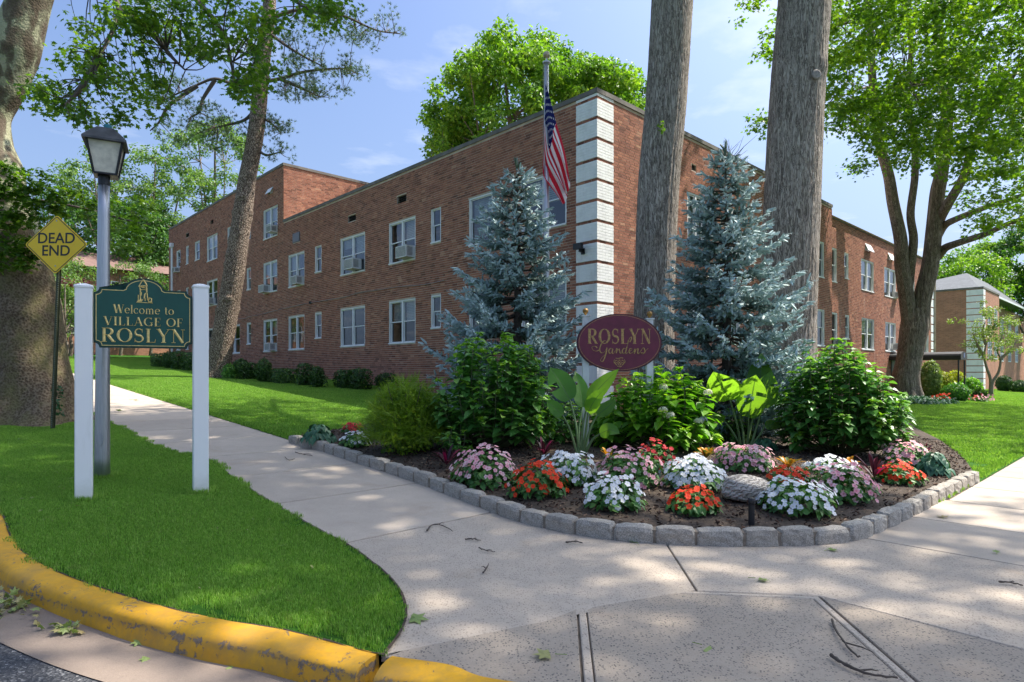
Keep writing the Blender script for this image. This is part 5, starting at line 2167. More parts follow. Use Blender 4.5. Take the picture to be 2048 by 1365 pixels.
oak1, top1 = big_trunk(12.7, [(-60, 1308, 1388), (0, 1305, 1385), (200, 1293, 1372), (375, 1277, 1357), (600, 1270, 1347), (740, 1266, 1347)],
                       'tall furrowed grey trunk between the white quoins and the right spruce', 1)
oak2, top2 = big_trunk(12.0, [(-60, 1560, 1664), (0, 1557, 1660), (200, 1540, 1646), (400, 1530, 1637), (650, 1520, 1627), (740, 1517, 1628)],
                       'thickest furrowed grey trunk standing just behind the right spruce', 2)
# healed branch scar on the second trunk, small sprout on the first
sc = MB()
cpos = P(1632, 150, 11.47)
sc.lathe([(.085, 0), (.09, .02), (.07, .035), (.055, .03), (.01, .032)], (0, 0, 0), 20)
Rm = Vector((.12, -1, .05)).to_track_quat('Z', 'Y').to_matrix()
sc.V = [np.array(v) @ np.array(Rm).T + np.array(cpos) for v in sc.V]
sc.build('branch_scar', plain('grey_scar_wood', (.27, .24, .22), .9, 0, .3, 40, .4), oak2)
sp = MB()
fol(sp, [P(1322, 248, 12.2), P(1324, 258, 12.2)], .06, 16, .07, MAPLE, 1.0, .6, .5)
sp.build('sprout_leaves', M_MAPLE, oak1)

# crowns of the two oaks: above the frame, they shade the corner
rs = np.random.RandomState(77)
np.random.seed(77)


def high_crown(t, top, center, rad, n, per, size, lowest, mat=M_MAPLE, seedc=1):
    rs = np.random.RandomState(seedc)
    cs = []
    while len(cs) < n:
        d = rs.normal(size=3); d /= np.linalg.norm(d)
        q = np.array(center) + d * np.array(rad) * rs.uniform(.1, 1.0)
        cs.append(q)
    cs = np.array(cs)
    mb = MB()
    base = np.array(top[-1])
    ends = []
    for k in range(9):
        e = cs[rs.randint(len(cs))]
        s_ = np.array(top[rs.randint(len(top))])
        m_ = (s_ + e) / 2 + np.array([0, 0, .5])
        limb(mb, [s_, m_, e], .16, .04, 6, 5)
        ends += [m_, e]
    ends = np.array(ends)
    for c in cs[::2]:
        j = np.argmin(np.linalg.norm(ends - c, axis=1))
        limb(mb, [ends[j], (ends[j] + c) / 2 + np.array([0, 0, .15]), c], .035, .01, 4, 2)
    mb.build('limbs', M_TWIG, t)
    fb = MB()
    fol(fb, cs, rs.uniform(.7, 1.15, len(cs)), per, size, LEAF2, .55, .35, .9)
    o = fb.build('foliage', mat, t); o['kind'] = 'stuff'


high_crown(oak1, top1, (7.6, 8.4, 17.5), (6.2, 5.4, 2.6), 250, 66, .24, 1.0, seedc=5)
high_crown(oak2, top2, (16.0, 5.8, 17.5), (6.4, 3.9, 2.6), 240, 66, .24, 1.0, seedc=6)
high_crown(oak1, top1, (4.0, 14.2, 17.5), (5.5, 5.0, 2.4), 130, 60, .24, 1.0, seedc=7)

# ---- forked maple on the right, its crown fills the top right of the picture
mp_t = thing('maple_tree', 'forked maple with smooth dark limbs and bright green crown by the entrance canopy', 'tree', GV(P(1815, 783, 28).x, 28.0))
Ym = 28.0
mb = MB()
V, Q = bark_trunk([tuple(Vector((P(1817, 0, Ym).x, Ym, float(G(P(1817, 0, Ym).x, Ym)) - .2)))] + [tuple(P(*q, Ym)) for q in ((1811, 760), (1819, 716), (1828, 660), (1832, 618))],
                  [.60, .55, .50, .56, .50], 60, 90, 5, .03, (0.4, .45, 6), 14)
mb.add(V, Q=Q)
mb.build('trunk', M_MBARK, mp_t)
lb = MB()


def mlimb(px, r0, r1, s=8, dy=0.0):
    pts = px_line([(q[0], q[1], Ym - dy * i / (len(px) - 1)) for i, q in enumerate(px)])
    limb(lb, pts, r0, r1, s, 6)


mlimb([(1822, 660), (1812, 588), (1803, 526), (1801, 478), (1786, 405), (1777, 350), (1760, 290), (1748, 200), (1742, 100), (1738, -20)], .34, .12, 10, 2)
mlimb([(1816, 575), (1822, 526), (1827, 478), (1821, 427), (1830, 350), (1828, 280), (1815, 200), (1822, 80), (1800, -30)], .21, .08, 8, 3)
mlimb([(1840, 660), (1843, 606), (1860, 533), (1868, 460), (1875, 387), (1882, 350), (1892, 270), (1893, 180), (1880, 100), (1870, -40)], .40, .18, 10, 2)
mlimb([(1872, 470), (1878, 441), (1898, 405), (1929, 350), (1945, 290), (1975, 230), (2020, 160), (2080, 90)], .26, .07, 8, 5)
mlimb([(1874, 475), (1889, 452), (1914, 438), (1969, 416), (2024, 398), (2100, 370)], .18, .06, 7, 4)
mlimb([(1874, 515), (1890, 497), (1914, 487), (1969, 469), (2024, 445), (2090, 425)], .20, .07, 7, 4)
mlimb([(1893, 200), (1850, 165), (1790, 175), (1740, 215), (1690, 260)], .09, .02, 6, 7)
mlimb([(1893, 140), (1830, 170), (1815, 175), (1740, 205)], .08, .02, 6, 8)
mlimb([(2050, 170), (1960, 165), (1860, 160), (1790, 180)], .10, .03, 6, 9)
mlimb([(1860, 60), (1790, 75), (1730, 45), (1680, 50)], .07, .02, 6, 9)
mlimb([(1748, 170), (1690, 190), (1640, 225)], .05, .015, 6, 6)
np.random.seed(5)
rs = np.random.RandomState(8)
cs = []
REG = [(1645, 2110, -60, 215, 330), (1740, 2110, 190, 300, 100), (1660, 1760, 185, 270, 22), (1880, 2110, 280, 360, 30),
       (1930, 2110, 375, 460, 20), (1980, 2110, 330, 400, 14), (1470, 1556, -40, 40, 9), (1500, 1552, 40, 115, 7), (1505, 1548, 215, 295, 6),
       (1700, 1735, 300, 355, 3), (1790, 1900, 290, 340, 8)]
for x0, x1, y0, y1, n in REG:
    for _ in range(n):
        px_, py_ = rs.uniform(x0, x1), rs.uniform(y0, y1)
        Yc = rs.uniform(15, 25) if px_ > 1640 else rs.uniform(13.6, 15.5)
        cs.append((P(px_, py_, Yc), .62 if px_ > 1640 else .26))
C_ = np.array([tuple(c[0]) for c in cs]); R_ = np.array([c[1] for c in cs]) * (C_[:, 1] / 20)
fb = MB()
big = R_ > .3
fol(fb, C_[big], R_[big] * 1.2, 74, .14, MAPLE, .6, .35, .85, shell=.1)
fol(fb, C_[~big], R_[~big] * 1.6, 30, .11, MAPLE, .8, .35, .85, shell=.1)
# unseen continuation above and to the right
ex = []
while len(ex) < 240:
    q = np.array([rs.uniform(9, 30), rs.uniform(12, 34), rs.uniform(10, 22)])
    px_, py_ = q[0] / q[1] * F + CX, HY - (q[2] - EYE) / q[1] * F
    if (py_ < -60 or px_ > 2140) and ((q[0] - 19) / 11) ** 2 + ((q[1] - 24) / 11) ** 2 + ((q[2] - 14) / 8) ** 2 < 1 and q[1] - .19 * q[2] > 9.5:
        ex.append(q)
fol(fb, np.array(ex), .95, 46, .26, LEAF2, .6, .35, .85)
o = fb.build('foliage', M_MAPLE, mp_t); o['kind'] = 'stuff'
# twigs towards the leaf clumps
lim_pts = np.concatenate([v.reshape(-1, 3) for v in lb.V])[::8]
for c in C_[::1]:
    dj = np.linalg.norm(lim_pts - c, axis=1)
    j = np.argsort(dj)[rs.randint(14)]
    if dj[j] < 2.6:
        m_ = (lim_pts[j] + c) / 2 + rs.normal(size=3) * .15
        limb(lb, [lim_pts[j], m_, c], .026, .006, 4, 3)
lb.build('limbs', M_MBARK, mp_t)

# ---- plane tree at the left edge
pb = gp(75, 855)
Yp = pb.y + .55
pt = thing('plane_tree', 'massive old plane tree with mottled leaning trunk at the left edge', 'tree', GV(P(72, 0, Yp).x, Yp))
edges = [(860, -20, 150), (800, 4, 137), (700, 6, 120), (600, -8, 106), (500, -30, 82), (430, -50, 62), (370, -66, 42), (330, -66, 36), (285, -66, 17), (235, -70, 12), (190, -58, 34), (110, -22, 70), (0, 24, 97), (-90, 70, 130)]
pts = [P((l + r) / 2, py, Yp) for py, l, r in edges]
rad = [(r - l) / 2 / F * Yp for _, l, r in edges]
pts[0] = Vector((pts[0].x, Yp, float(G(pts[0].x, Yp)) - .12))
dz = (pts[-1] - pts[-3]).normalized()
pts += [pts[-1] + dz * 1.2 + Vector((0, .2, .3)), pts[-1] + dz * 2.6 + Vector((0, .4, .9))]
rad += [rad[-1] * .85, rad[-1] * .7]
V, Q = bark_trunk([tuple(q) for q in pts], rad, 90, 220, 12, .012, (0.28, .62, 5), 7,
                  lumps=[(3.6, 1.35, .14, .5, .16), (4.1, .95, -.10, .35, .07), (5.0, 1.9, .05, .5, .12), (4.4, 2.2, -.04, .4, .08), (3.4, .75, .10, .4, .12), (5.6, .45, .08, .3, .3), (4.0, 2.9, .07, .5, .2), (4.9, 1.2, .04, .4, .3), (5.2, 3.9, .05, .4, .15)])
MB().add(V, Q=Q, r=.5).build('trunk', M_PLANEBARK, pt, smooth=True)
lb = MB()
L1 = [[(150, -60, 8), (215, -20, 7.6), (237, 20, 7.4), (222, 70, 7.2), (196, 120, 7.0), (190, 165, 6.8)],
      [(100, -60, 8), (330, -40, 8), (420, 30, 7.6), (455, 90, 7.4), (470, 180, 7.2)],
      [(240, 20, 7.4), (300, 60, 7.2), (340, 110, 7.0), (370, 140, 6.9)],
      [(196, 120, 7.0), (160, 180, 6.8), (130, 210, 6.7)],
      [(330, -40, 8), (520, -30, 8), (620, 20, 7.8), (680, 40, 7.8)]]
for l_ in L1:
    limb(lb, px_line(l_), .045, .010, 5, 5)
np.random.seed(15)
rs = np.random.RandomState(31)
RG = [(140, 300, 20, 110, 16), (90, 260, 100, 235, 26), (240, 470, -20, 60, 26), (270, 420, 60, 130, 12), (380, 560, 20, 110, 26), (230, 330, 140, 230, 15), (440, 560, 100, 190, 14), (100, 250, 205, 250, 8),
      (620, 720, -15, 30, 9), (640, 690, 30, 60, 3), (60, 130, 170, 230, 8), (480, 530, 150, 200, 4), (560, 640, -20, 60, 6)]
cs = []
for x0, x1, y0, y1, n in RG:
    for _ in range(n):
        cs.append(tuple(P(rs.uniform(x0, x1), rs.uniform(y0, y1), rs.uniform(6.4, 8.4))))
cs = np.array(cs)
fb = MB()
fol(fb, cs, rs.uniform(.16, .34, len(cs)), 34, .072, MAPLE, .8, .3, .9, shell=.1)
lp = np.concatenate([v.reshape(-1, 3) for v in lb.V])[::4]
for c in cs:
    j = np.argmin(np.linalg.norm(lp - c, axis=1))
    if np.linalg.norm(lp[j] - c) < 1.1:
        limb(lb, [lp[j], (lp[j] + c) / 2 + rs.normal(size=3) * .05, c], .008, .003, 4, 3)
# low spray of leaves by the yellow sign
RG = [(-20, 100, 330, 400, 20), (-10, 130, 375, 440, 26), (-20, 70, 430, 540, 26), (100, 195, 385, 430, 12), (30, 110, 470, 540, 6)]
c2 = []
for x0, x1, y0, y1, n in RG:
    for _ in range(n):
        c2.append(tuple(P(rs.uniform(x0, x1), rs.uniform(y0, y1), rs.uniform(9.62, 9.85))))
c2 = np.array(c2)
fol(fb, c2, .17, 34, .085, MAPLE, .5, .3, 1.1, shell=.1)
RG = [(180, 300, 400, 470, 12), (200, 300, 455, 520, 8)]
c3 = []
for x0, x1, y0, y1, n in RG:
    for _ in range(n):
        c3.append(tuple(P(rs.uniform(x0, x1), rs.uniform(y0, y1), rs.uniform(10.6, 12))))
fol(fb, np.array(c3), .28, 30, .11, MAPLE, .5, .3, 1.0, shell=.1)
limb(lb, px_line([(-30, 420, 10.6), (60, 400, 10.8), (180, 420, 11.2), (250, 440, 11.4), (300, 450, 11.6)]), .03, .010, 5, 5)
# crown above and left of the frame: shades verge and kerb
ex = []
while len(ex) < 60:
    q = np.array([rs.uniform(-13, 1.5), rs.uniform(2.0, 12), rs.uniform(7.5, 14)])
    if q[2] > EYE + .62 * q[1] + .6 and ((q[0] + 6) / 7.5) ** 2 + ((q[1] - 7) / 5.5) ** 2 + ((q[2] - 10) / 4) ** 2 < 1:
        ex.append(q)
fol(fb, np.array(ex), .8, 40, .19, LEAF2, .6, .35, .85)
limb(lb, [pts[-1], pts[-1] + Vector((-1, .2, 2)), (-7, 7, 11)], .30, .1, 7, 5)
limb(lb, [pts[-1], pts[-1] + Vector((1.4, -.2, 1.4)), (-2.0, 6.5, 10.5)], .22, .07, 7, 5)
for e in ex[::4]:
    limb(lb, [(-4.2, 7, 10), (np.array((-4.2, 7, 10)) + e) / 2 + (0, 0, .4), e], .05, .012, 4, 3)
lb.build('limbs', M_TWIG, pt)
o = fb.build('foliage', M_PLANE, pt); o['kind'] = 'stuff'
# suckers at its foot
sk = MB()
fol(sk, [P(116, 800, Yp - .75), P(119, 780, Yp - .75), P(115, 820, Yp - .75)], .10, 26, .05, OVATE, 1.3, .5, .6)
sk.build('sucker_leaves', M_IVY, pt)

# ---- tall leaning pine in front of the long facade
b0 = gp(434, 757)
Yn = b0.y
pine = thing('pine_tree', 'tall leaning pine with rough trunk in front of the long brick facade', 'tree', b0)
tr = [(433, 764, 46), (440, 715, 43), (452, 640, 42), (466, 560, 41), (478, 480, 38), (487, 415, 36), (495, 355, 33), (506, 300, 31), (515, 240, 30), (520, 180, 29), (527, 110, 27), (536, 40, 25), (542, -40, 22), (548, -160, 17)]
V, Q = bark_trunk([tuple(P(x, y, Yn)) for x, y, _ in tr], [w_ / 2 / F * Yn for _, _, w_ in tr], 48, 200, 21, .05, (0.35, .35, 5), 9,
                  lumps=[(rs.uniform(0, 6.28), rs.uniform(1.5, 9), .05, .4, .10) for _ in range(14)])
MB().add(V, Q=Q, r=.5).build('trunk', M_PBARK, pine)
lb = MB()
PL = [[(521, 165), (560, 158), (600, 146), (640, 140), (690, 138), (715, 148)],
      [(520, 160), (470, 168), (430, 158), (395, 170), (350, 190), (320, 205)],
      [(430, 160), (405, 200), (398, 225), (380, 235)], [(395, 172), (340, 210), (318, 245), (300, 262)],
      [(530, 60), (570, 90), (610, 115), (650, 135)], [(533, 40), (600, 20), (680, 30), (750, 60), (800, 68)], [(512, 230), (540, 245), (560, 265)], [(508, 290), (530, 310), (560, 305)],
      [(515, 215), (490, 240), (455, 250), (430, 255)], [(560, 158), (610, 180), (640, 195)]]
for l_ in PL:
    limb(lb, px_line(l_, Yn), .075, .018, 6, 5)
PR = [(560, 700, 112, 150, 34), (560, 640, 150, 195, 34), (690, 730, 130, 155, 8), (600, 690, 175, 200, 10), (290, 400, 150, 215, 24), (330, 420, 205, 250, 12), (360, 470, 205, 300, 26), (420, 510, 230, 320, 22), (525, 580, 230, 320, 26),
      (560, 680, 20, 120, 20), (640, 800, 10, 80, 30), (700, 760, 60, 100, 8), (540, 620, 60, 120, 10), (300, 400, 240, 280, 6)]
cs = []
for x0, x1, y0, y1, n in PR:
    for _ in range(n):
        cs.append(tuple(P(rs.uniform(x0, x1), rs.uniform(y0, y1), Yn + rs.uniform(-.7, .7))))
cs = np.array(cs)
lp = np.concatenate([v.reshape(-1, 3) for v in lb.V])[::4]
for c in cs:
    j = np.argmin(np.linalg.norm(lp - c, axis=1))
    if np.linalg.norm(lp[j] - c) < 2.5:
        limb(lb, [lp[j], (lp[j] + c) / 2 + rs.normal(size=3) * .04, c], .016, .006, 4, 2)
lb.build('branches', M_TWIG, pine)
fb = MB()


def needles(mb, centers, R, tufts, per, ln, wd, m=0):
    C = np.repeat(centers, tufts, 0)
    n = len(C)
    pos = C + nrm(np.random.normal(size=(n, 3))) * (np.random.rand(n) ** .5)[:, None] * R * np.array([1.2, 1.2, .55])
    d0 = nrm((pos - C) + np.array([0, 0, .25]) * R + np.random.normal(size=(n, 3)) * .05)
    p2 = np.repeat(pos, per, 0)
    d = nrm(np.repeat(d0, per, 0) + np.random.normal(size=(n * per, 3)) * .55)
    scl = np.stack([np.full(n * per, ln) * np.random.uniform(.7, 1.1, n * per), np.full(n * per, wd), np.ones(n * per)], 1)
    scatter(mb, NEEDLE, p2, frames(np.random.normal(size=(n * per, 3)), d), scl, rnd=np.repeat(np.random.rand(n), per))


needles(fb, cs, .30, 10, 20, .13, .011)
o = fb.build('needles', M_PINE, pine); o['kind'] = 'stuff'


# ---- generic background tree
def crown_tree(name, label, x, y, trunk_h, crown_c, crown_r, clumps, per, lsize, mat, tr=.25, bark=M_MBARK, seed=0, group=None, base=LEAF2, gap=.0, cr=(.7, 1.1), top=True, low=-1.0):
    rs = np.random.RandomState(seed); np.random.seed(seed)
    t = thing(name, label, 'tree', GV(x, y), group)
    z0 = float(G(x, y))
    c = np.array(crown_c, float)
    mb = MB()
    V, Q = bark_trunk([(x, y, z0 - .2), (x + .1, y, z0 + trunk_h * .5), (c[0] * .5 + x * .5, y, z0 + trunk_h), tuple(c + (0, 0, crown_r[2] * .3))], [tr * 1.2, tr, tr * .8, tr * .25], 14, 24, seed, .03)
    mb.add(V, Q=Q)
    mb.build('trunk', bark, t)
    cs = []
    while len(cs) < clumps:
        d = rs.normal(size=3); d /= np.linalg.norm(d)
        if d[2] < low: continue
        k = rs.uniform(.55, 1.0) ** .6
        q = c + d * np.array(crown_r) * k * (1 + .12 * math.sin(5 * d[0] + seed) + .10 * math.sin(7 * d[2] + 2 * d[1]))
        if rs.rand() < gap: continue
        cs.append(q)
    cs = np.array(cs)
    lb = MB()
    ends = []
    st = np.array([c[0] * .5 + x * .5, y, z0 + trunk_h])
    for k in range(7):
        e = cs[rs.randint(len(cs))]
        m_ = (st + e) / 2 + rs.normal(size=3) * .2
        limb(lb, [st, m_, e], tr * .45, tr * .1, 5, 4)
        ends += [st * .5 + m_ * .5, m_, e * .6 + m_ * .4, e]
    ends = np.array(ends)
    for q in cs[::2]:
        j = np.argmin(np.linalg.norm(ends - q, axis=1))
        limb(lb, [ends[j], (ends[j] + q) / 2, q], tr * .13, tr * .03, 4, 2)
    lb.build('limbs', bark, t)
    fb = MB()
    fol(fb, cs, rs.uniform(cr[0], cr[1], len(cs)), per, lsize, base, .62, .75, .45, shell=.55)
    o = fb.build('foliage', mat, t); o['kind'] = 'stuff'
    return t


# big maple behind the building
Yb = 33.0
c = P(1075, 250, Yb)
crown_tree('maple_tree', 'round bright green maple rising behind the flat roof, above the flag', c.x, Yb, 4, (c.x, Yb, c.z - 1.2), (6.1, 4.6, 5.8), 440, 130, .23, M_CROWN, .35, seed=41, cr=(.5, .9), low=-.3)
c = P(893, 290, 31)
crown_tree('maple_tree', 'small pale green leafy tree just above the long roofline', c.x, 31, 4, (c.x + .3, 31, c.z - .6), (1.3, 1.4, 2.1), 34, 60, .17, M_CROWN, .15, seed=42, cr=(.35, .6))
c = P(1255, 215, 32)
crown_tree('maple_tree', 'green tree crown showing between the corner coping and the tall trunk', c.x, 32, 4, (c.x + .4, 32, c.z - 1.2), (1.8, 1.8, 2.0), 46, 80, .19, M_CROWN, .15, seed=43, cr=(.45, .7))
# trees beyond the right building
for i, (px, py, Y, rx, rz, lab, m) in enumerate([(1925, 560, 66, 4.0, 4.2, 'bright green tree behind the second building, nearest the forked maple', M_CROWN),
                                                (1990, 535, 70, 4.6, 4.6, 'bright rounded tree behind the grey hipped roof', M_CROWN),
                                                (2075, 520, 68, 5.5, 5.6, 'dark green tree behind the roof at the right edge', M_DARKLEAF),
                                                (1885, 590, 74, 4.0, 4.0, 'green tree low behind the right end of the long building', M_CROWN)]):
    c = P(px, py, Y)
    crown_tree('broadleaf_tree', lab, c.x, Y, 3, (c.x, Y, c.z - 1), (rx, 4, rz), 120, 80, .34, m, .3, seed=50 + i, group='trees beyond the right building', cr=(.8, 1.2))
# airy trees behind the third storey on the left
for i, (px, py, Y, rx, rz, lab, m, g_) in enumerate([
        (215, 390, 50, 4.2, 3.6, 'airy pale green tree left of the street lantern', M_FARLEAF, .0), (310, 400, 52, 4.8, 5.0, 'airy pale green tree rising behind the third storey', M_FARLEAF, .0),
        (430, 330, 56, 4.0, 4.2, 'pale green tree seen through the pine branches', M_FARLEAF, .0),
        (240, 500, 48, 4.2, 4.2, 'dark green tree between lantern pole and brick end wall', M_DARKLEAF, 0), (310, 500, 49, 2.6, 4.0, 'dark leafy tree right against the brick end wall', M_DARKLEAF, 0),
        (150, 480, 54, 4.0, 4.4, 'green tree behind the yellow diamond sign', M_DARKLEAF, 0)]):
    c = P(px, py, Y)
    crown_tree('broadleaf_tree', lab, c.x, Y, 4, (c.x, Y, c.z), (rx, 3.4, rz), 95, 72, .25, m, .32, seed=60 + i, group='trees at the upper end of the lawn', cr=(.6, 1.0))
for i, (px, py, Y, rx, rz, lab, m) in enumerate([(130, 590, 34, 2.2, 1.8, 'dense green tree right behind the yellow diamond sign post', M_FARLEAF), (300, 575, 44, 2.6, 1.6, 'green tree touching the brick end wall above the welcome sign', M_DARKLEAF), (165, 635, 36, 1.9, 1.5, 'low green tree between the yellow sign post and white post', M_FARLEAF), (140, 590, 38, 2.0, 1.0, 'purple leaved tree behind the green sign post', M_REDLEAF),
                                                (95, 560, 40, 2.4, 2.2, 'green tree peeking past the plane trunk', M_FARLEAF), (240, 560, 42, 2.8, 1.1, 'pale green tree just above the green welcome sign', M_FARLEAF)]):
    c = P(px, py, Y)
    crown_tree('small_tree', lab, c.x, Y, 1.4, (c.x, Y, c.z), (rx, 1.8, rz), 50, 60, .15, m, .10, seed=70 + i, cr=(.35, .6))
# small multi stemmed tree by the second building
Ys = 33.0
bx = P(1982, 780, Ys)
st_ = thing('small_tree', 'small airy pale tree with two bent stems at the right edge', 'tree', GV(bx.x, Ys))
lb = MB()
zb_ = float(G(bx.x, Ys))
for l_ in ([(1980, 792), (1981, 760), (1973, 735), (1969, 715), (1972, 690), (1985, 665)], [(1983, 790), (1985, 765), (1997, 745), (2001, 720), (1995, 700), (2005, 670)], [(1969, 715), (1955, 690), (1945, 665)], [(2000, 720), (2020, 700), (2035, 680)], [(1972, 690), (1965, 665), (1970, 645)]):
    limb(lb, px_line(l_, Ys), .085, .03, 6, 5)
lb.build('stems', M_PALETWIG, st_)
rs = np.random.RandomState(3); np.random.seed(33)
cs = [tuple(P(rs.normal(1990, 30), rs.normal(668, 26), Ys + rs.uniform(-1.2, 1.2))) for _ in range(75)]
fb = MB(); fol(fb, np.array(cs), .34, 46, .11, LEAF2, .7, .4, .6, shell=.2)
o = fb.build('foliage', M_PALELEAF, st_); o['kind'] = 'stuff'


# ---- blue spruces
def spruce(label, px, Y, top_py, left_px, right_px, bot_py, seed, bare_top=False):
    rs = np.random.RandomState(seed); np.random.seed(seed)
    x = P(px, 0, Y).x
    z0 = bed_z(x, Y) if in_poly(np.array([x]), np.array([Y]), loop)[0] else float(G(x, Y))
    zt = P(px, top_py, Y).z
    Rw = (right_px - left_px) / 2 / F * Y
    t = thing('blue_spruce', label, 'tree', (x, Y, z0))
    H_ = zt - z0
    tb = MB()
    tb.tube([(x, Y, z0 - .05), (x + .02, Y, z0 + H_ * .5), (x, Y, zt - .1)], [.10, .06, .012], 8)
    tw_p, tw_d, tw_l = [], [], []
    z = z0 + .25
    lev = 0
    while z < zt - .12:
        f = (z - z0) / H_
        R0 = Rw * min(1.04, 1.30 * (1 - f) ** .70) * (1.0 if f > .16 else .82 + f)
        nb = int(8 + 7 * (1 - f))
        ph = rs.rand() * 6.28
        for k in range(nb):
            az = ph + k * 2 * math.pi / nb + rs.uniform(-.25, .25)
            R = R0 * rs.choice([.62, .8, .95, 1.0, 1.1, 1.2]) * rs.uniform(.92, 1.06)
            zz0 = z + rs.uniform(-.08, .08)
            slope = .28 * f - .05 + rs.uniform(-.05, .06)
            pts = []
            for s_ in np.linspace(0, 1, 7):
                r_ = R * s_
                pts.append(np.array([x + math.cos(az) * r_, Y + math.sin(az) * r_, zz0 + r_ * slope - .16 * R * math.sin(s_ * math.pi) * (1 - f) + (.10 * R) * s_ ** 3]))
            pts = np.array(pts)
            tb.tube(pts, np.linspace(.022, .005, 7), 4, cap=False)
            L = R
            side = np.array([-math.sin(az), math.cos(az), 0])
            fw = np.array([math.cos(az), math.sin(az), 0])
            ns = max(3, int(L / .055))
            for q in range(ns):
                s_ = .22 + .78 * (q + rs.rand()) / ns
                pb_ = np.array([np.interp(s_, np.linspace(0, 1, 7), pts[:, i]) for i in range(3)])
                wfan = (.34 * L * (1.08 - s_) + .06)
                sg = 1 if q % 2 else -1
                dirv = nrm(fw * .95 + side * sg * rs.uniform(.5, .95) + np.array([0, 0, rs.uniform(-.05, .16)]))
                m = max(1, int(wfan / .075))
                for w_ in range(m):
                    pp = pb_ + dirv * (w_ * .075)
                    d2 = nrm(dirv + fw * .3 * w_ + rs.normal(size=3) * .13 + np.array([0, 0, .08]))
                    tw_p.append(pp); tw_d.append(d2); tw_l.append(rs.uniform(.085, .14))
                    if rs.rand() < .45:
                        tw_p.append(pp); tw_d.append(nrm(fw + rs.normal(size=3) * .4 + np.array([0, 0, .25]))); tw_l.append(rs.uniform(.08, .13))
            tw_p.append(pts[-1] - fw * .06); tw_d.append(nrm(fw + np.array([0, 0, .15]))); tw_l.append(.16)
        z += .17 + .13 * (1 - f) + rs.uniform(-.02, .03)
        lev += 1
    for k in range(5):
        tw_p.append(np.array([x, Y, zt - .12 + .03 * k])); tw_d.append(nrm(np.array([rs.normal() * .3, rs.normal() * .3, 1.0]))); tw_l.append(.16)
    if bare_top:
        for k in range(16):
            d_ = nrm(np.array([rs.normal() * .8, rs.normal() * .4, 1.0]))
            p0 = np.array([x + rs.normal() * .12, Y + rs.normal() * .1, zt - .1 - rs.rand() * .2])
            tb.tube([p0, p0 + d_ * .2 + rs.normal(size=3) * .02, p0 + d_ * rs.uniform(.25, .5)], [.006, .004, .002], 4, cap=False)
    tb.build('trunk_and_branches', M_TWIG, t)
    P0, D0, L0 = np.array(tw_p), np.array(tw_d), np.array(tw_l)
    n = len(P0)
    fb = MB()
    core = (np.array([(0, 0, 0), (.25, .17, 0), (.25, -.09, .15), (.25, -.09, -.15), (.85, .13, 0), (.85, -.07, .11), (.85, -.07, -.11), (1.06, 0, 0)]),
            np.array([(0, 2, 1), (0, 3, 2), (0, 1, 3), (1, 2, 5), (1, 5, 4), (2, 3, 6), (2, 6, 5), (3, 1, 4), (3, 4, 6), (4, 5, 7), (5, 6, 7), (6, 4, 7)]))
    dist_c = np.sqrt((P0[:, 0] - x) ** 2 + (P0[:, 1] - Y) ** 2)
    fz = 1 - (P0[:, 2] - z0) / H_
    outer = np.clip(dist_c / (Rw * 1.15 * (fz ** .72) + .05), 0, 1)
    tone = np.clip(outer ** 1.5 * .8 + rs.rand(n) * .35 - .14, 0.0, 1)  # inner needles toned darker: shade inside the crown put into the colour
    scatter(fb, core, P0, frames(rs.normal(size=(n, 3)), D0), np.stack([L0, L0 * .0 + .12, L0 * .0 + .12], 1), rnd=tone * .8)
    per = 32
    sN = np.tile(np.linspace(.02, 1.0, per), n)
    Dp = np.repeat(D0, per, 0); Lp = np.repeat(L0, per)
    pos = np.repeat(P0, per, 0) + Dp * (sN * Lp)[:, None]
    rv = np.random.normal(size=Dp.shape); perp = nrm(np.cross(Dp, rv))
    nd = nrm(Dp * .55 + perp)
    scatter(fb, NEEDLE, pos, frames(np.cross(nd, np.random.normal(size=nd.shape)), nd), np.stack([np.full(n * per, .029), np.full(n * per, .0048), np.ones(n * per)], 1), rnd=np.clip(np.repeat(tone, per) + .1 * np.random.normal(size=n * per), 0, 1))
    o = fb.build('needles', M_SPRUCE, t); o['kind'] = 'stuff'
    print('spruce twigs', n)
    return t


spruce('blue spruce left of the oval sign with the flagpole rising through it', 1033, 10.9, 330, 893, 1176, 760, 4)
spruce('larger blue spruce right of the oval sign, bare twigs at its tip', 1452, 10.2, 300, 1302, 1612, 800, 9, True)

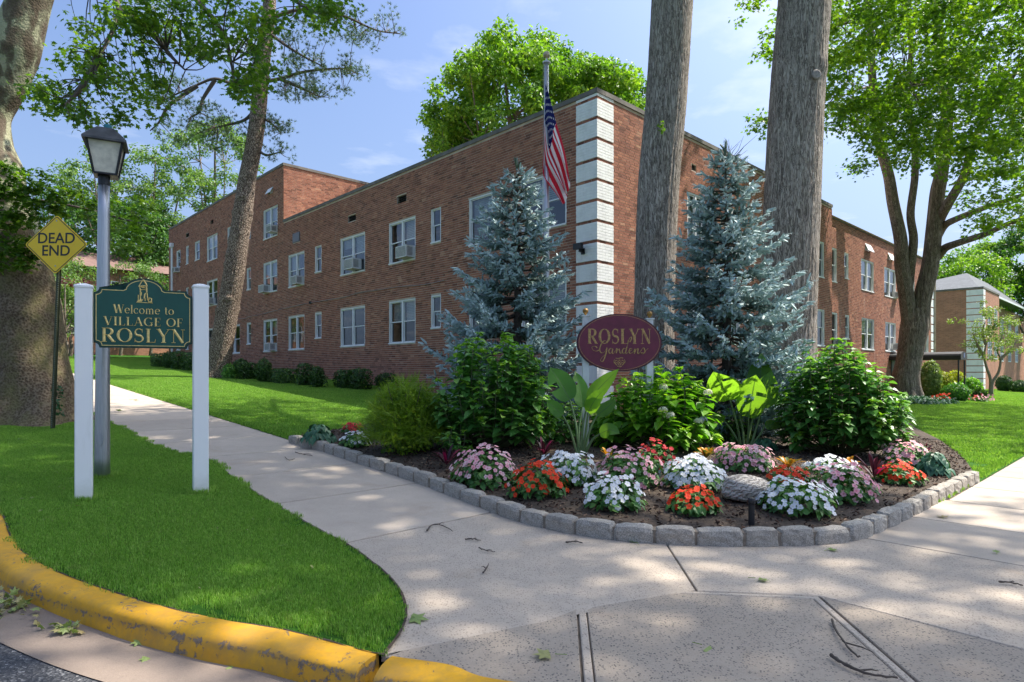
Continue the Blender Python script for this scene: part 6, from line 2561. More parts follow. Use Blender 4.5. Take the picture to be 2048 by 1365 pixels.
# ------------------------------------------------------------------ plants of the corner bed
def shrub_leafy(name, label, cat, px0, px1, top_py, base_py, seed, mat, newmat, leaf=.13, stems=60, Yoff=None, per=13, heads=0, tip=True, squash=1.0, base_tpl=OVATE):
    rs = np.random.RandomState(seed); np.random.seed(seed)
    b = bgp((px0 + px1) / 2, base_py)
    R = (px1 - px0) / 2 / F * b.y
    Yc = b.y + R * .8
    x = P((px0 + px1) / 2, 0, Yc).x
    R = (px1 - px0) / 2 / F * Yc
    z0 = bed_z(x, Yc)
    Ht = P(0, top_py, Yc - R * .2).z - z0
    t = thing(name, label, cat, (x, Yc, z0))
    sm = MB(); lv = MB(); nw = MB()
    posL, NL, TL, SL, rL = [], [], [], [], []
    tips = []
    for i in range(stems):
        az = rs.rand() * 6.283
        q = rs.rand() ** .5
        top = np.array([x + math.cos(az) * R * q * .98, Yc + math.sin(az) * R * q * .9, z0 + Ht * (math.sqrt(max(0.03, 1 - (q * .97) ** 2.4)) * rs.uniform(.80, 1.04)) * squash])
        # low side shoots too
        if i % 3 == 0:
            top[2] = z0 + (top[2] - z0) * rs.uniform(.25, .8)
            top[0] = x + math.cos(az) * R * .95; top[1] = Yc + math.sin(az) * R * .9
        bot = np.array([x + math.cos(az) * R * .2, Yc + math.sin(az) * R * .2, z0])
        mid = bot * .45 + top * .55 + np.array([math.cos(az) * R * .18, math.sin(az) * R * .18, .0])
        C = catmull([bot, mid, top], 6)
        sm.tube(C, np.linspace(.008, .003, len(C)), 4, cap=False)
        L = np.linalg.norm(top - bot)
        nn = max(4, int(L * 0.72 / .075))
        for k in range(nn):
            s_ = 1 - k / nn * .80
            p_ = np.array([np.interp(s_, np.linspace(0, 1, len(C)), C[:, j]) for j in range(3)])
            tg = nrm(C[-1] - C[-4])
            a0 = rs.rand() * 3.14 + k * 1.57
            for sg in (0, 1):
                an = a0 + sg * math.pi + rs.uniform(-.3, .3)
                side = nrm(np.cross(tg, [math.cos(an), math.sin(an), .3]))
                d_ = nrm(side * 1.0 + tg * (.55 if k < 2 else .15) + np.array([0, 0, -.05]))
                if k == 0: d_ = nrm(side * .6 + tg)
                posL.append(p_ + d_ * .012); TL.append(d_)
                NL.append(nrm(np.array([0, 0, 1.0]) + tg * .5 + rs.normal(size=3) * .28))
                SL.append(leaf * (.55 if k == 0 else .85 if k == 1 else rs.uniform(.8, 1.25)))
                rL.append(np.clip((0.95 if k < 2 else .55) * rs.rand() + (.25 if k < 2 else 0), 0, 1))
        tips.append((top, tg))
    posL = np.array(posL)
    scatter(lv, base_tpl, posL, frames(np.array(NL), np.array(TL)), np.array(SL), rnd=np.array(rL))
    o = lv.build('foliage', mat, t); o['kind'] = 'stuff'
    sm.build('stems', M_STEM, t)
    if tip:
        for (p_, tg) in tips:
            if rs.rand() < .72:
                n = 6
                d_ = nrm(tg[None] * .9 + rs.normal(size=(n, 3)) * .6)
                scatter(nw, base_tpl, np.repeat(p_[None], n, 0), frames(np.array([0, 0, 1.0]) + rs.normal(size=(n, 3)) * .3, d_), np.full(n, leaf * .48))
        o = nw.build('new_growth', newmat, t); o['kind'] = 'stuff'
    if heads:
        hm = []
        for v in range(2):
            hb = MB(); n = 60
            d_ = nrm(rs.normal(size=(n, 3))); d_ = d_[d_[:, 2] > -.3]
            fb_ = (np.array([(0, 0, 0), (.5, .5, .1), (-.5, .5, .1), (-.5, -.5, .1), (.5, -.5, .1)]), np.array([(0, 1, 2), (0, 2, 3), (0, 3, 4), (0, 4, 1)]))
            scatter(hb, fb_, d_ * np.array([.055, .055, .042]), frames(d_, rs.normal(size=d_.shape)), np.full(len(d_), .026))
            hm.append(make_mesh('flower_head', np.concatenate(hb.V), np.concatenate(hb.T), None, np.concatenate(hb.R), mats=(M_HEADBLUE if v else M_HEAD,)))
        order = sorted(range(len(tips)), key=lambda i: tips[i][0][1])
        for k in range(heads):
            p_ = tips[order[k * 3 % len(order)]][0]
            inst('flower_head', hm[1 if k % 4 == 3 else 0], p_ + np.array([0, -.03, .03]), t, rot=(rs.rand() * .5, rs.rand() * .5, rs.rand() * 6))
    return t


shrub_leafy('hydrangea_shrub', 'tall leafy green shrub left of the flagpole, pale green shoot tips', 'shrub', 862, 1108, 664, 914, 1, M_HYD, M_NEWLEAF, .15, 130)
shrub_leafy('hydrangea_shrub', 'broad glossy hydrangea with cream flower heads below the oval sign', 'shrub', 1188, 1432, 736, 908, 2, M_HYD2, M_NEWLEAF, .18, 90, heads=8)
shrub_leafy('hydrangea_shrub', 'large dense green shrub at the right end of the bed', 'shrub', 1560, 1800, 682, 920, 3, M_HYD, M_NEWLEAF, .15, 140)
shrub_leafy('hydrangea_shrub', 'pale leaved shrub squeezed between banana plant and large right shrub', 'shrub', 1500, 1610, 735, 870, 4, M_HYD2, M_NEWLEAF, .10, 26)
shrub_leafy('hydrangea_shrub', 'low green sprig at the foot of the tall left shrub', 'shrub', 880, 945, 838, 922, 6, M_HYD, M_NEWLEAF, .10, 9)

shrub_leafy('hydrangea_shrub', 'dark leafy shrub filling the gap behind the first banana plant', 'shrub', 1080, 1200, 800, 888, 7, M_HYD, M_NEWLEAF, .13, 40)
shrub_leafy('hydrangea_shrub', 'dark leafy shrub low between hydrangea and second banana plant', 'shrub', 1405, 1500, 815, 890, 8, M_HYD, M_NEWLEAF, .12, 26)

# yellow green thread cypress
rs = np.random.RandomState(14); np.random.seed(14)
b = bgp(812, 915)
R = 80 / F * b.y * 1.1
Yc = b.y + R * .7
x = P(812, 0, Yc).x; z0 = bed_z(x, Yc); Ht = P(0, 752, Yc).z - z0 + .04
cyp = thing('thread_cypress', 'feathery golden green mounded cypress shrub at the left of the bed', 'shrub', (x, Yc, z0))
n = 5200
d = nrm(rs.normal(size=(n, 3))); d[:, 2] = np.abs(d[:, 2]) - .12
k = rs.uniform(.62, 1.0, n)[:, None] * (1 + .10 * np.sin(d[:, :1] * 9) * np.sin(d[:, 1:2] * 8))
pos = np.array([x, Yc, z0 + Ht * .22]) + d * k * np.array([R, R * .9, Ht * .80])
pos = pos[pos[:, 2] > z0 + .03]
d = nrm(pos - np.array([x, Yc, z0 + Ht * .1]))
n = len(pos)
fr_ = []
for s_ in (-1, 1):
    for q in range(4):
        a0 = .12 + q * .22
        fr_.append([(a0, 0, 0), (a0 + .06, 0, 0), (a0 + .34, s_ * (.20 - .03 * q), -.05)])
fr_.append([(0, -.02, 0), (0, .02, 0), (1.05, 0, -.12)])
frV = np.array([v for f_ in fr_ for v in f_]); frT = np.arange(len(frV)).reshape(-1, 3)
fb = MB()
dT = nrm(d + np.array([0, 0, .0]) + rs.normal(size=(n, 3)) * .6)
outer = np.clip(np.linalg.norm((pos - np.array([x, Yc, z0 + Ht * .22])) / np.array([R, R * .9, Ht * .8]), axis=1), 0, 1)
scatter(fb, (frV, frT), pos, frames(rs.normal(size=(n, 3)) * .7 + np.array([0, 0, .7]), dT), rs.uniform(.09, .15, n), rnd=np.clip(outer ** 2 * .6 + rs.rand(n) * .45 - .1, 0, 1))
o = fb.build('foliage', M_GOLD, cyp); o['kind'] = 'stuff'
sb = MB()
for i in range(26):
    az = rs.rand() * 6.28; sb.tube([(x, Yc, z0), (x + math.cos(az) * R * .4, Yc + math.sin(az) * R * .35, z0 + Ht * .45), (x + math.cos(az) * R * .75, Yc + math.sin(az) * R * .7, z0 + Ht * rs.uniform(.3, .85))], [.012, .008, .003], 4)
sb.build('stems', M_TWIG, cyp)
# inner dark mass keeps the mound dense
ib = MB()
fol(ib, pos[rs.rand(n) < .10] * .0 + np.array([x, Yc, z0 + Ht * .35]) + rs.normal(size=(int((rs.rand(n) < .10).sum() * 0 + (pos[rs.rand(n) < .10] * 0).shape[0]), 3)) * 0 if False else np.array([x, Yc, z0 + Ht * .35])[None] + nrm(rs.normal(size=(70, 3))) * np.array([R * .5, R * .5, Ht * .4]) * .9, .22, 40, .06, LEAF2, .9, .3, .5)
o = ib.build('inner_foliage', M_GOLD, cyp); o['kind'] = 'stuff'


# banana like plants: every leaf and stalk a part
def big_leaf(pts, wd, name, parent, fold=.07, wave=.004, seed=0, tear=0, face=(0, -1.0, .55)):
    rs = np.random.RandomState(seed)
    C = catmull(pts, 6)
    n = len(C); m = 9
    s = np.linspace(0, 1, n)
    W = wd * np.sin(np.clip(s * 1.02 + .03, 0, 1) ** .72 * math.pi) ** .62
    tg = nrm(np.gradient(C, axis=0))
    side = nrm(np.cross(tg, np.array(face)))
    nn = np.cross(side, tg)
    V, uv = [], []
    for j in range(m):
        v = (j / (m - 1)) * 2 - 1
        off = side * (v * W)[:, None] + nn * (fold * (abs(v) * W))[:, None]
        off = off + nn * (wave * np.sin(s * 22 + v * 2) * abs(v))[:, None]
        V.append(C + off)
        uv.append(np.stack([s, np.full(n, (v + 1) / 2)], 1))
    V = np.stack(V, 1).reshape(-1, 3); uv = np.stack(uv, 1).reshape(-1, 2)
    Q = grid_faces(n, m)
    if tear:
        keep = np.ones(len(Q), bool)
        for _ in range(tear):
            i0 = rs.randint(4, n - 5); sd = rs.randint(2)
            for j in range(3):
                keep[i0 * (m - 1) + (j if sd else m - 2 - j)] = False
        Q = Q[keep]
    mb = MB().add(V, Q=Q)
    return mb.build(name, M_BANANA, parent, smooth=True, uv=uv)


def banana(label, base_px, base_py, stalks, seed):
    b = bgp(base_px, base_py)
    t = thing('banana_plant', label, 'plant', b)
    for i, (l_, wd, dy, tear) in enumerate(stalks):
        # l_: px points base..leaf start..leaf tip ; index 3 is where the blade begins
        Yb_ = b.y
        pts = [np.array(P(q[0], q[1], Yb_ + dy * k / (len(l_) - 1))) for k, q in enumerate(l_)]
        pts[0] = np.array([pts[0][0], pts[0][1], bed_z(pts[0][0], pts[0][1]) - .02])
        st = MB(); C = catmull(pts[:3], 5)
        st.tube(C, np.linspace(.020, .010, len(C)), 6)
        st.build('stalk', M_PETIOLE, t)
        big_leaf(pts[2:], wd / F * Yb_, 'leaf', t, seed=seed * 10 + i, tear=tear, face=(0, -1.0, .55) if (seed == 1 or i == 4) else (-.62, -.78, .02))
    return t


banana('broad leaved banana plant with dark green leaves below the oval sign', 1160, 908,
       [([(1158, 908), (1152, 850), (1140, 800), (1118, 762), (1100, 735)], 27, .25, 2), ([(1163, 908), (1166, 850), (1178, 800), (1205, 770), (1238, 738)], 17, -.2, 0),
        ([(1160, 908), (1158, 860), (1165, 815), (1160, 775), (1150, 742)], 17, .5, 1), ([(1165, 908), (1172, 860), (1176, 825), (1190, 800), (1212, 775)], 15, -.3, 0),
        ([(1155, 908), (1140, 860), (1125, 830), (1108, 815), (1092, 800)], 15, -.2, 0), ([(1168, 908), (1185, 880), (1200, 868), (1220, 860), (1240, 868)], 15, -.3, 0),
        ([(1166, 908), (1180, 860), (1195, 830), (1215, 815), (1232, 798)], 14, .1, 0)], 1)
banana('banana plant with glowing backlit leaves beside the right spruce', 1492, 893,
       [([(1482, 893), (1474, 850), (1460, 800), (1442, 770), (1426, 744)], 31, -.35, 1), ([(1488, 893), (1484, 850), (1470, 800), (1466, 775), (1456, 752)], 20, .0, 0), ([(1494, 893), (1497, 860), (1497, 835), (1506, 782), (1512, 750)], 29, -.3, 1),
        ([(1500, 893), (1515, 850), (1524, 815), (1534, 778), (1542, 742)], 25, .0, 1), ([(1492, 893), (1505, 840), (1518, 790), (1521, 750), (1523, 706)], 28, .45, 0),
        ([(1500, 893), (1520, 870), (1530, 852), (1545, 850), (1562, 856)], 10, -.1, 0), ([(1484, 893), (1462, 860), (1448, 842), (1432, 835), (1415, 840)], 10, -.1, 0)], 2)


# hostas
def hosta(label, px, py, wd, ht, seed):
    rs = np.random.RandomState(seed)
    b = bgp(px, py)
    R = wd / 2 / F * b.y
    t = thing('hosta_plant', label, 'plant', (b.x, b.y + R * .5, bed_z(b.x, b.y + R * .5)))
    n = 110
    az = rs.rand(n) * 6.283; q = rs.rand(n) ** .6
    z0 = bed_z(b.x, b.y + R * .5)
    pos = np.stack([b.x + np.cos(az) * R * q * .6, b.y + R * .5 + np.sin(az) * R * q * .6, z0 + ht * (1 - q ** 2 * .75) * rs.uniform(.7, 1, n)], 1)
    T = np.stack([np.cos(az), np.sin(az), .35 - q * .7], 1) + rs.normal(size=(n, 3)) * .15
    lv = MB()
    scatter(lv, HOSTA, pos, frames(np.stack([np.cos(az) * .4, np.sin(az) * .4, np.ones(n)], 1), T), rs.uniform(.08, .125, n))
    o = lv.build('foliage', M_HOSTA, t); o['kind'] = 'stuff'
    sb = MB()
    for p_ in pos[::3]:
        sb.tube([(b.x, b.y + R * .5, z0), tuple(p_)], .004, 3, cap=False)
    sb.build('stalks', M_PETIOLE, t)


hosta('blue green hosta at the left tip of the granite edging', 630, 886, 92, .26, 1)
hosta('blue green hosta at the right tip of the flower bed', 1882, 952, 84, .26, 2)
hosta('low blue green hosta half hidden under the banana plants', 1535, 900, 60, .16, 3)


# flowering clumps: every blossom a part
def blossom_mesh(mat, nm):
    V, T, r = [], [], []
    for k in range(5):
        a = k * 2 * math.pi / 5
        loc = [(0, 0, 0, 0), (.45, -.40, .05, .6), (.88, -.42, .10, 1), (1.08, .0, .04, 1), (.88, .42, .10, 1), (.45, .40, .05, .6)]
        o_ = len(V)
        for (u, v, z, q) in loc:
            V.append((u * math.cos(a) - v * math.sin(a), u * math.sin(a) + v * math.cos(a), z + .02 * (k % 2))); r.append(q)
        T += [(o_, o_ + 1, o_ + 2), (o_, o_ + 2, o_ + 3), (o_, o_ + 3, o_ + 4), (o_, o_ + 4, o_ + 5)]
    return make_mesh('blossom', np.array(V) * 1.0, np.array(T), None, rnd=np.array(r), mats=(mat,))


BL = {'white': blossom_mesh(M_PWHITE, 'w'), 'pink': blossom_mesh(M_PPINK, 'p'), 'orange': blossom_mesh(M_PORANGE, 'o'), 'red': blossom_mesh(M_PRED, 'r')}


def clump(color, label, px, ytop, ybot, wd, seed, nb=52, fs=.024):
    rs = np.random.RandomState(seed); np.random.seed(seed)
    b = bgp(px, ybot - 4)
    R = wd / 2 / F * b.y
    R = wd / 2 / F * (b.y + R) * 1.02
    Yc = b.y + R * .85
    x = P(px, 0, Yc).x
    z0 = bed_z(x, Yc)
    Ht = max(.13, P(0, ytop + 4, Yc).z - z0)
    t = thing('impatiens_plant', label, 'flowering plant', (x, Yc, z0), 'flowering clumps in the corner bed')
    n = int(300 * (R / .22) ** 1.2)
    d = nrm(rs.normal(size=(n, 3))); d[:, 2] = np.abs(d[:, 2])
    k = rs.uniform(.55, .97, n)[:, None]
    wob = lambda q: 1 + .16 * np.sin(5 * q[..., 0] + seed) * np.cos(4 * q[..., 1] + seed * 2) + .07 * np.sin(9 * q[..., 2] + 7 * q[..., 0] + seed)
    pos = np.array([x, Yc, z0 + .02]) + d * (k * wob(d)[:, None]) * np.array([R, R, Ht - .02])
    lv = MB()
    scatter(lv, OVATE, pos, frames(d * .7 + np.array([0, 0, .8]) + rs.normal(size=(n, 3)) * .3, d * np.array([1, 1, .3]) + rs.normal(size=(n, 3)) * .5), rs.uniform(.05, .085, n))
    o = lv.build('foliage', M_IMPLEAF, t); o['kind'] = 'stuff'
    nb = int(nb * 1.45 * (R / .22) ** 1.3)
    cand = []
    tries = 0
    while len(cand) < nb and tries < 5000:
        tries += 1
        q = rs.normal(size=3); q /= np.linalg.norm(q); q[2] = abs(q[2])
        if q[1] > .55: continue
        if q[2] < .22 and rs.rand() < .7: continue
        if any(np.dot(q, c) > 1 - .5 * (1.25 * fs / R) ** 2 for c in cand): continue
        cand.append(q)
    for q in cand:
        p_ = np.array([x, Yc, z0 + .02]) + q * np.array([R, R, Ht]) * rs.uniform(.90, 1.07) * wob(q)
        nrm_ = Vector(q * np.array([1, 1, 1]) + np.array([0, -.35, .35]) + rs.normal(size=3) * .22)
        e = nrm_.to_track_quat('Z', 'Y').to_euler()
        e.rotate_axis('Z', rs.rand() * 6.28)
        inst('blossom', BL[color], p_, t, rot=e, scale=fs * rs.uniform(.82, 1.15))


CL = [('pink', 'pink impatiens clump at the front left, in front of the tall leafy shrub', 972, 893, 985, 128, 48), ('orange', 'orange red clump near the kerb between pink and white plants on the left', 1077, 926, 1005, 112, 52),
      ('white', 'white clump behind and right of the left orange clump', 1138, 904, 980, 112, 72), ('white', 'white clump nearest the granite edging below the banana plant', 1228, 950, 1030, 116, 50),
      ('pink', 'sparse pink clump right of the banana stalks', 1255, 896, 985, 128, 36), ('red', 'red clump in front of the hydrangea with cream heads', 1308, 884, 950, 92, 36),
      ('white', 'large dense white clump at the middle of the bed', 1388, 913, 990, 118, 88), ('orange', 'small orange red clump near the edging, left of the banded stone', 1390, 975, 1037, 98, 46),
      ('pink', 'pale pink clump in front of the backlit banana plant', 1490, 889, 950, 122, 62), ('orange', 'orange red clump peeking over the banded stone', 1578, 934, 985, 84, 46),
      ('white', 'white clump beside the black path light', 1590, 958, 1042, 140, 52), ('white', 'white clump behind the pink clump on the right side', 1660, 916, 955, 90, 66),
      ('pink', 'pink clump right of the black path light, dark leaves below', 1683, 928, 1015, 122, 44), ('orange', 'orange clump at the right below the dark red foliage', 1797, 924, 975, 84, 44),
      ('pink', 'pink clump at the far right beside the hosta', 1817, 884, 945, 96, 58), ('red', 'small red clump behind the left hosta', 706, 848, 872, 42, 46), ('white', 'small white clump beside the golden cypress', 711, 862, 900, 56, 34)]
for i, (c_, lab, px, y0, y1, wd, nb) in enumerate(CL):
    clump(c_, lab, px, y0, y1, wd, 100 + i, nb)


# strappy plants: each long leaf a part
def strappy(name, label, cat, px, py, leaves, mats, seed, ln, wd, up=.8):
    rs = np.random.RandomState(seed)
    b = bgp(px, py)
    t = thing(name, label, cat, b)
    for i in range(leaves):
        az = i * 2.4 + rs.uniform(-.3, .3)
        L = ln * rs.uniform(.75, 1.1)
        e = rs.uniform(.35, .9) * up
        d = np.array([math.cos(az), math.sin(az), 0])
        n = 8
        s = np.linspace(0, 1, n)
        rr = L * s * math.cos(e * 1.3)
        C = np.array(b) + d * rr[:, None] + np.array([0, 0, 1.0]) * (.03 + L * (s * math.sin(e * 1.3) - .28 * s ** 2.4))[:, None]
        W = wd * np.sin(np.clip(s * .96 + .04, 0, 1) * math.pi) ** .7
        side = np.array([-d[1], d[0], 0])
        V = np.stack([C - side * W[:, None] + np.array([0, 0, .25]) * W[:, None], C, C + side * W[:, None] + np.array([0, 0, .25]) * W[:, None]], 1).reshape(-1, 3)
        MB().add(V, Q=grid_faces(n, 3), r=rs.rand()).build('leaf', mats[0] if i < leaves * .72 else mats[1], t, smooth=True)


for i, (px, py, lab) in enumerate([(1218, 925, 'yellow orange croton left, behind the sparse pink clump'), (1412, 922, 'yellow orange croton behind the dense white clump'), (1576, 942, 'yellow orange croton above the orange clump by the stone'), (1698, 935, 'small yellow croton behind the right white clump')]):
    strappy('croton_plant', lab, 'plant', px, py, 15 if i < 3 else 8, (M_CROTON, M_CROTON), 5 + i, .23 if i < 3 else .15, .026, 1.1)
for i, (px, py, lab, ln) in enumerate([(893, 935, 'dark red cordyline at the foot of the tall leafy shrub', .34), (1088, 915, 'dark red cordyline left of the banana plant', .32), (1748, 960, 'tall magenta and dark cordyline right of the pink clump', .40), (1842, 925, 'dark red cordyline above the right hosta', .34)]):
    strappy('cordyline_plant', lab, 'plant', px, py, 17, (M_CORDY, M_CORDYPINK), 15 + i, ln, .019, 1.15)

# banded stone and path light
b = bgp(1507, 1006)
rk = MB()
bm = bmesh.new(); bmesh.ops.create_icosphere(bm, subdivisions=4, radius=1.0)
rs = np.random.RandomState(2)
ph = rs.rand(9) * 6
for v in bm.verts:
    c = v.co.copy()
    k = 1 + .10 * math.sin(2.1 * c.x + ph[0]) + .07 * math.sin(4 * c.z + 2 * c.x + ph[1]) + .025 * math.sin(13 * c.z + 4 * c.x + ph[2]) + .03 * math.sin(7 * c.y + ph[3])
    z = c.z * k
    v.co = Vector((c.x * k * .24 * (1 + .15 * c.z) + .05 * c.z, c.y * k * .15, max(z, -.75) * .125 - .02 * c.x * 1.5))
me = bpy.data.meshes.new('rock'); bm.to_mesh(me); bm.free()
for p_ in me.polygons: p_.use_smooth = True
me.materials.append(M_ROCK)
o = inst('rock', me, (b.x, b.y + .10, b.z + .095), None)
tag(o, 'rounded grey stone with banded grain lying among the flowers', 'rock')
b = bgp(1503, 1048)
pl_ = thing('path_light', 'short black path light post standing in the mulch before the stone', 'garden light', b)
mb = MB(); mb.lathe([(.024, -.03), (.024, .15), (.026, .152), (.026, .158), (.022, .16)], b, 14); mb.build('post', M_BLACK, pl_, smooth=False)
mb = MB(); mb.lathe([(.030, .165), (.033, .17), (.033, .19), (.027, .205), (.006, .212)], b, 14)
for k in range(3): mb.lathe([(.031, .163 + .014 * k), (.031, .168 + .014 * k)], b, 14)
mb.build('lamp_head', M_BLACK, pl_)


# ------------------------------------------------------------------ clipped shrubs along the building
def boxwood(label, x0, x1, y0, y1, seed, mat=M_YEW, round_=.0, grp='clipped shrubs along the facade', ls=.045, name='boxwood_shrub', side='L', gap=.35):
    """x0..x1, y0..y1 in px, standing about 0.8 m before the facade"""
    rs = np.random.RandomState(seed); np.random.seed(seed)
    b = gp((x0 + x1) / 2, y1)
    Y = b.y
    w_ = (x1 - x0) / F * Y; h = (y1 - y0) / F * Y
    z0 = b.z
    D = min(max(w_, .5), .9)
    yc = Y + D * .4
    b = GV(b.x * yc / Y, yc)
    t = thing(name, label, 'shrub', b, grp)
    n = int(1500 * (w_ * h + .25))
    if round_ > .5:
        d = nrm(rs.normal(size=(n, 3)))
        pos = np.array([b.x, b.y, z0 + h / 2]) + d * np.array([w_ / 2, D / 2, h / 2]) * rs.uniform(.86, 1.02, n)[:, None]
    else:
        q = rs.uniform(-1, 1, (n, 3))
        ax = rs.randint(3, size=n)
        q[np.arange(n), ax] = np.sign(q[np.arange(n), ax]) * rs.uniform(.88, 1.03, n)
        q = q / (1 + .13 * (np.abs(q).sum(1, keepdims=True) - 1).clip(0) ** 1)
        d = nrm(q)
        # oriented with the facade
        u = np.array([LX, LY]) if side == 'L' else np.array([RX, RY])
        v = np.array([-u[1], u[0]])
        ww = w_ / 2 / max(.4, abs(u[0])) * .8
        pos = np.zeros((n, 3))
        pos[:, 0] = b.x + q[:, 0] * ww * u[0] + q[:, 1] * D / 2 * v[0]
        pos[:, 1] = b.y + q[:, 0] * ww * u[1] + q[:, 1] * D / 2 * v[1]
        pos[:, 2] = z0 + h / 2 + q[:, 2] * h / 2
        d = nrm(pos - np.array([b.x, b.y, z0 + h / 2]))
    fb = MB()
    scatter(fb, LEAF2, pos, frames(d + rs.normal(size=(n, 3)) * .5, rs.normal(size=(n, 3)) + np.array([0, 0, .5])), rs.uniform(.7, 1.3, n) * ls * 1.6)
    # solid twiggy heart
    fol(fb, np.array([b.x, b.y, z0 + h * .45])[None] + rs.uniform(-1, 1, (14, 3)) * np.array([w_ * .26, D * .24, h * .25]), .22, 26, ls * 2.2, LEAF2, 1, .3, .5)
    o = fb.build('foliage', mat, t); o['kind'] = 'stuff'
    sb = MB()
    for k in range(5):
        a0 = rs.rand() * 6.28
        sb.tube([(b.x, b.y, z0 - .03), (b.x + math.cos(a0) * w_ * .2, b.y + math.sin(a0) * .12, z0 + h * .6)], .012, 4)
    sb.build('stems', M_TWIG, t)


SHR = [('dark clipped shrub farthest along the lawn', 304, 336, 707, 736), ('rounded clipped shrub, second from the far end', 326, 352, 703, 739), ('clipped shrub, third from the far end', 346, 370, 702, 741), ('broad clipped shrub behind the right white post', 364, 412, 704, 744),
       ('clipped shrub just right of the leaning trunk, behind a smaller one', 467, 497, 718, 752), ('small clipped shrub right of the leaning trunk', 478, 497, 724, 761), ('clipped shrub between two small ones near the pine', 494, 512, 726, 761), ('tall square clipped shrub below the ground floor air conditioner', 513, 543, 717, 767),
       ('low box hedge left of the basement window', 541, 596, 738, 770), ('round clipped shrub right of the basement window', 599, 624, 727, 774), ('round clipped shrub touching its taller left neighbour', 622, 648, 733, 778),
       ('flat topped clipped shrub below the second wide window', 672, 712, 741, 779), ('upright clipped shrub in front of a flat topped one', 699, 740, 738, 782), ('low box hedge beside the golden cypress', 748, 815, 746, 778)]
for i, (lab, x0, x1, y0, y1) in enumerate(SHR):
    boxwood(lab, x0, x1, y0, y1, 200 + i, round_=0 if (i % 3 != 1) else 1)
boxwood('loose light green azalea at the foot of the leaning pine', 448, 468, 728, 760, 230, M_HYD, 1, ls=.05)
# mulch strip along the facade
V, Q = abmesh(np.arange(9.3, 45, .5), np.array([10.35, 11.0, 11.7]), .03)
o = MB().add(V, Q=Q, r=.2).build('facade_border_soil', M_SOIL); o['kind'] = 'structure'
# basement window below
mb = MB(); ub0, ub1 = sorted((u_left(596), u_left(607)))
FL.box(mb, (ub0, ub1), (.012, .05), (EYE - .55, EYE - .05))
mb.build('basement_window', M_WHITE, bld)

# planting on the right lawn in front of the entrance
RS = [('wide yellow green rounded shrub by the entrance canopy', 1868, 1905, 745, 795, M_YELLOWSHRUB), ('bright yellow rounded shrub under the canopy', 1895, 1928, 742, 790, M_YELLOWSHRUB), ('loose green shrub between maple trunk and yellow shrubs', 1842, 1880, 722, 800, M_PALELEAF),
      ('green shrub with pale flowers before the canopy posts', 1886, 1938, 768, 804, M_HYD), ('light green shrub at the outer canopy post', 1920, 1962, 756, 800, M_HYD2), ('small dark clipped shrub at the end of the entrance planting', 1948, 1972, 780, 804, M_YEW),
      ('rounded dark evergreen beside the second building', 1994, 2022, 752, 784, M_YEW), ('low dark hedge at the right edge by the second building', 2015, 2070, 762, 786, M_YEW)]
for i, (lab, x0, x1, y0, y1, m) in enumerate(RS):
    boxwood(lab, x0, x1, y0, y1, 300 + i, m, 1, 'shrubs by the entrance canopy', .07, 'rounded_shrub', 'R')
rs = np.random.RandomState(5); np.random.seed(6)
gc = MB()
pts = [tuple(gp(rs.uniform(1785, 1905), rs.uniform(796, 806), .10)) for _ in range(110)]
fol(gc, np.array(pts), .22, 16, .17, LANCE, .6, .5, .8)
o = gc.build('ground_cover', M_HOSTA); o['kind'] = 'stuff'; o['label'] = 'strappy dark ground cover at the foot of the forked maple'
for i, (x, y, lab, m) in enumerate([(1905, 800, 'orange flowers in front of the rounded shrub with pale blooms', 'orange'), (1938, 803, 'small orange and red flowers by the outer canopy post', 'red'), (1968, 806, 'pink orange flowers at the outer end of the entrance planting', 'pink'), (1880, 804, 'few orange flowers near the maple ground cover', 'orange')]):
    b = gp(x, y)
    t = thing('flower_patch', lab, 'flowering plant', b, 'small flowers by the entrance')
    fb = MB(); fol(fb, [tuple(b + Vector((rs.uniform(-.35, .35), rs.uniform(-.2, .2), .12))) for _ in range(6)], .2, 30, .10, LEAF2, .8, .5, .6)
    o = fb.build('foliage', M_IMPLEAF, t); o['kind'] = 'stuff'
    for k in range(26):
        inst('blossom', BL[m], b + Vector((rs.uniform(-.45, .45), rs.uniform(-.35, .1), rs.uniform(.12, .36))), t, rot=(1.0 + rs.normal() * .3, 0, rs.normal() * .5), scale=.05)

# ------------------------------------------------------------------ lettering from strokes (serif capitals and a script hand)
def arc(cx, cy, rx, ry, a0, a1, n=14):
    return [(cx + rx * math.cos(math.radians(a0 + (a1 - a0) * i / (n - 1))), cy + ry * math.sin(math.radians(a0 + (a1 - a0) * i / (n - 1)))) for i in range(n)]


TH, TN = .17, .045          # thick and thin stroke widths for cap height 1


def S(pts, w0=TH, w1=None):
    return (pts, w0, w0 if w1 is None else w1)


def serif(x, y, w_=.26):
    return S([(x - w_ / 2, y), (x + w_ / 2, y)], .045)


def ring(cx, cy, rx, ry, n=40, a0=0, a1=360, thick=TH, thin=TN):
    pts = arc(cx, cy, rx, ry, a0, a1, n)
    ws = [thin + (thick - thin) * abs(math.cos(math.radians(a0 + (a1 - a0) * i / (n - 1)))) ** 1.5 for i in range(n)]
    return (pts, ws, None)


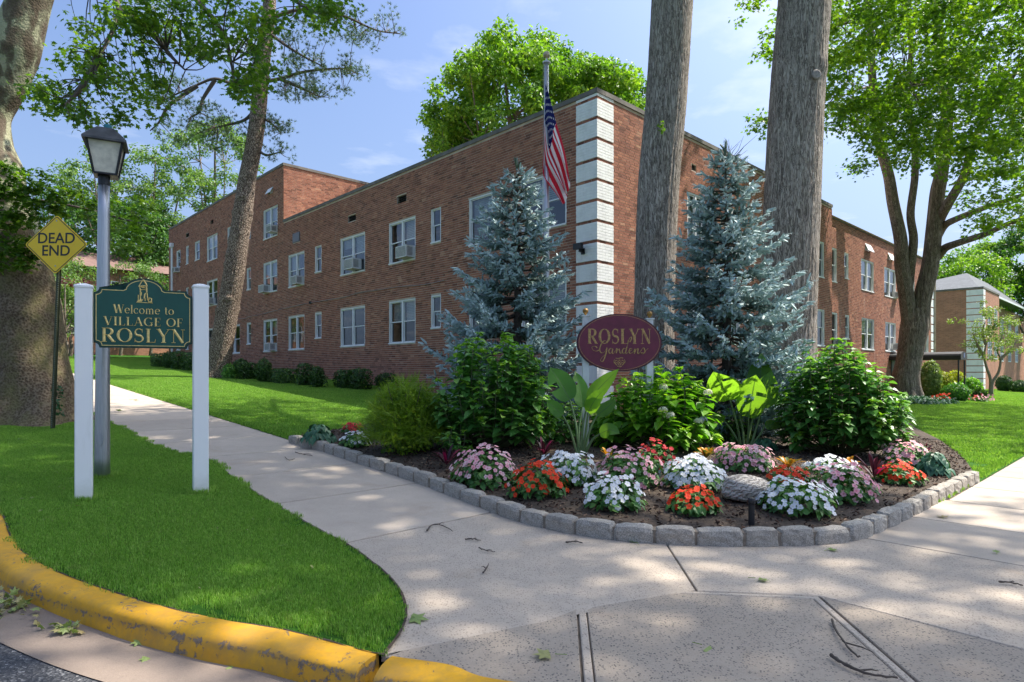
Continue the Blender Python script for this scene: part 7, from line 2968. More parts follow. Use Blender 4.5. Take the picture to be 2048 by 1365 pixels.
def cap_glyph(ch):
    if ch == 'I': return [S([(.17, 0), (.17, 1)]), serif(.17, .022, .32), serif(.17, .978, .32)], .34
    if ch == 'L': return [S([(.19, 0), (.19, 1)]), serif(.19, .978, .32), S([(.06, .022), (.62, .022)], .045), S([(.60, .0), (.66, .26)], .05, .03)], .68
    if ch == 'V': return [S([(.10, 1), (.42, .02)], TH), S([(.42, .02), (.74, 1)], .045), serif(.11, .978, .3), serif(.74, .978, .24)], .86
    if ch == 'A': return [S([(.12, 0), (.43, 1)], .045), S([(.43, 1), (.76, 0)], TH), S([(.24, .34), (.64, .34)], .045), serif(.12, .022, .24), serif(.76, .022, .3)], .9
    if ch == 'E': return [S([(.19, 0), (.19, 1)]), S([(.06, .022), (.62, .022)], .045), S([(.06, .978), (.60, .978)], .045), S([(.2, .52), (.48, .52)], .045), S([(.61, .0), (.66, .25)], .05, .03), S([(.59, 1), (.62, .77)], .05, .03), S([(.48, .42), (.48, .62)], .04)], .70
    if ch == 'F': return [S([(.19, 0), (.19, 1)]), serif(.19, .022, .32), S([(.06, .978), (.60, .978)], .045), S([(.2, .50), (.48, .50)], .045), S([(.59, 1), (.62, .75)], .05, .03), S([(.48, .40), (.48, .60)], .04)], .66
    if ch == 'O': return [ring(.48, .5, .39, .475)], .96
    if ch == 'G': return [ring(.47, .5, .39, .475, 34, 48, 330), S([(.76, .02), (.76, .42)], .11), S([(.60, .43), (.90, .43)], .045), S([(.74, .98), (.76, .72)], .05, .03)], .92
    if ch == 'R': return [S([(.19, 0), (.19, 1)]), serif(.19, .022, .34), S([(.06, .978), (.42, .978)], .045), ring(.40, .745, .27, .235, 20, 90, -90), S([(.2, .51), (.42, .51)], .045), S([(.42, .50), (.74, .03)], TH), serif(.77, .022, .22)], .88
    if ch == 'S':
        p_ = arc(.34, .74, .22, .235, 35, 250, 16) + arc(.34, .265, .25, .24, 80, -150, 18)
        ws = [TN + (.125 - TN) * (math.exp(-((i - 17) / 7.0) ** 2)) + .02 for i in range(len(p_))]
        return [(p_, ws, None), S([(.55, .98), (.55, .72)], .045, .03), S([(.10, .02), (.10, .30)], .045, .03)], .68
    if ch == 'Y': return [S([(.10, 1), (.42, .46)], TH), S([(.76, 1), (.45, .46)], .045), S([(.43, .5), (.43, 0)]), serif(.11, .978, .3), serif(.76, .978, .24), serif(.43, .022, .32)], .86
    if ch == 'N': return [S([(.15, 0), (.15, 1)], .045), S([(.15, 1), (.75, .02)], TH), S([(.75, .0), (.75, 1)], .045), serif(.15, .022, .26), serif(.11, .978, .2), serif(.75, .978, .26)], .92
    if ch == 'W': return [S([(.08, 1), (.34, .02)], TH), S([(.34, .02), (.56, .96)], .045), S([(.54, 1), (.80, .02)], TH), S([(.80, .02), (1.06, 1)], .045), serif(.09, .978, .26), serif(1.06, .978, .22)], 1.14
    if ch == 'e': return [ring(.30, .32, .235, .30, 26, 8, 318, .10), S([(.08, .36), (.53, .36)], .045)], .60
    if ch == 'l': return [S([(.13, 0), (.13, 1)], .11), serif(.13, .022, .26), S([(.03, .96), (.14, .99)], .045)], .27
    if ch == 'c': return [ring(.30, .32, .235, .30, 26, 48, 318, .10), S([(.45, .50), (.46, .56)], .09)], .56
    if ch == 'o': return [ring(.31, .32, .25, .30, 30, 0, 360, .10)], .64
    if ch == 'm': return [S([(.14, 0), (.14, .62)], .10), S([(.48, 0), (.48, .46)], .10), S([(.82, 0), (.82, .46)], .10), (arc(.31, .44, .17, .17, 180, 0, 10), .05, .09), (arc(.65, .44, .17, .17, 180, 0, 10), .05, .09), serif(.14, .022, .24), serif(.48, .022, .22), serif(.82, .022, .24)], 1.0
    if ch == 't': return [S([(.17, .12), (.17, .84)], .10), (arc(.27, .13, .10, .11, 180, 320, 8), .08, .03), S([(.04, .60), (.34, .60)], .045)], .40
    return [], .38


def stroke_mesh(strokes, ox, oy, sc, mb, place, z0=0.0, thick=.004, bevel=0.0):
    """flat raised ribbons, each a hair above the former so no faces coincide"""
    k = 0
    for pts, w0, w1 in strokes:
        pts = np.array(pts, float)
        n = len(pts)
        W = np.array(w0, float) if isinstance(w0, list) else np.linspace(w0, w0 if w1 is None else w1, n)
        tg = np.gradient(pts, axis=0) if n > 2 else np.repeat((pts[-1] - pts[0])[None], n, 0)
        tg = nrm(tg)
        nn = np.stack([-tg[:, 1], tg[:, 0]], 1)
        a = pts + nn * W[:, None] / 2; b = pts - nn * W[:, None] / 2
        h = thick + .00025 * k
        rows = []
        for q, z in ((a, z0), (a, z0 + h * .5), (pts, z0 + h + bevel), (b, z0 + h * .5), (b, z0)):
            rows.append(np.column_stack([ox + q[:, 0] * sc, oy + q[:, 1] * sc, np.full(n, z)]))
        V = np.stack(rows, 1).reshape(-1, 3)
        mb.add(place(V), Q=grid_faces(n, 5), r=np.random.rand())
        k += 1


def text_caps(txt, x_center, y, height, mb, place, gap=.06, z0=0.0, xs=1.0, thick=.004, bevel=.003):
    gl = [cap_glyph(c) for c in txt]
    total_ = sum(g_[1] + gap for g_ in gl) - gap
    x = x_center - total_ * height * xs / 2
    for (st, w_) in gl:
        st2 = []
        for pts, a, b in st:
            st2.append(([(q[0] * xs, q[1]) for q in pts], a, b))
        stroke_mesh(st2, x, y, height, mb, place, z0, thick, bevel)
        x += (w_ + gap) * height * xs


def plane_place(origin, ex, ey):
    ex = np.array(ex, float); ey = np.array(ey, float); ez = np.cross(ex, ey)
    o_ = np.array(tuple(origin), float)
    return lambda V: o_ + V[:, :1] * ex + V[:, 1:2] * ey + V[:, 2:3] * ez


def extrude_outline(pts, place, t0, t1, mb, r=.5):
    n = len(pts)
    bm = bmesh.new()
    f_ = bm.faces.new([bm.verts.new((x, y, 0)) for x, y in pts])
    tri = bmesh.ops.triangulate(bm, faces=[f_])
    bm.verts.index_update()
    T = [[v.index for v in f.verts] for f in bm.faces]
    bm.free()
    V = np.array([(x, y, t1) for x, y in pts] + [(x, y, t0) for x, y in pts])
    T2 = [[n + t[0], n + t[2], n + t[1]] for t in T]
    Q = [(i, n + i, n + (i + 1) % n, (i + 1) % n) for i in range(n)]
    mb.add(place(V), T=T + T2, Q=Q, r=r)


def outline_ribbon(pts, w_, place, z, mb, h=.002):
    P_ = np.array(pts + [pts[0], pts[1]], float)
    d1 = nrm(np.diff(P_, axis=0))
    n_ = len(pts)
    nrmv = []
    for i in range(n_):
        a = d1[i - 1] if i else d1[n_ - 1]; b = d1[i]
        na = np.array([-a[1], a[0]]); nb_ = np.array([-b[1], b[0]])
        m = nrm(na + nb_); nrmv.append(m / max(.5, m @ na))
    N_ = np.array(nrmv)
    p0 = np.array(pts) + N_ * w_ / 2; p1 = np.array(pts) - N_ * w_ / 2
    V = np.vstack([np.column_stack([p0, np.full(n_, z + h)]), np.column_stack([p1, np.full(n_, z + h)]), np.column_stack([p0, np.full(n_, z)]), np.column_stack([p1, np.full(n_, z)])])
    Q = []
    for i in range(n_):
        j = (i + 1) % n_
        Q += [(i, n_ + i, n_ + j, j), (i, j, 2 * n_ + j, 2 * n_ + i), (n_ + i, 3 * n_ + i, 3 * n_ + j, n_ + j)]
    mb.add(place(V), Q=Q, r=.4)


# ------------------------------------------------------------------ village welcome sign
pL, pR = gp(168, 1004), gp(401, 990)
vs = thing('welcome_sign', 'dark green village welcome sign with gold lettering between two white posts', 'sign', (pL + pR) / 2)
ex = (pR - pL); ex.z = 0; wspan = ex.length; ex.normalize()
ez_ = Vector((0, 0, 1)); en = ez_.cross(ex); en = -en if en.y > 0 else en      # towards the viewer
angp = math.atan2(ex.y, ex.x) + .10
for b_, ytop in ((pL, 567), (pR, 568)):
    ztop = P(0, ytop, b_.y).z
    hw = .066
    mb = MB()
    R_ = Matrix.Rotation(angp, 3, 'Z')
    ch = .006
    ring_ = [(-hw + ch, -hw), (hw - ch, -hw), (hw, -hw + ch), (hw, hw - ch), (hw - ch, hw), (-hw + ch, hw), (-hw, hw - ch), (-hw, -hw + ch)]
    zs_ = [b_.z - .1, ztop - .035]
    V = [tuple(R_ @ Vector((x_, y_, 0)) + Vector((b_.x, b_.y, z_))) for z_ in zs_ for x_, y_ in ring_]
    mb.add(V, Q=[(i, (i + 1) % 8, 8 + (i + 1) % 8, 8 + i) for i in range(8)], r=.5)
    mb.build('post', M_POST, vs)
    cpb = MB()
    V = []
    for z_, k in ((ztop - .042, 1.10), (ztop - .026, 1.10), (ztop - .02, 1.0), (ztop - .006, .45), (ztop, .05)):
        V += [tuple(R_ @ Vector((x_ * k, y_ * k, 0)) + Vector((b_.x, b_.y, z_))) for x_, y_ in ring_]
    Q = [(r_ * 8 + i, r_ * 8 + (i + 1) % 8, (r_ + 1) * 8 + (i + 1) % 8, (r_ + 1) * 8 + i) for r_ in range(4) for i in range(8)]
    cpb.add(V, Q=Q, T=[(0, i + 1, i) for i in range(1, 7)], r=.5)
    cpb.build('post_cap', M_VINYL, vs)
# board
cb = (pL + pR) / 2
Yc = cb.y
zb0, zb1, zarch = P(0, 697, Yc).z, P(0, 580, Yc).z, P(0, 561, Yc).z
bw = wspan - .145
bh = zb1 - zb0
org = Vector((cb.x, cb.y, zb0)) + en * .02 + Vector(ex) * .003
PL_ = plane_place(org, tuple(ex), (0, 0, 1))
ah = zarch - zb1


def board_outline(ins=0.0, n=14):
    w2 = bw / 2 - ins; y0, y1 = ins, bh - ins
    cr = .045
    pts = []
    # corners notched inwards (concave)
    def corner(cx, cy, a0, a1):
        return [(cx + (cr) * math.cos(math.radians(a)), cy + (cr) * math.sin(math.radians(a))) for a in np.linspace(a0, a1, 6)]
    pts += corner(-w2, y0, 90, 0)
    pts += corner(w2, y0, 180, 90)
    pts += corner(w2, y1, 270, 180)
    ra = .155 - ins * .55
    hh = ah + .012
    pts += [(ra + .02, y1)]
    pts += [(ra * math.cos(math.radians(a)), y1 + hh * math.sin(math.radians(a))) for a in np.linspace(6, 174, n)]
    pts += [(-ra - .02, y1)]
    pts += corner(-w2, y1, 0, -90)
    return pts


mb = MB(); extrude_outline(board_outline(0), PL_, -.02, .014, mb); mb.build('board', M_GREENEDGE, vs)
mb = MB(); extrude_outline(board_outline(.012), PL_, .0141, .0165, mb); mb.build('board_face', M_GREENSIGN, vs)
mb = MB(); outline_ribbon(board_outline(.021), .0055, PL_, .0166, mb); mb.build('gold_border', M_GOLDLEAF, vs)
mz = .0166
mb = MB()
k_ = bh
text_caps('Welcome to', .0, bh * .58, bh * .145, mb, PL_, .05, mz, .92, .003, .001)
mb.build('lettering', M_GOLDLEAF, vs)
mb = MB(); text_caps('VILLAGE OF', .0, bh * .375, bh * .145, mb, PL_, .07, mz, 1.04, .004, .0015); mb.build('lettering', M_GOLDLEAF, vs)
mb = MB(); text_caps('ROSLYN', .0, bh * .095, bh * .235, mb, PL_, .06, mz, 1.0, .005, .002); mb.build('lettering', M_GOLDLEAF, vs)
# tower emblem in gold relief
mb = MB()
ey0, es = bh * .775, bh * .42
em = []
T_ = lambda pts, w_: em.append((pts, w_, None))
T_([(-.27, .0), (.30, -.01)], .025); T_([(-.25, .03), (-.10, .05), (-.05, .12), (-.12, .10), (-.22, .05)], .05)
T_([(-.13, .05), (-.14, .5)], .04); T_([(-.14, .5), (-.16, .66)], .04); T_([(-.19, .64), (-.05, .92)], .035); T_([(-.05, .92), (.10, .68)], .035); T_([(-.20, .64), (.12, .68)], .04)
T_([(-.03, .92), (.07, .76), (.09, .68)], .05); T_([(.08, .66), (.09, .40)], .05); T_([(-.14, .50), (-.02, .53), (.09, .50)], .03)
T_([(0.0, .16), (.02, .34), (.06, .38)], .05); T_([(.10, .38), (.12, .10)], .04); T_([(.03, .06), (.03, .18)], .03); T_([(.14, .06), (.18, .20), (.26, .17), (.25, .05)], .045); T_([(-.21, .08), (-.21, .30)], .03)
T_([(-.1, .28), (-.1, .42)], .03); T_([(.14, .02), (.28, .03)], .05); T_([(-.10, .60), (-.02, .60), (.05, .58)], .03)
stroke_mesh(em, 0, ey0, es, mb, PL_, mz, .002, .0015)
mb.build('tower_emblem', M_GOLDLEAF, vs)

# ------------------------------------------------------------------ street lantern
lb0 = gp(204, 960)
lan = thing('street_lamp', 'aluminium lamp post with black four sided lantern and teal photocell', 'street lamp', lb0)
Yl = lb0.y
zt_ = P(0, 372, Yl).z
r0, r1 = 14.0 / F * Yl, 10.0 / F * Yl
topx = P(208, 0, Yl).x
mb = MB()
C = [(lb0.x + (topx - lb0.x) * s_, Yl, lb0.z - .05 + (zt_ - lb0.z + .05) * s_) for s_ in np.linspace(0, 1, 12)]
mb.tube(C, np.linspace(r0, r1, 12), 28)
mb.build('pole', M_ALU, lan, smooth=True)
mb = MB(); hz_ = P(0, 878, Yl).z
mb.lathe([(.001, 0), (.045, .001), (.052, .006), (.052, .010)], (0, 0, 0), 20, sx=.75, sy=1.25)
mb.V = [np.stack([v[:, 0], -v[:, 2], v[:, 1]], 1) + np.array([lb0.x + r0 * .35, Yl - r0 * .93, hz_]) for v in mb.V]
mb.build('hand_hole_cover', M_ALU, lan)
mb = MB(); zc_ = P(0, 372, Yl).z; z350 = P(0, 350, Yl).z
mb.lathe([(r1 * 1.05, 0), (r1 * 1.08, .10), (r1 * 1.0, z350 - zc_)], (topx, Yl, zc_), 16); mb.build('collar', M_BLACK, lan)
# lantern body
lx = P(212, 0, Yl).x
zb_, zt2, zr_ = P(0, 352, Yl).z, P(0, 288, Yl).z, P(0, 262, Yl).z
hb_, ht_ = 22.0 / F * Yl, 37.0 / F * Yl
rot = math.radians(28)


def lant(hw, z):
    c_, s_ = math.cos(rot), math.sin(rot)
    return [(lx + x_ * hw * c_ - y_ * hw * s_, Yl + x_ * hw * s_ + y_ * hw * c_, z) for x_, y_ in ((-1, -1), (1, -1), (1, 1), (-1, 1))]


hb_ *= .86; ht_ *= .82
B_, T2_ = lant(hb_, zb_), lant(ht_, zt2)
mb = MB()
for i in range(4):
    mb.tube([B_[i], T2_[i]], .012, 4, phase=.8)
    mb.tube([B_[i], B_[(i + 1) % 4]], .012, 4, phase=.8); mb.tube([T2_[i], T2_[(i + 1) % 4]], .012, 4, phase=.8)
mb.add([tuple(Vector(q) + Vector((0, 0, -.012))) for q in lant(hb_, zb_)], Q=[(0, 3, 2, 1)])
mb.build('lantern_frame', M_BLACK, lan)
for i in range(4):
    q = [Vector(B_[i]), Vector(B_[(i + 1) % 4]), Vector(T2_[(i + 1) % 4]), Vector(T2_[i])]
    cen_ = Vector((lx, Yl, 0))
    q = [v + (Vector((lx, Yl, v.z)) - v) * .05 for v in q]
    MB().add([tuple(v) for v in q], Q=[(0, 1, 2, 3)]).build('pane', M_LAMPGLASS, lan)
mb = MB()
lev = [(ht_ * 1.22, zt2 - .016), (ht_ * 1.22, zt2 + .004), (ht_ * .86, zt2 + .075), (ht_ * .52, zr_), (ht_ * .45, zr_ + .012), (.01, zr_ + .02)]
V = [q for hw, z in lev for q in lant(hw, z)]
Q = [(r_ * 4 + i, r_ * 4 + (i + 1) % 4, (r_ + 1) * 4 + (i + 1) % 4, (r_ + 1) * 4 + i) for r_ in range(5) for i in range(4)] + [(0, 3, 2, 1)]
mb.add(V, Q=Q); mb.build('lantern_roof', M_LAMPTOP, lan)
mb = MB(); mb.lathe([(.036, 0), (.036, .03), (.034, .04), (.005, .045)], (lx + .02, Yl, zr_ + .018), 14); mb.build('photocell', M_TEAL, lan)

# ------------------------------------------------------------------ dead end sign
d0 = gp(104, 862)
Yd = d0.y
de = thing('dead_end_sign', 'yellow diamond road sign reading DEAD END on green channel post', 'road sign', d0)
top_ = P(119, 535, Yd)
mb = MB()
dirp = (top_ - d0)
prof_ = [(-.036, -.012), (-.022, -.012), (-.016, .014), (.016, .014), (.022, -.012), (.036, -.012), (.036, -.016), (.020, -.016), (.013, .010), (-.013, .010), (-.020, -.016), (-.036, -.016)]
base_, tp_ = d0 - dirp * .05, P(120, 452, Yd)
V = [tuple(base_ + Vector((x_, -y_, 0))) for x_, y_ in prof_] + [tuple(tp_ + Vector((x_, -y_, 0))) for x_, y_ in prof_]
n_ = len(prof_)
mb.add(V, Q=[(i, (i + 1) % n_, n_ + (i + 1) % n_, n_ + i) for i in range(n_)], T=[])
mb.build('post', M_GREENPOST, de)
mb = MB()
LP = dirp.length
k = 0
while k * .032 < LP - .1:
    c_ = d0 + dirp.normalized() * (.06 + k * .032)
    mb.box((-.0045, -.001, -.0045), (.0045, .001, .0045), c=tuple(c_ + Vector((0, -.0155, 0)))); k += 1
o = mb.build('post_holes', M_HOLE, de); o['kind'] = 'stuff'
hd = 59.0 / F * Yd
cen_ = P(117, 491, Yd) + Vector((0, -.05, 0))
yaw = math.radians(-10)
exd = Vector((math.cos(yaw), math.sin(yaw), math.tan(math.radians(-2)))).normalized()
eyd = Vector((0, 0, 1)) - exd * exd.z; eyd.normalize()
kx = 1.24
PD = plane_place(cen_, tuple(exd), tuple(eyd))


def diamond(h, r):
    pts = []
    for a in (0, 90, 180, 270):
        cx_, cy_ = (h - r * 1.414) * math.cos(math.radians(a)) * kx, (h - r * 1.414) * math.sin(math.radians(a))
        pts += [(cx_ + r * math.cos(math.radians(a + q)) * kx, cy_ + r * math.sin(math.radians(a + q))) for q in (-45, -22, 0, 22, 45)]
    return pts


mb = MB(); extrude_outline(diamond(hd, .035), PD, -.002, .001, mb); mb.build('sign_plate', M_YELLOW, de)
mb = MB(); outline_ribbon(diamond(hd - .026, .03), .012, PD, .0012, mb, .0004); mb.build('black_border', M_SIGNBLACK, de)


def font_text(txt, size, place, mat, name, parent, xs=1.0, extr=.0006, off=(0, 0), bold=.012):
    cu = bpy.data.curves.new(name, 'FONT')
    cu.body = txt; cu.size = size; cu.align_x = 'CENTER'; cu.align_y = 'CENTER'; cu.extrude = extr; cu.offset = bold * size
    tmp = bpy.data.objects.new(name, cu)
    COL.objects.link(tmp)
    dg = bpy.context.evaluated_depsgraph_get(); dg.update()
    me = bpy.data.meshes.new_from_object(tmp.evaluated_get(dg))
    V = np.zeros(len(me.vertices) * 3); me.vertices.foreach_get('co', V); V = V.reshape(-1, 3)
    V[:, 0] = V[:, 0] * xs + off[0]; V[:, 1] += off[1]
    V[:, 2] += extr + .0013
    V = place(V) - np.array(tuple(ORG[parent.name]))
    me.vertices.foreach_set('co', V.astype(np.float32).ravel())
    me.materials.clear(); me.materials.append(mat)
    me.update()
    bpy.data.objects.remove(tmp); bpy.data.curves.remove(cu)
    o = bpy.data.objects.new(name, me); COL.objects.link(o)
    o.location = ORG[parent.name]
    return attach(o, parent)


font_text('DEAD', hd * .50, PD, M_SIGNBLACK, 'lettering', de, 1.12, off=(0, hd * .20))
font_text('END', hd * .50, PD, M_SIGNBLACK, 'lettering', de, 1.12, off=(.0, -hd * .22))
mb = MB()
for dz_ in (.80, -.72):
    mb.lathe([(.011, 0), (.011, .004), (.002, .006)], (0, 0, 0), 8)
    v = mb.V[-1]; mb.V[-1] = PD(v * np.array([1, 1, 1]) + np.array([0, dz_ * hd, .001]))
mb.build('bolt', M_ALU, de)

# ------------------------------------------------------------------ oval garden sign
Yo = 8.55
oc = P(1238, 686, Yo)
gs = thing('garden_sign', 'oval maroon sign with gold lettering on white posts with gold finials', 'sign', (oc.x, Yo, bed_z(oc.x, Yo)))
PO = plane_place(oc + Vector((0, -.03, 0)), (1, 0.03, 0), (0, 0, 1))
rx, rz = 85.5 / F * Yo, 57.5 / F * Yo
ell = lambda k, n=64: [(rx * k * math.cos(2 * math.pi * i / n), rz * k * math.sin(2 * math.pi * i / n)) for i in range(n)]
mb = MB(); extrude_outline(ell(1.0), PO, -.03, .0, mb); mb.build('board', M_MAROONEDGE, gs)
mb = MB(); extrude_outline(ell(.972), PO, .0003, .004, mb); mb.build('board_face', M_MAROON, gs)
mb = MB(); outline_ribbon(ell(.945), .005, PO, .0042, mb, .001); mb.build('gold_border', M_GOLDDULL, gs)
TH, TN = .15, .04
mb = MB(); text_caps('ROSLYN', .0, -rz * .04, rz * .52, mb, PO, .08, .0042, .80, .002, .001); mb.build('lettering', M_GOLDDULL, gs)
# script word
scr = [
    [(.68, .80), (.58, .94), (.42, .88), (.28, .64), (.24, .40), (.34, .24), (.52, .30), (.66, .54)],
    [(.66, .54), (.62, .28), (.52, -.06), (.40, -.26), (.28, -.18), (.42, .02), (.64, .20)],
    [(.27, .46), (.06, .34), (-.16, .42), (-.20, .58), (-.02, .62), (.10, .52)],
    [(.98, .48), (.86, .50), (.76, .34), (.84, .20), (.96, .34), (1.00, .48), (.96, .26), (1.02, .20), (1.12, .32)],
    [(1.12, .32), (1.22, .50), (1.24, .44), (1.20, .22), (1.28, .42), (1.40, .48)], [(1.36, .48), (1.40, .30), (1.46, .20), (1.54, .28)],
    [(1.76, .46), (1.64, .50), (1.54, .34), (1.62, .20), (1.74, .32), (1.86, .72), (1.96, 1.06), (2.06, 1.16), (2.08, 1.04), (1.98, .86)], [(1.82, .60), (1.74, .26), (1.80, .20), (1.90, .30)],
    [(1.90, .30), (2.04, .36), (2.12, .46), (2.02, .50), (1.94, .34), (2.02, .20), (2.18, .30)],
    [(2.18, .30), (2.28, .48), (2.26, .20), (2.36, .44), (2.46, .48), (2.44, .26), (2.50, .20), (2.60, .32)],
    [(2.60, .32), (2.76, .54), (2.84, .44), (2.86, .28), (2.72, .18), (2.64, .26), (2.80, .26), (3.00, .46), (3.06, .52)]]
mb = MB()
st_s = []
for s_ in scr:
    C = catmull([(q[0], q[1], 0) for q in s_], 5)[:, :2]
    tg = nrm(np.gradient(C, axis=0))
    ws = [.026 + .045 * max(0.0, -t_[1]) for t_ in tg]
    st_s.append(([tuple(q) for q in C], ws, None))
stroke_mesh(st_s, -rx * .56, -rz * .50, rz * .60, mb, PO, .0075, .0015, .0006)
mb.build('script_lettering', M_GOLDDULL, gs)
# crest: a shield between scrolls and sprays
mb = MB(); cr_ = []
A_ = lambda pts, w_=.05: cr_.append((pts, w_, None))
A_(arc(0, 0, .16, .2, 0, 360, 18)); A_([(-.08, .10), (.08, -.10)], .06); A_([(.08, .10), (-.08, -.10)], .06); A_([(-.34, .42), (-.12, .36), (.1, .44), (.34, .40)], .07)
for sg in (-1, 1):
    A_([(sg * q[0], q[1]) for q in ((.18, .22), (.34, .20), (.42, .04), (.34, -.12), (.22, -.20))], .07); A_([(sg * q[0], q[1]) for q in ((.22, .05), (.33, .0), (.30, -.16))], .06)
    A_([(sg * q[0], q[1]) for q in ((.42, .30), (.50, .12), (.46, -.04))], .045)
A_([(-.2, -.28), (0, -.34), (.2, -.28)], .07); A_([(-.06, .28), (0, .20), (.06, .28)], .05)
stroke_mesh(cr_, 0, -rz * .70, rz * .40, mb, PO, .0042, .002, .001)
mb.build('crest', M_GOLDDULL, gs)
for pxp, ytop in ((1171, 634), (1299, 640)):
    q = P(pxp, ytop, Yo + .035)
    hw = 6.4 / F * Yo
    z0 = bed_z(q.x, q.y) - .05
    mb = MB(); mb.box((q.x - hw, q.y - hw, z0), (q.x + hw, q.y + hw, q.z)); mb.build('post', M_OLDWHITE, gs)
    mb = MB(); mb.box((q.x - hw * 1.3, q.y - hw * 1.3, q.z + .0005), (q.x + hw * 1.3, q.y + hw * 1.3, q.z + .018)); mb.build('post_cap', M_OLDWHITE, gs)
    mb = MB(); mb.lathe([(.018, .019), (.013, .03), (.022, .042), (.036, .062), (.040, .08), (.034, .102), (.018, .114), (.003, .117)], (q.x, q.y, q.z), 16); mb.build('finial', M_FINIAL, gs, smooth=True)

# ------------------------------------------------------------------ flagpole and flag
Yf = 11.9
fx = P(1093, 0, Yf).x
z0 = bed_z(fx, Yf) if in_poly(np.array([fx]), np.array([Yf]), loop)[0] else float(G(fx, Yf))
fp = thing('flagpole', 'pale metal flagpole with gold ball rising behind the left spruce', 'flagpole', (fx, Yf, z0))
zt_ = P(0, 128, Yf).z
mb = MB(); mb.tube([(fx, Yf, z0 - .05), (fx, Yf, z0 + 2.5), (fx, Yf, zt_)], [.062, .058, .040], 18); mb.build('pole', M_POLE, fp, smooth=True)
mb = MB(); mb.lathe([(.05, 0), (.072, .01), (.072, .035), (.045, .045), (.014, .05), (.014, .11)], (fx, Yf, zt_), 16); mb.build('truck', M_POLE, fp)
mb = MB(); mb.lathe([(.066 * math.sin(math.radians(a)) + .001, .17 - .066 * math.cos(math.radians(a))) for a in range(0, 181, 15)], (fx, Yf, zt_), 18); mb.build('ball', plain('brass_ball', (.45, .36, .24), .35, .6, .3, 20), fp, smooth=True)
mb = MB(); mb.tube([(fx - .062, Yf - .03, zt_), (fx - .068, Yf - .03, z0 + 1.2)], .005, 4); mb.build('halyard', M_CABLE, fp)
# cloth
nu, nv = 60, 44
A_t = catmull([(1091, 166, 0), (1102, 205, 0), (1113, 246, 0), (1127, 290, 0), (1136, 330, 0), (1141, 358, 0)], 16)[:, :2]
B_t = catmull([(1088, 300, 0), (1086, 328, 0), (1088, 352, 0), (1099, 372, 0), (1112, 390, 0), (1126, 414, 0)], 16)[:, :2]
A_t = resample(A_t, nu); B_t = resample(B_t, nu)
V, uv = [], []
for i in range(nu):
    u = i / (nu - 1)
    for j in range(nv):
        v = j / (nv - 1)
        q = A_t[i] * (1 - v) + B_t[i] * v
        dep = (.02 + .13 * u) * math.sin(v * 15 + u * 2.2) + .05 * u * math.sin(v * 27 + u * 5) + .03 * u * math.sin(u * 8 + v * 3)
        q = q + np.array([math.sin(v * 15 + u * 2.2 + 1.2) * 3.2 * u, 0])
        p_ = P(q[0], q[1], Yf - .08)
        V.append((p_.x, p_.y + dep, p_.z)); uv.append((u, v))
mb = MB().add(V, Q=grid_faces(nu, nv))
o = mb.build('flag', M_FLAG, None, smooth=True, loc=P(1091, 168, Yf - .08), uv=np.array(uv))
tag(o, 'limp American flag with stars and stripes hanging from the flagpole', 'flag')

# ------------------------------------------------------------------ litter on the pavement
def twig(label, px, rad=.0055):
    pts = [gp(x_, y_, .010 + rad) for x_, y_ in px]
    n = len(pts)
    c = pts[n // 2]
    mb = MB()
    C = catmull(pts, 5)
    C[:, 2] += np.random.uniform(0, .006, len(C))
    mb.tube(C, np.linspace(rad, rad * .5, len(C)) * np.random.uniform(.8, 1.25, len(C)), 6)
    m = C[len(C) // 2]
    d_ = C[-1] - C[0]; side = np.array([-d_[1], d_[0], 0]) * .22
    mb.tube([m, m + side * .6 + d_ * .12 + (0, 0, .006), m + side + d_ * .2], [rad * .6, rad * .5, rad * .2], 5)
    o = mb.build('twig', M_TWIG, None, loc=c)
    tag(o, label, 'twig', 'twigs fallen on the pavement')


np.random.seed(91)
twig('longest curved twig on the pavement at the lower right', [(1664, 1240), (1672, 1262), (1690, 1288), (1712, 1312), (1720, 1314)], .007)
twig('forked dark stick at the lower right edge, nearest the camera', [(1662, 1312), (1690, 1330), (1740, 1350), (1795, 1358)], .008)
twig('forked twigs lying across the joint near the verge', [(854, 1062), (866, 1050), (885, 1052), (905, 1063)], .006)
twig('short dark twig left of the forked twigs', [(930, 1079), (945, 1079), (962, 1082)], .006)
twig('short slanting twig on the speckled pavement', [(958, 1097), (972, 1102), (990, 1105)], .005)
twig('small bent twig lowest of the left group', [(966, 1147), (973, 1138), (977, 1129)], .006)
twig('short thick twig close to the granite edging', [(1132, 1086), (1148, 1084), (1165, 1087)], .007)
twig('thin twig parallel to the edging on the left walk', [(873, 955), (882, 962), (890, 966)], .005)
twig('dark stick at the right edge of the picture', [(1998, 1165), (2020, 1166), (2046, 1172)], .007)
twig('tiny twigs on the walk beside the left hosta', [(590, 905), (605, 909), (625, 912)], .006)
twig('small twig farther up the left walk', [(570, 915), (578, 921), (590, 918)], .005)


def litter(label, px, py, sc, col=0, seed=0):
    rs = np.random.RandomState(seed)
    b = gp(px, py, .012)
    mb = MB()
    V = MAPLE[0].copy(); V[:, 2] = .08 * rs.rand(len(V)) + .12 * V[:, 1] ** 2
    a_ = rs.rand() * 6.28
    scatter(mb, (V, MAPLE[1]), np.array([tuple(b)]), frames(np.array([[rs.normal() * .15, rs.normal() * .15, 1.0]]), np.array([[math.cos(a_), math.sin(a_), 0]])), np.array([sc]), rnd=np.array([col]))
    b2 = b + Vector((-math.cos(a_) * sc * .5, -math.sin(a_) * sc * .5, .002))
    mb.tube([b2, b + Vector((0, 0, .006))], .002, 4)
    tag(mb.build('fallen_leaf', M_DEADLEAF, None, loc=b), label, 'leaf', 'leaves fallen on the ground')


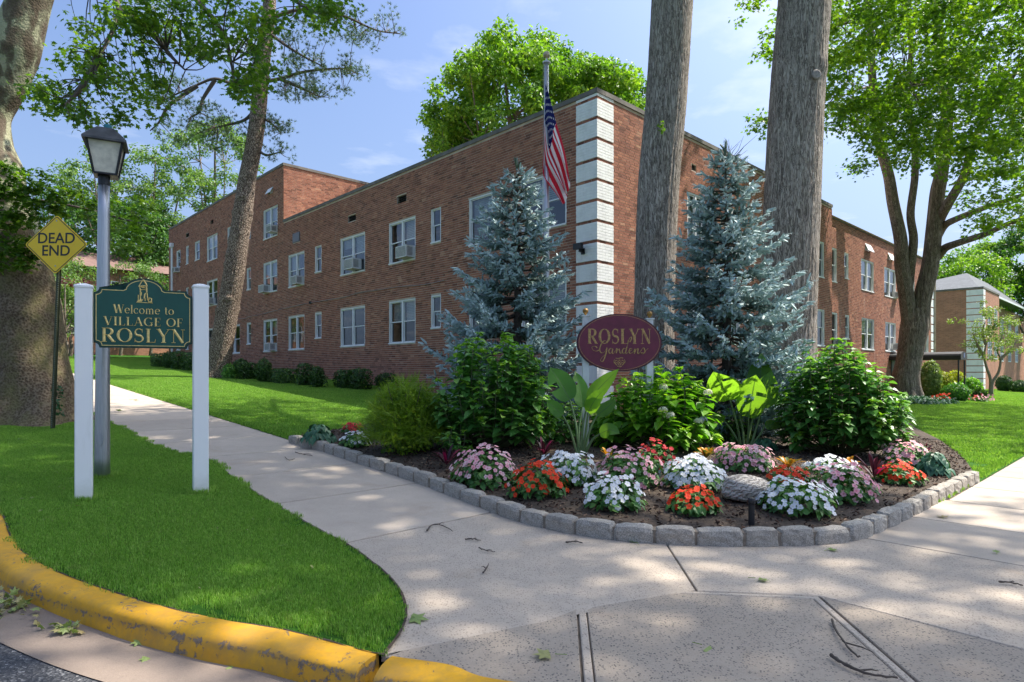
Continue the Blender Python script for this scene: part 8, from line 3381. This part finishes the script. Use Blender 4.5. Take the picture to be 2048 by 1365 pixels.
LIT = [('green leaf on the sunlit pavement below the stone', 1511, 1158, .09, 0), ('curled pale leaf in the middle of the front slab', 1404, 1292, .10, .3), ('pale dry leaf at the front left of the apron', 1110, 1311, .11, .8), ('green leaf at the foot of the granite blocks', 1272, 1086, .12, .1),
       ('leaf at the pointed end of the grass verge', 811, 1237, .13, .1), ('brown leaf on the right walk near the edging', 1886, 1036, .12, 1.0), ('pale leaf in the grass near the sidewalk', 562, 1029, .11, .3), ('small leaf beside the right granite blocks', 1657, 1101, .09, .1),
       ('dried leaf on the left walk between the white posts', 245, 823, .16, .3), ('curled leaf farther up the left walk', 265, 800, .14, .7), ('small leaf in the gutter below the kerb', 290, 1283, .07, .3), ('small leaf in the gutter left of centre', 297, 1311, .06, .3),
       ('leaf in the gutter near the kerb crack', 456, 1330, .06, .4), ('leaf in the middle of the verge', 214, 1085, .10, .2), ('leaf lying in the verge towards its tip', 548, 1095, .10, .2), ('leaf in the grass behind the kerb', 72, 1116, .08, .2), ('small leaf on the right walk', 1993, 1107, .06, .1), ('tan leaf on the bark mulch in front of the orange clump', 1000, 985, .09, 1.0)]
for i, (lab, x_, y_, s_, c_) in enumerate(LIT):
    if 'gutter' in lab or 'kerb crack' in lab:
        v = gp(x_, y_, -.10)
        px2, py2 = x_, y_
        b = v
        mb = MB(); rs = np.random.RandomState(i)
        scatter(mb, MAPLE, np.array([tuple(b)]), frames(np.array([[.3, -.2, 1.0]]), np.array([[math.cos(i), math.sin(i), 0]])), np.array([s_]), rnd=np.array([c_]))
        tag(mb.build('fallen_leaf', M_DEADLEAF, None, loc=b), lab, 'leaf', 'leaves fallen on the ground')
    else:
        litter(lab, x_, y_, s_, c_, i)
# leaf drift in the gutter at the lower left
rs = np.random.RandomState(44)
pts = np.array([tuple(gp(rs.normal(25, 40), rs.normal(1203, 14), -.098 + rs.rand() * .03)) for _ in range(150)] + [tuple(gp(rs.normal(135, 16), rs.normal(1254, 5), -.098 + rs.rand() * .02)) for _ in range(30)])
kk = np.array([float((p_[:2] - KERB[j]) @ KOUT[j]) for p_, j in ((p_, int(np.argmin(np.linalg.norm(KERB - p_[:2], axis=1)))) for p_ in pts)])
pts = pts[kk > .21]
mb = MB(); n = len(pts)
scatter(mb, MAPLE, pts, frames(rs.normal(size=(n, 3)) * .6 + np.array([0, 0, 1.0]), rs.normal(size=(n, 3))), rs.uniform(.03, .07, n), rnd=rs.rand(n) ** .6)
o = mb.build('leaf_drift', M_DEADLEAF); o['kind'] = 'stuff'; o['label'] = 'withered leaves and twigs gathered in the gutter'
# clippings and dry bits lying in the verge
rs = np.random.RandomState(66)
q_ = pv[rs.choice(len(pv), 170)]
q_ = q_ + np.column_stack([rs.normal(size=(170, 2)) * .05, rs.uniform(.018, .034, 170)])
mb = MB()
scatter(mb, LANCE, q_, frames(rs.normal(size=(170, 3)) * .4 + np.array([0, 0, 1.0]), rs.normal(size=(170, 3))), rs.uniform(.015, .06, 170), rnd=rs.rand(170))
o = mb.build('lawn_clippings', M_DEADLEAF); o['kind'] = 'stuff'; o['label'] = 'dry clippings and small leaves scattered in the verge'
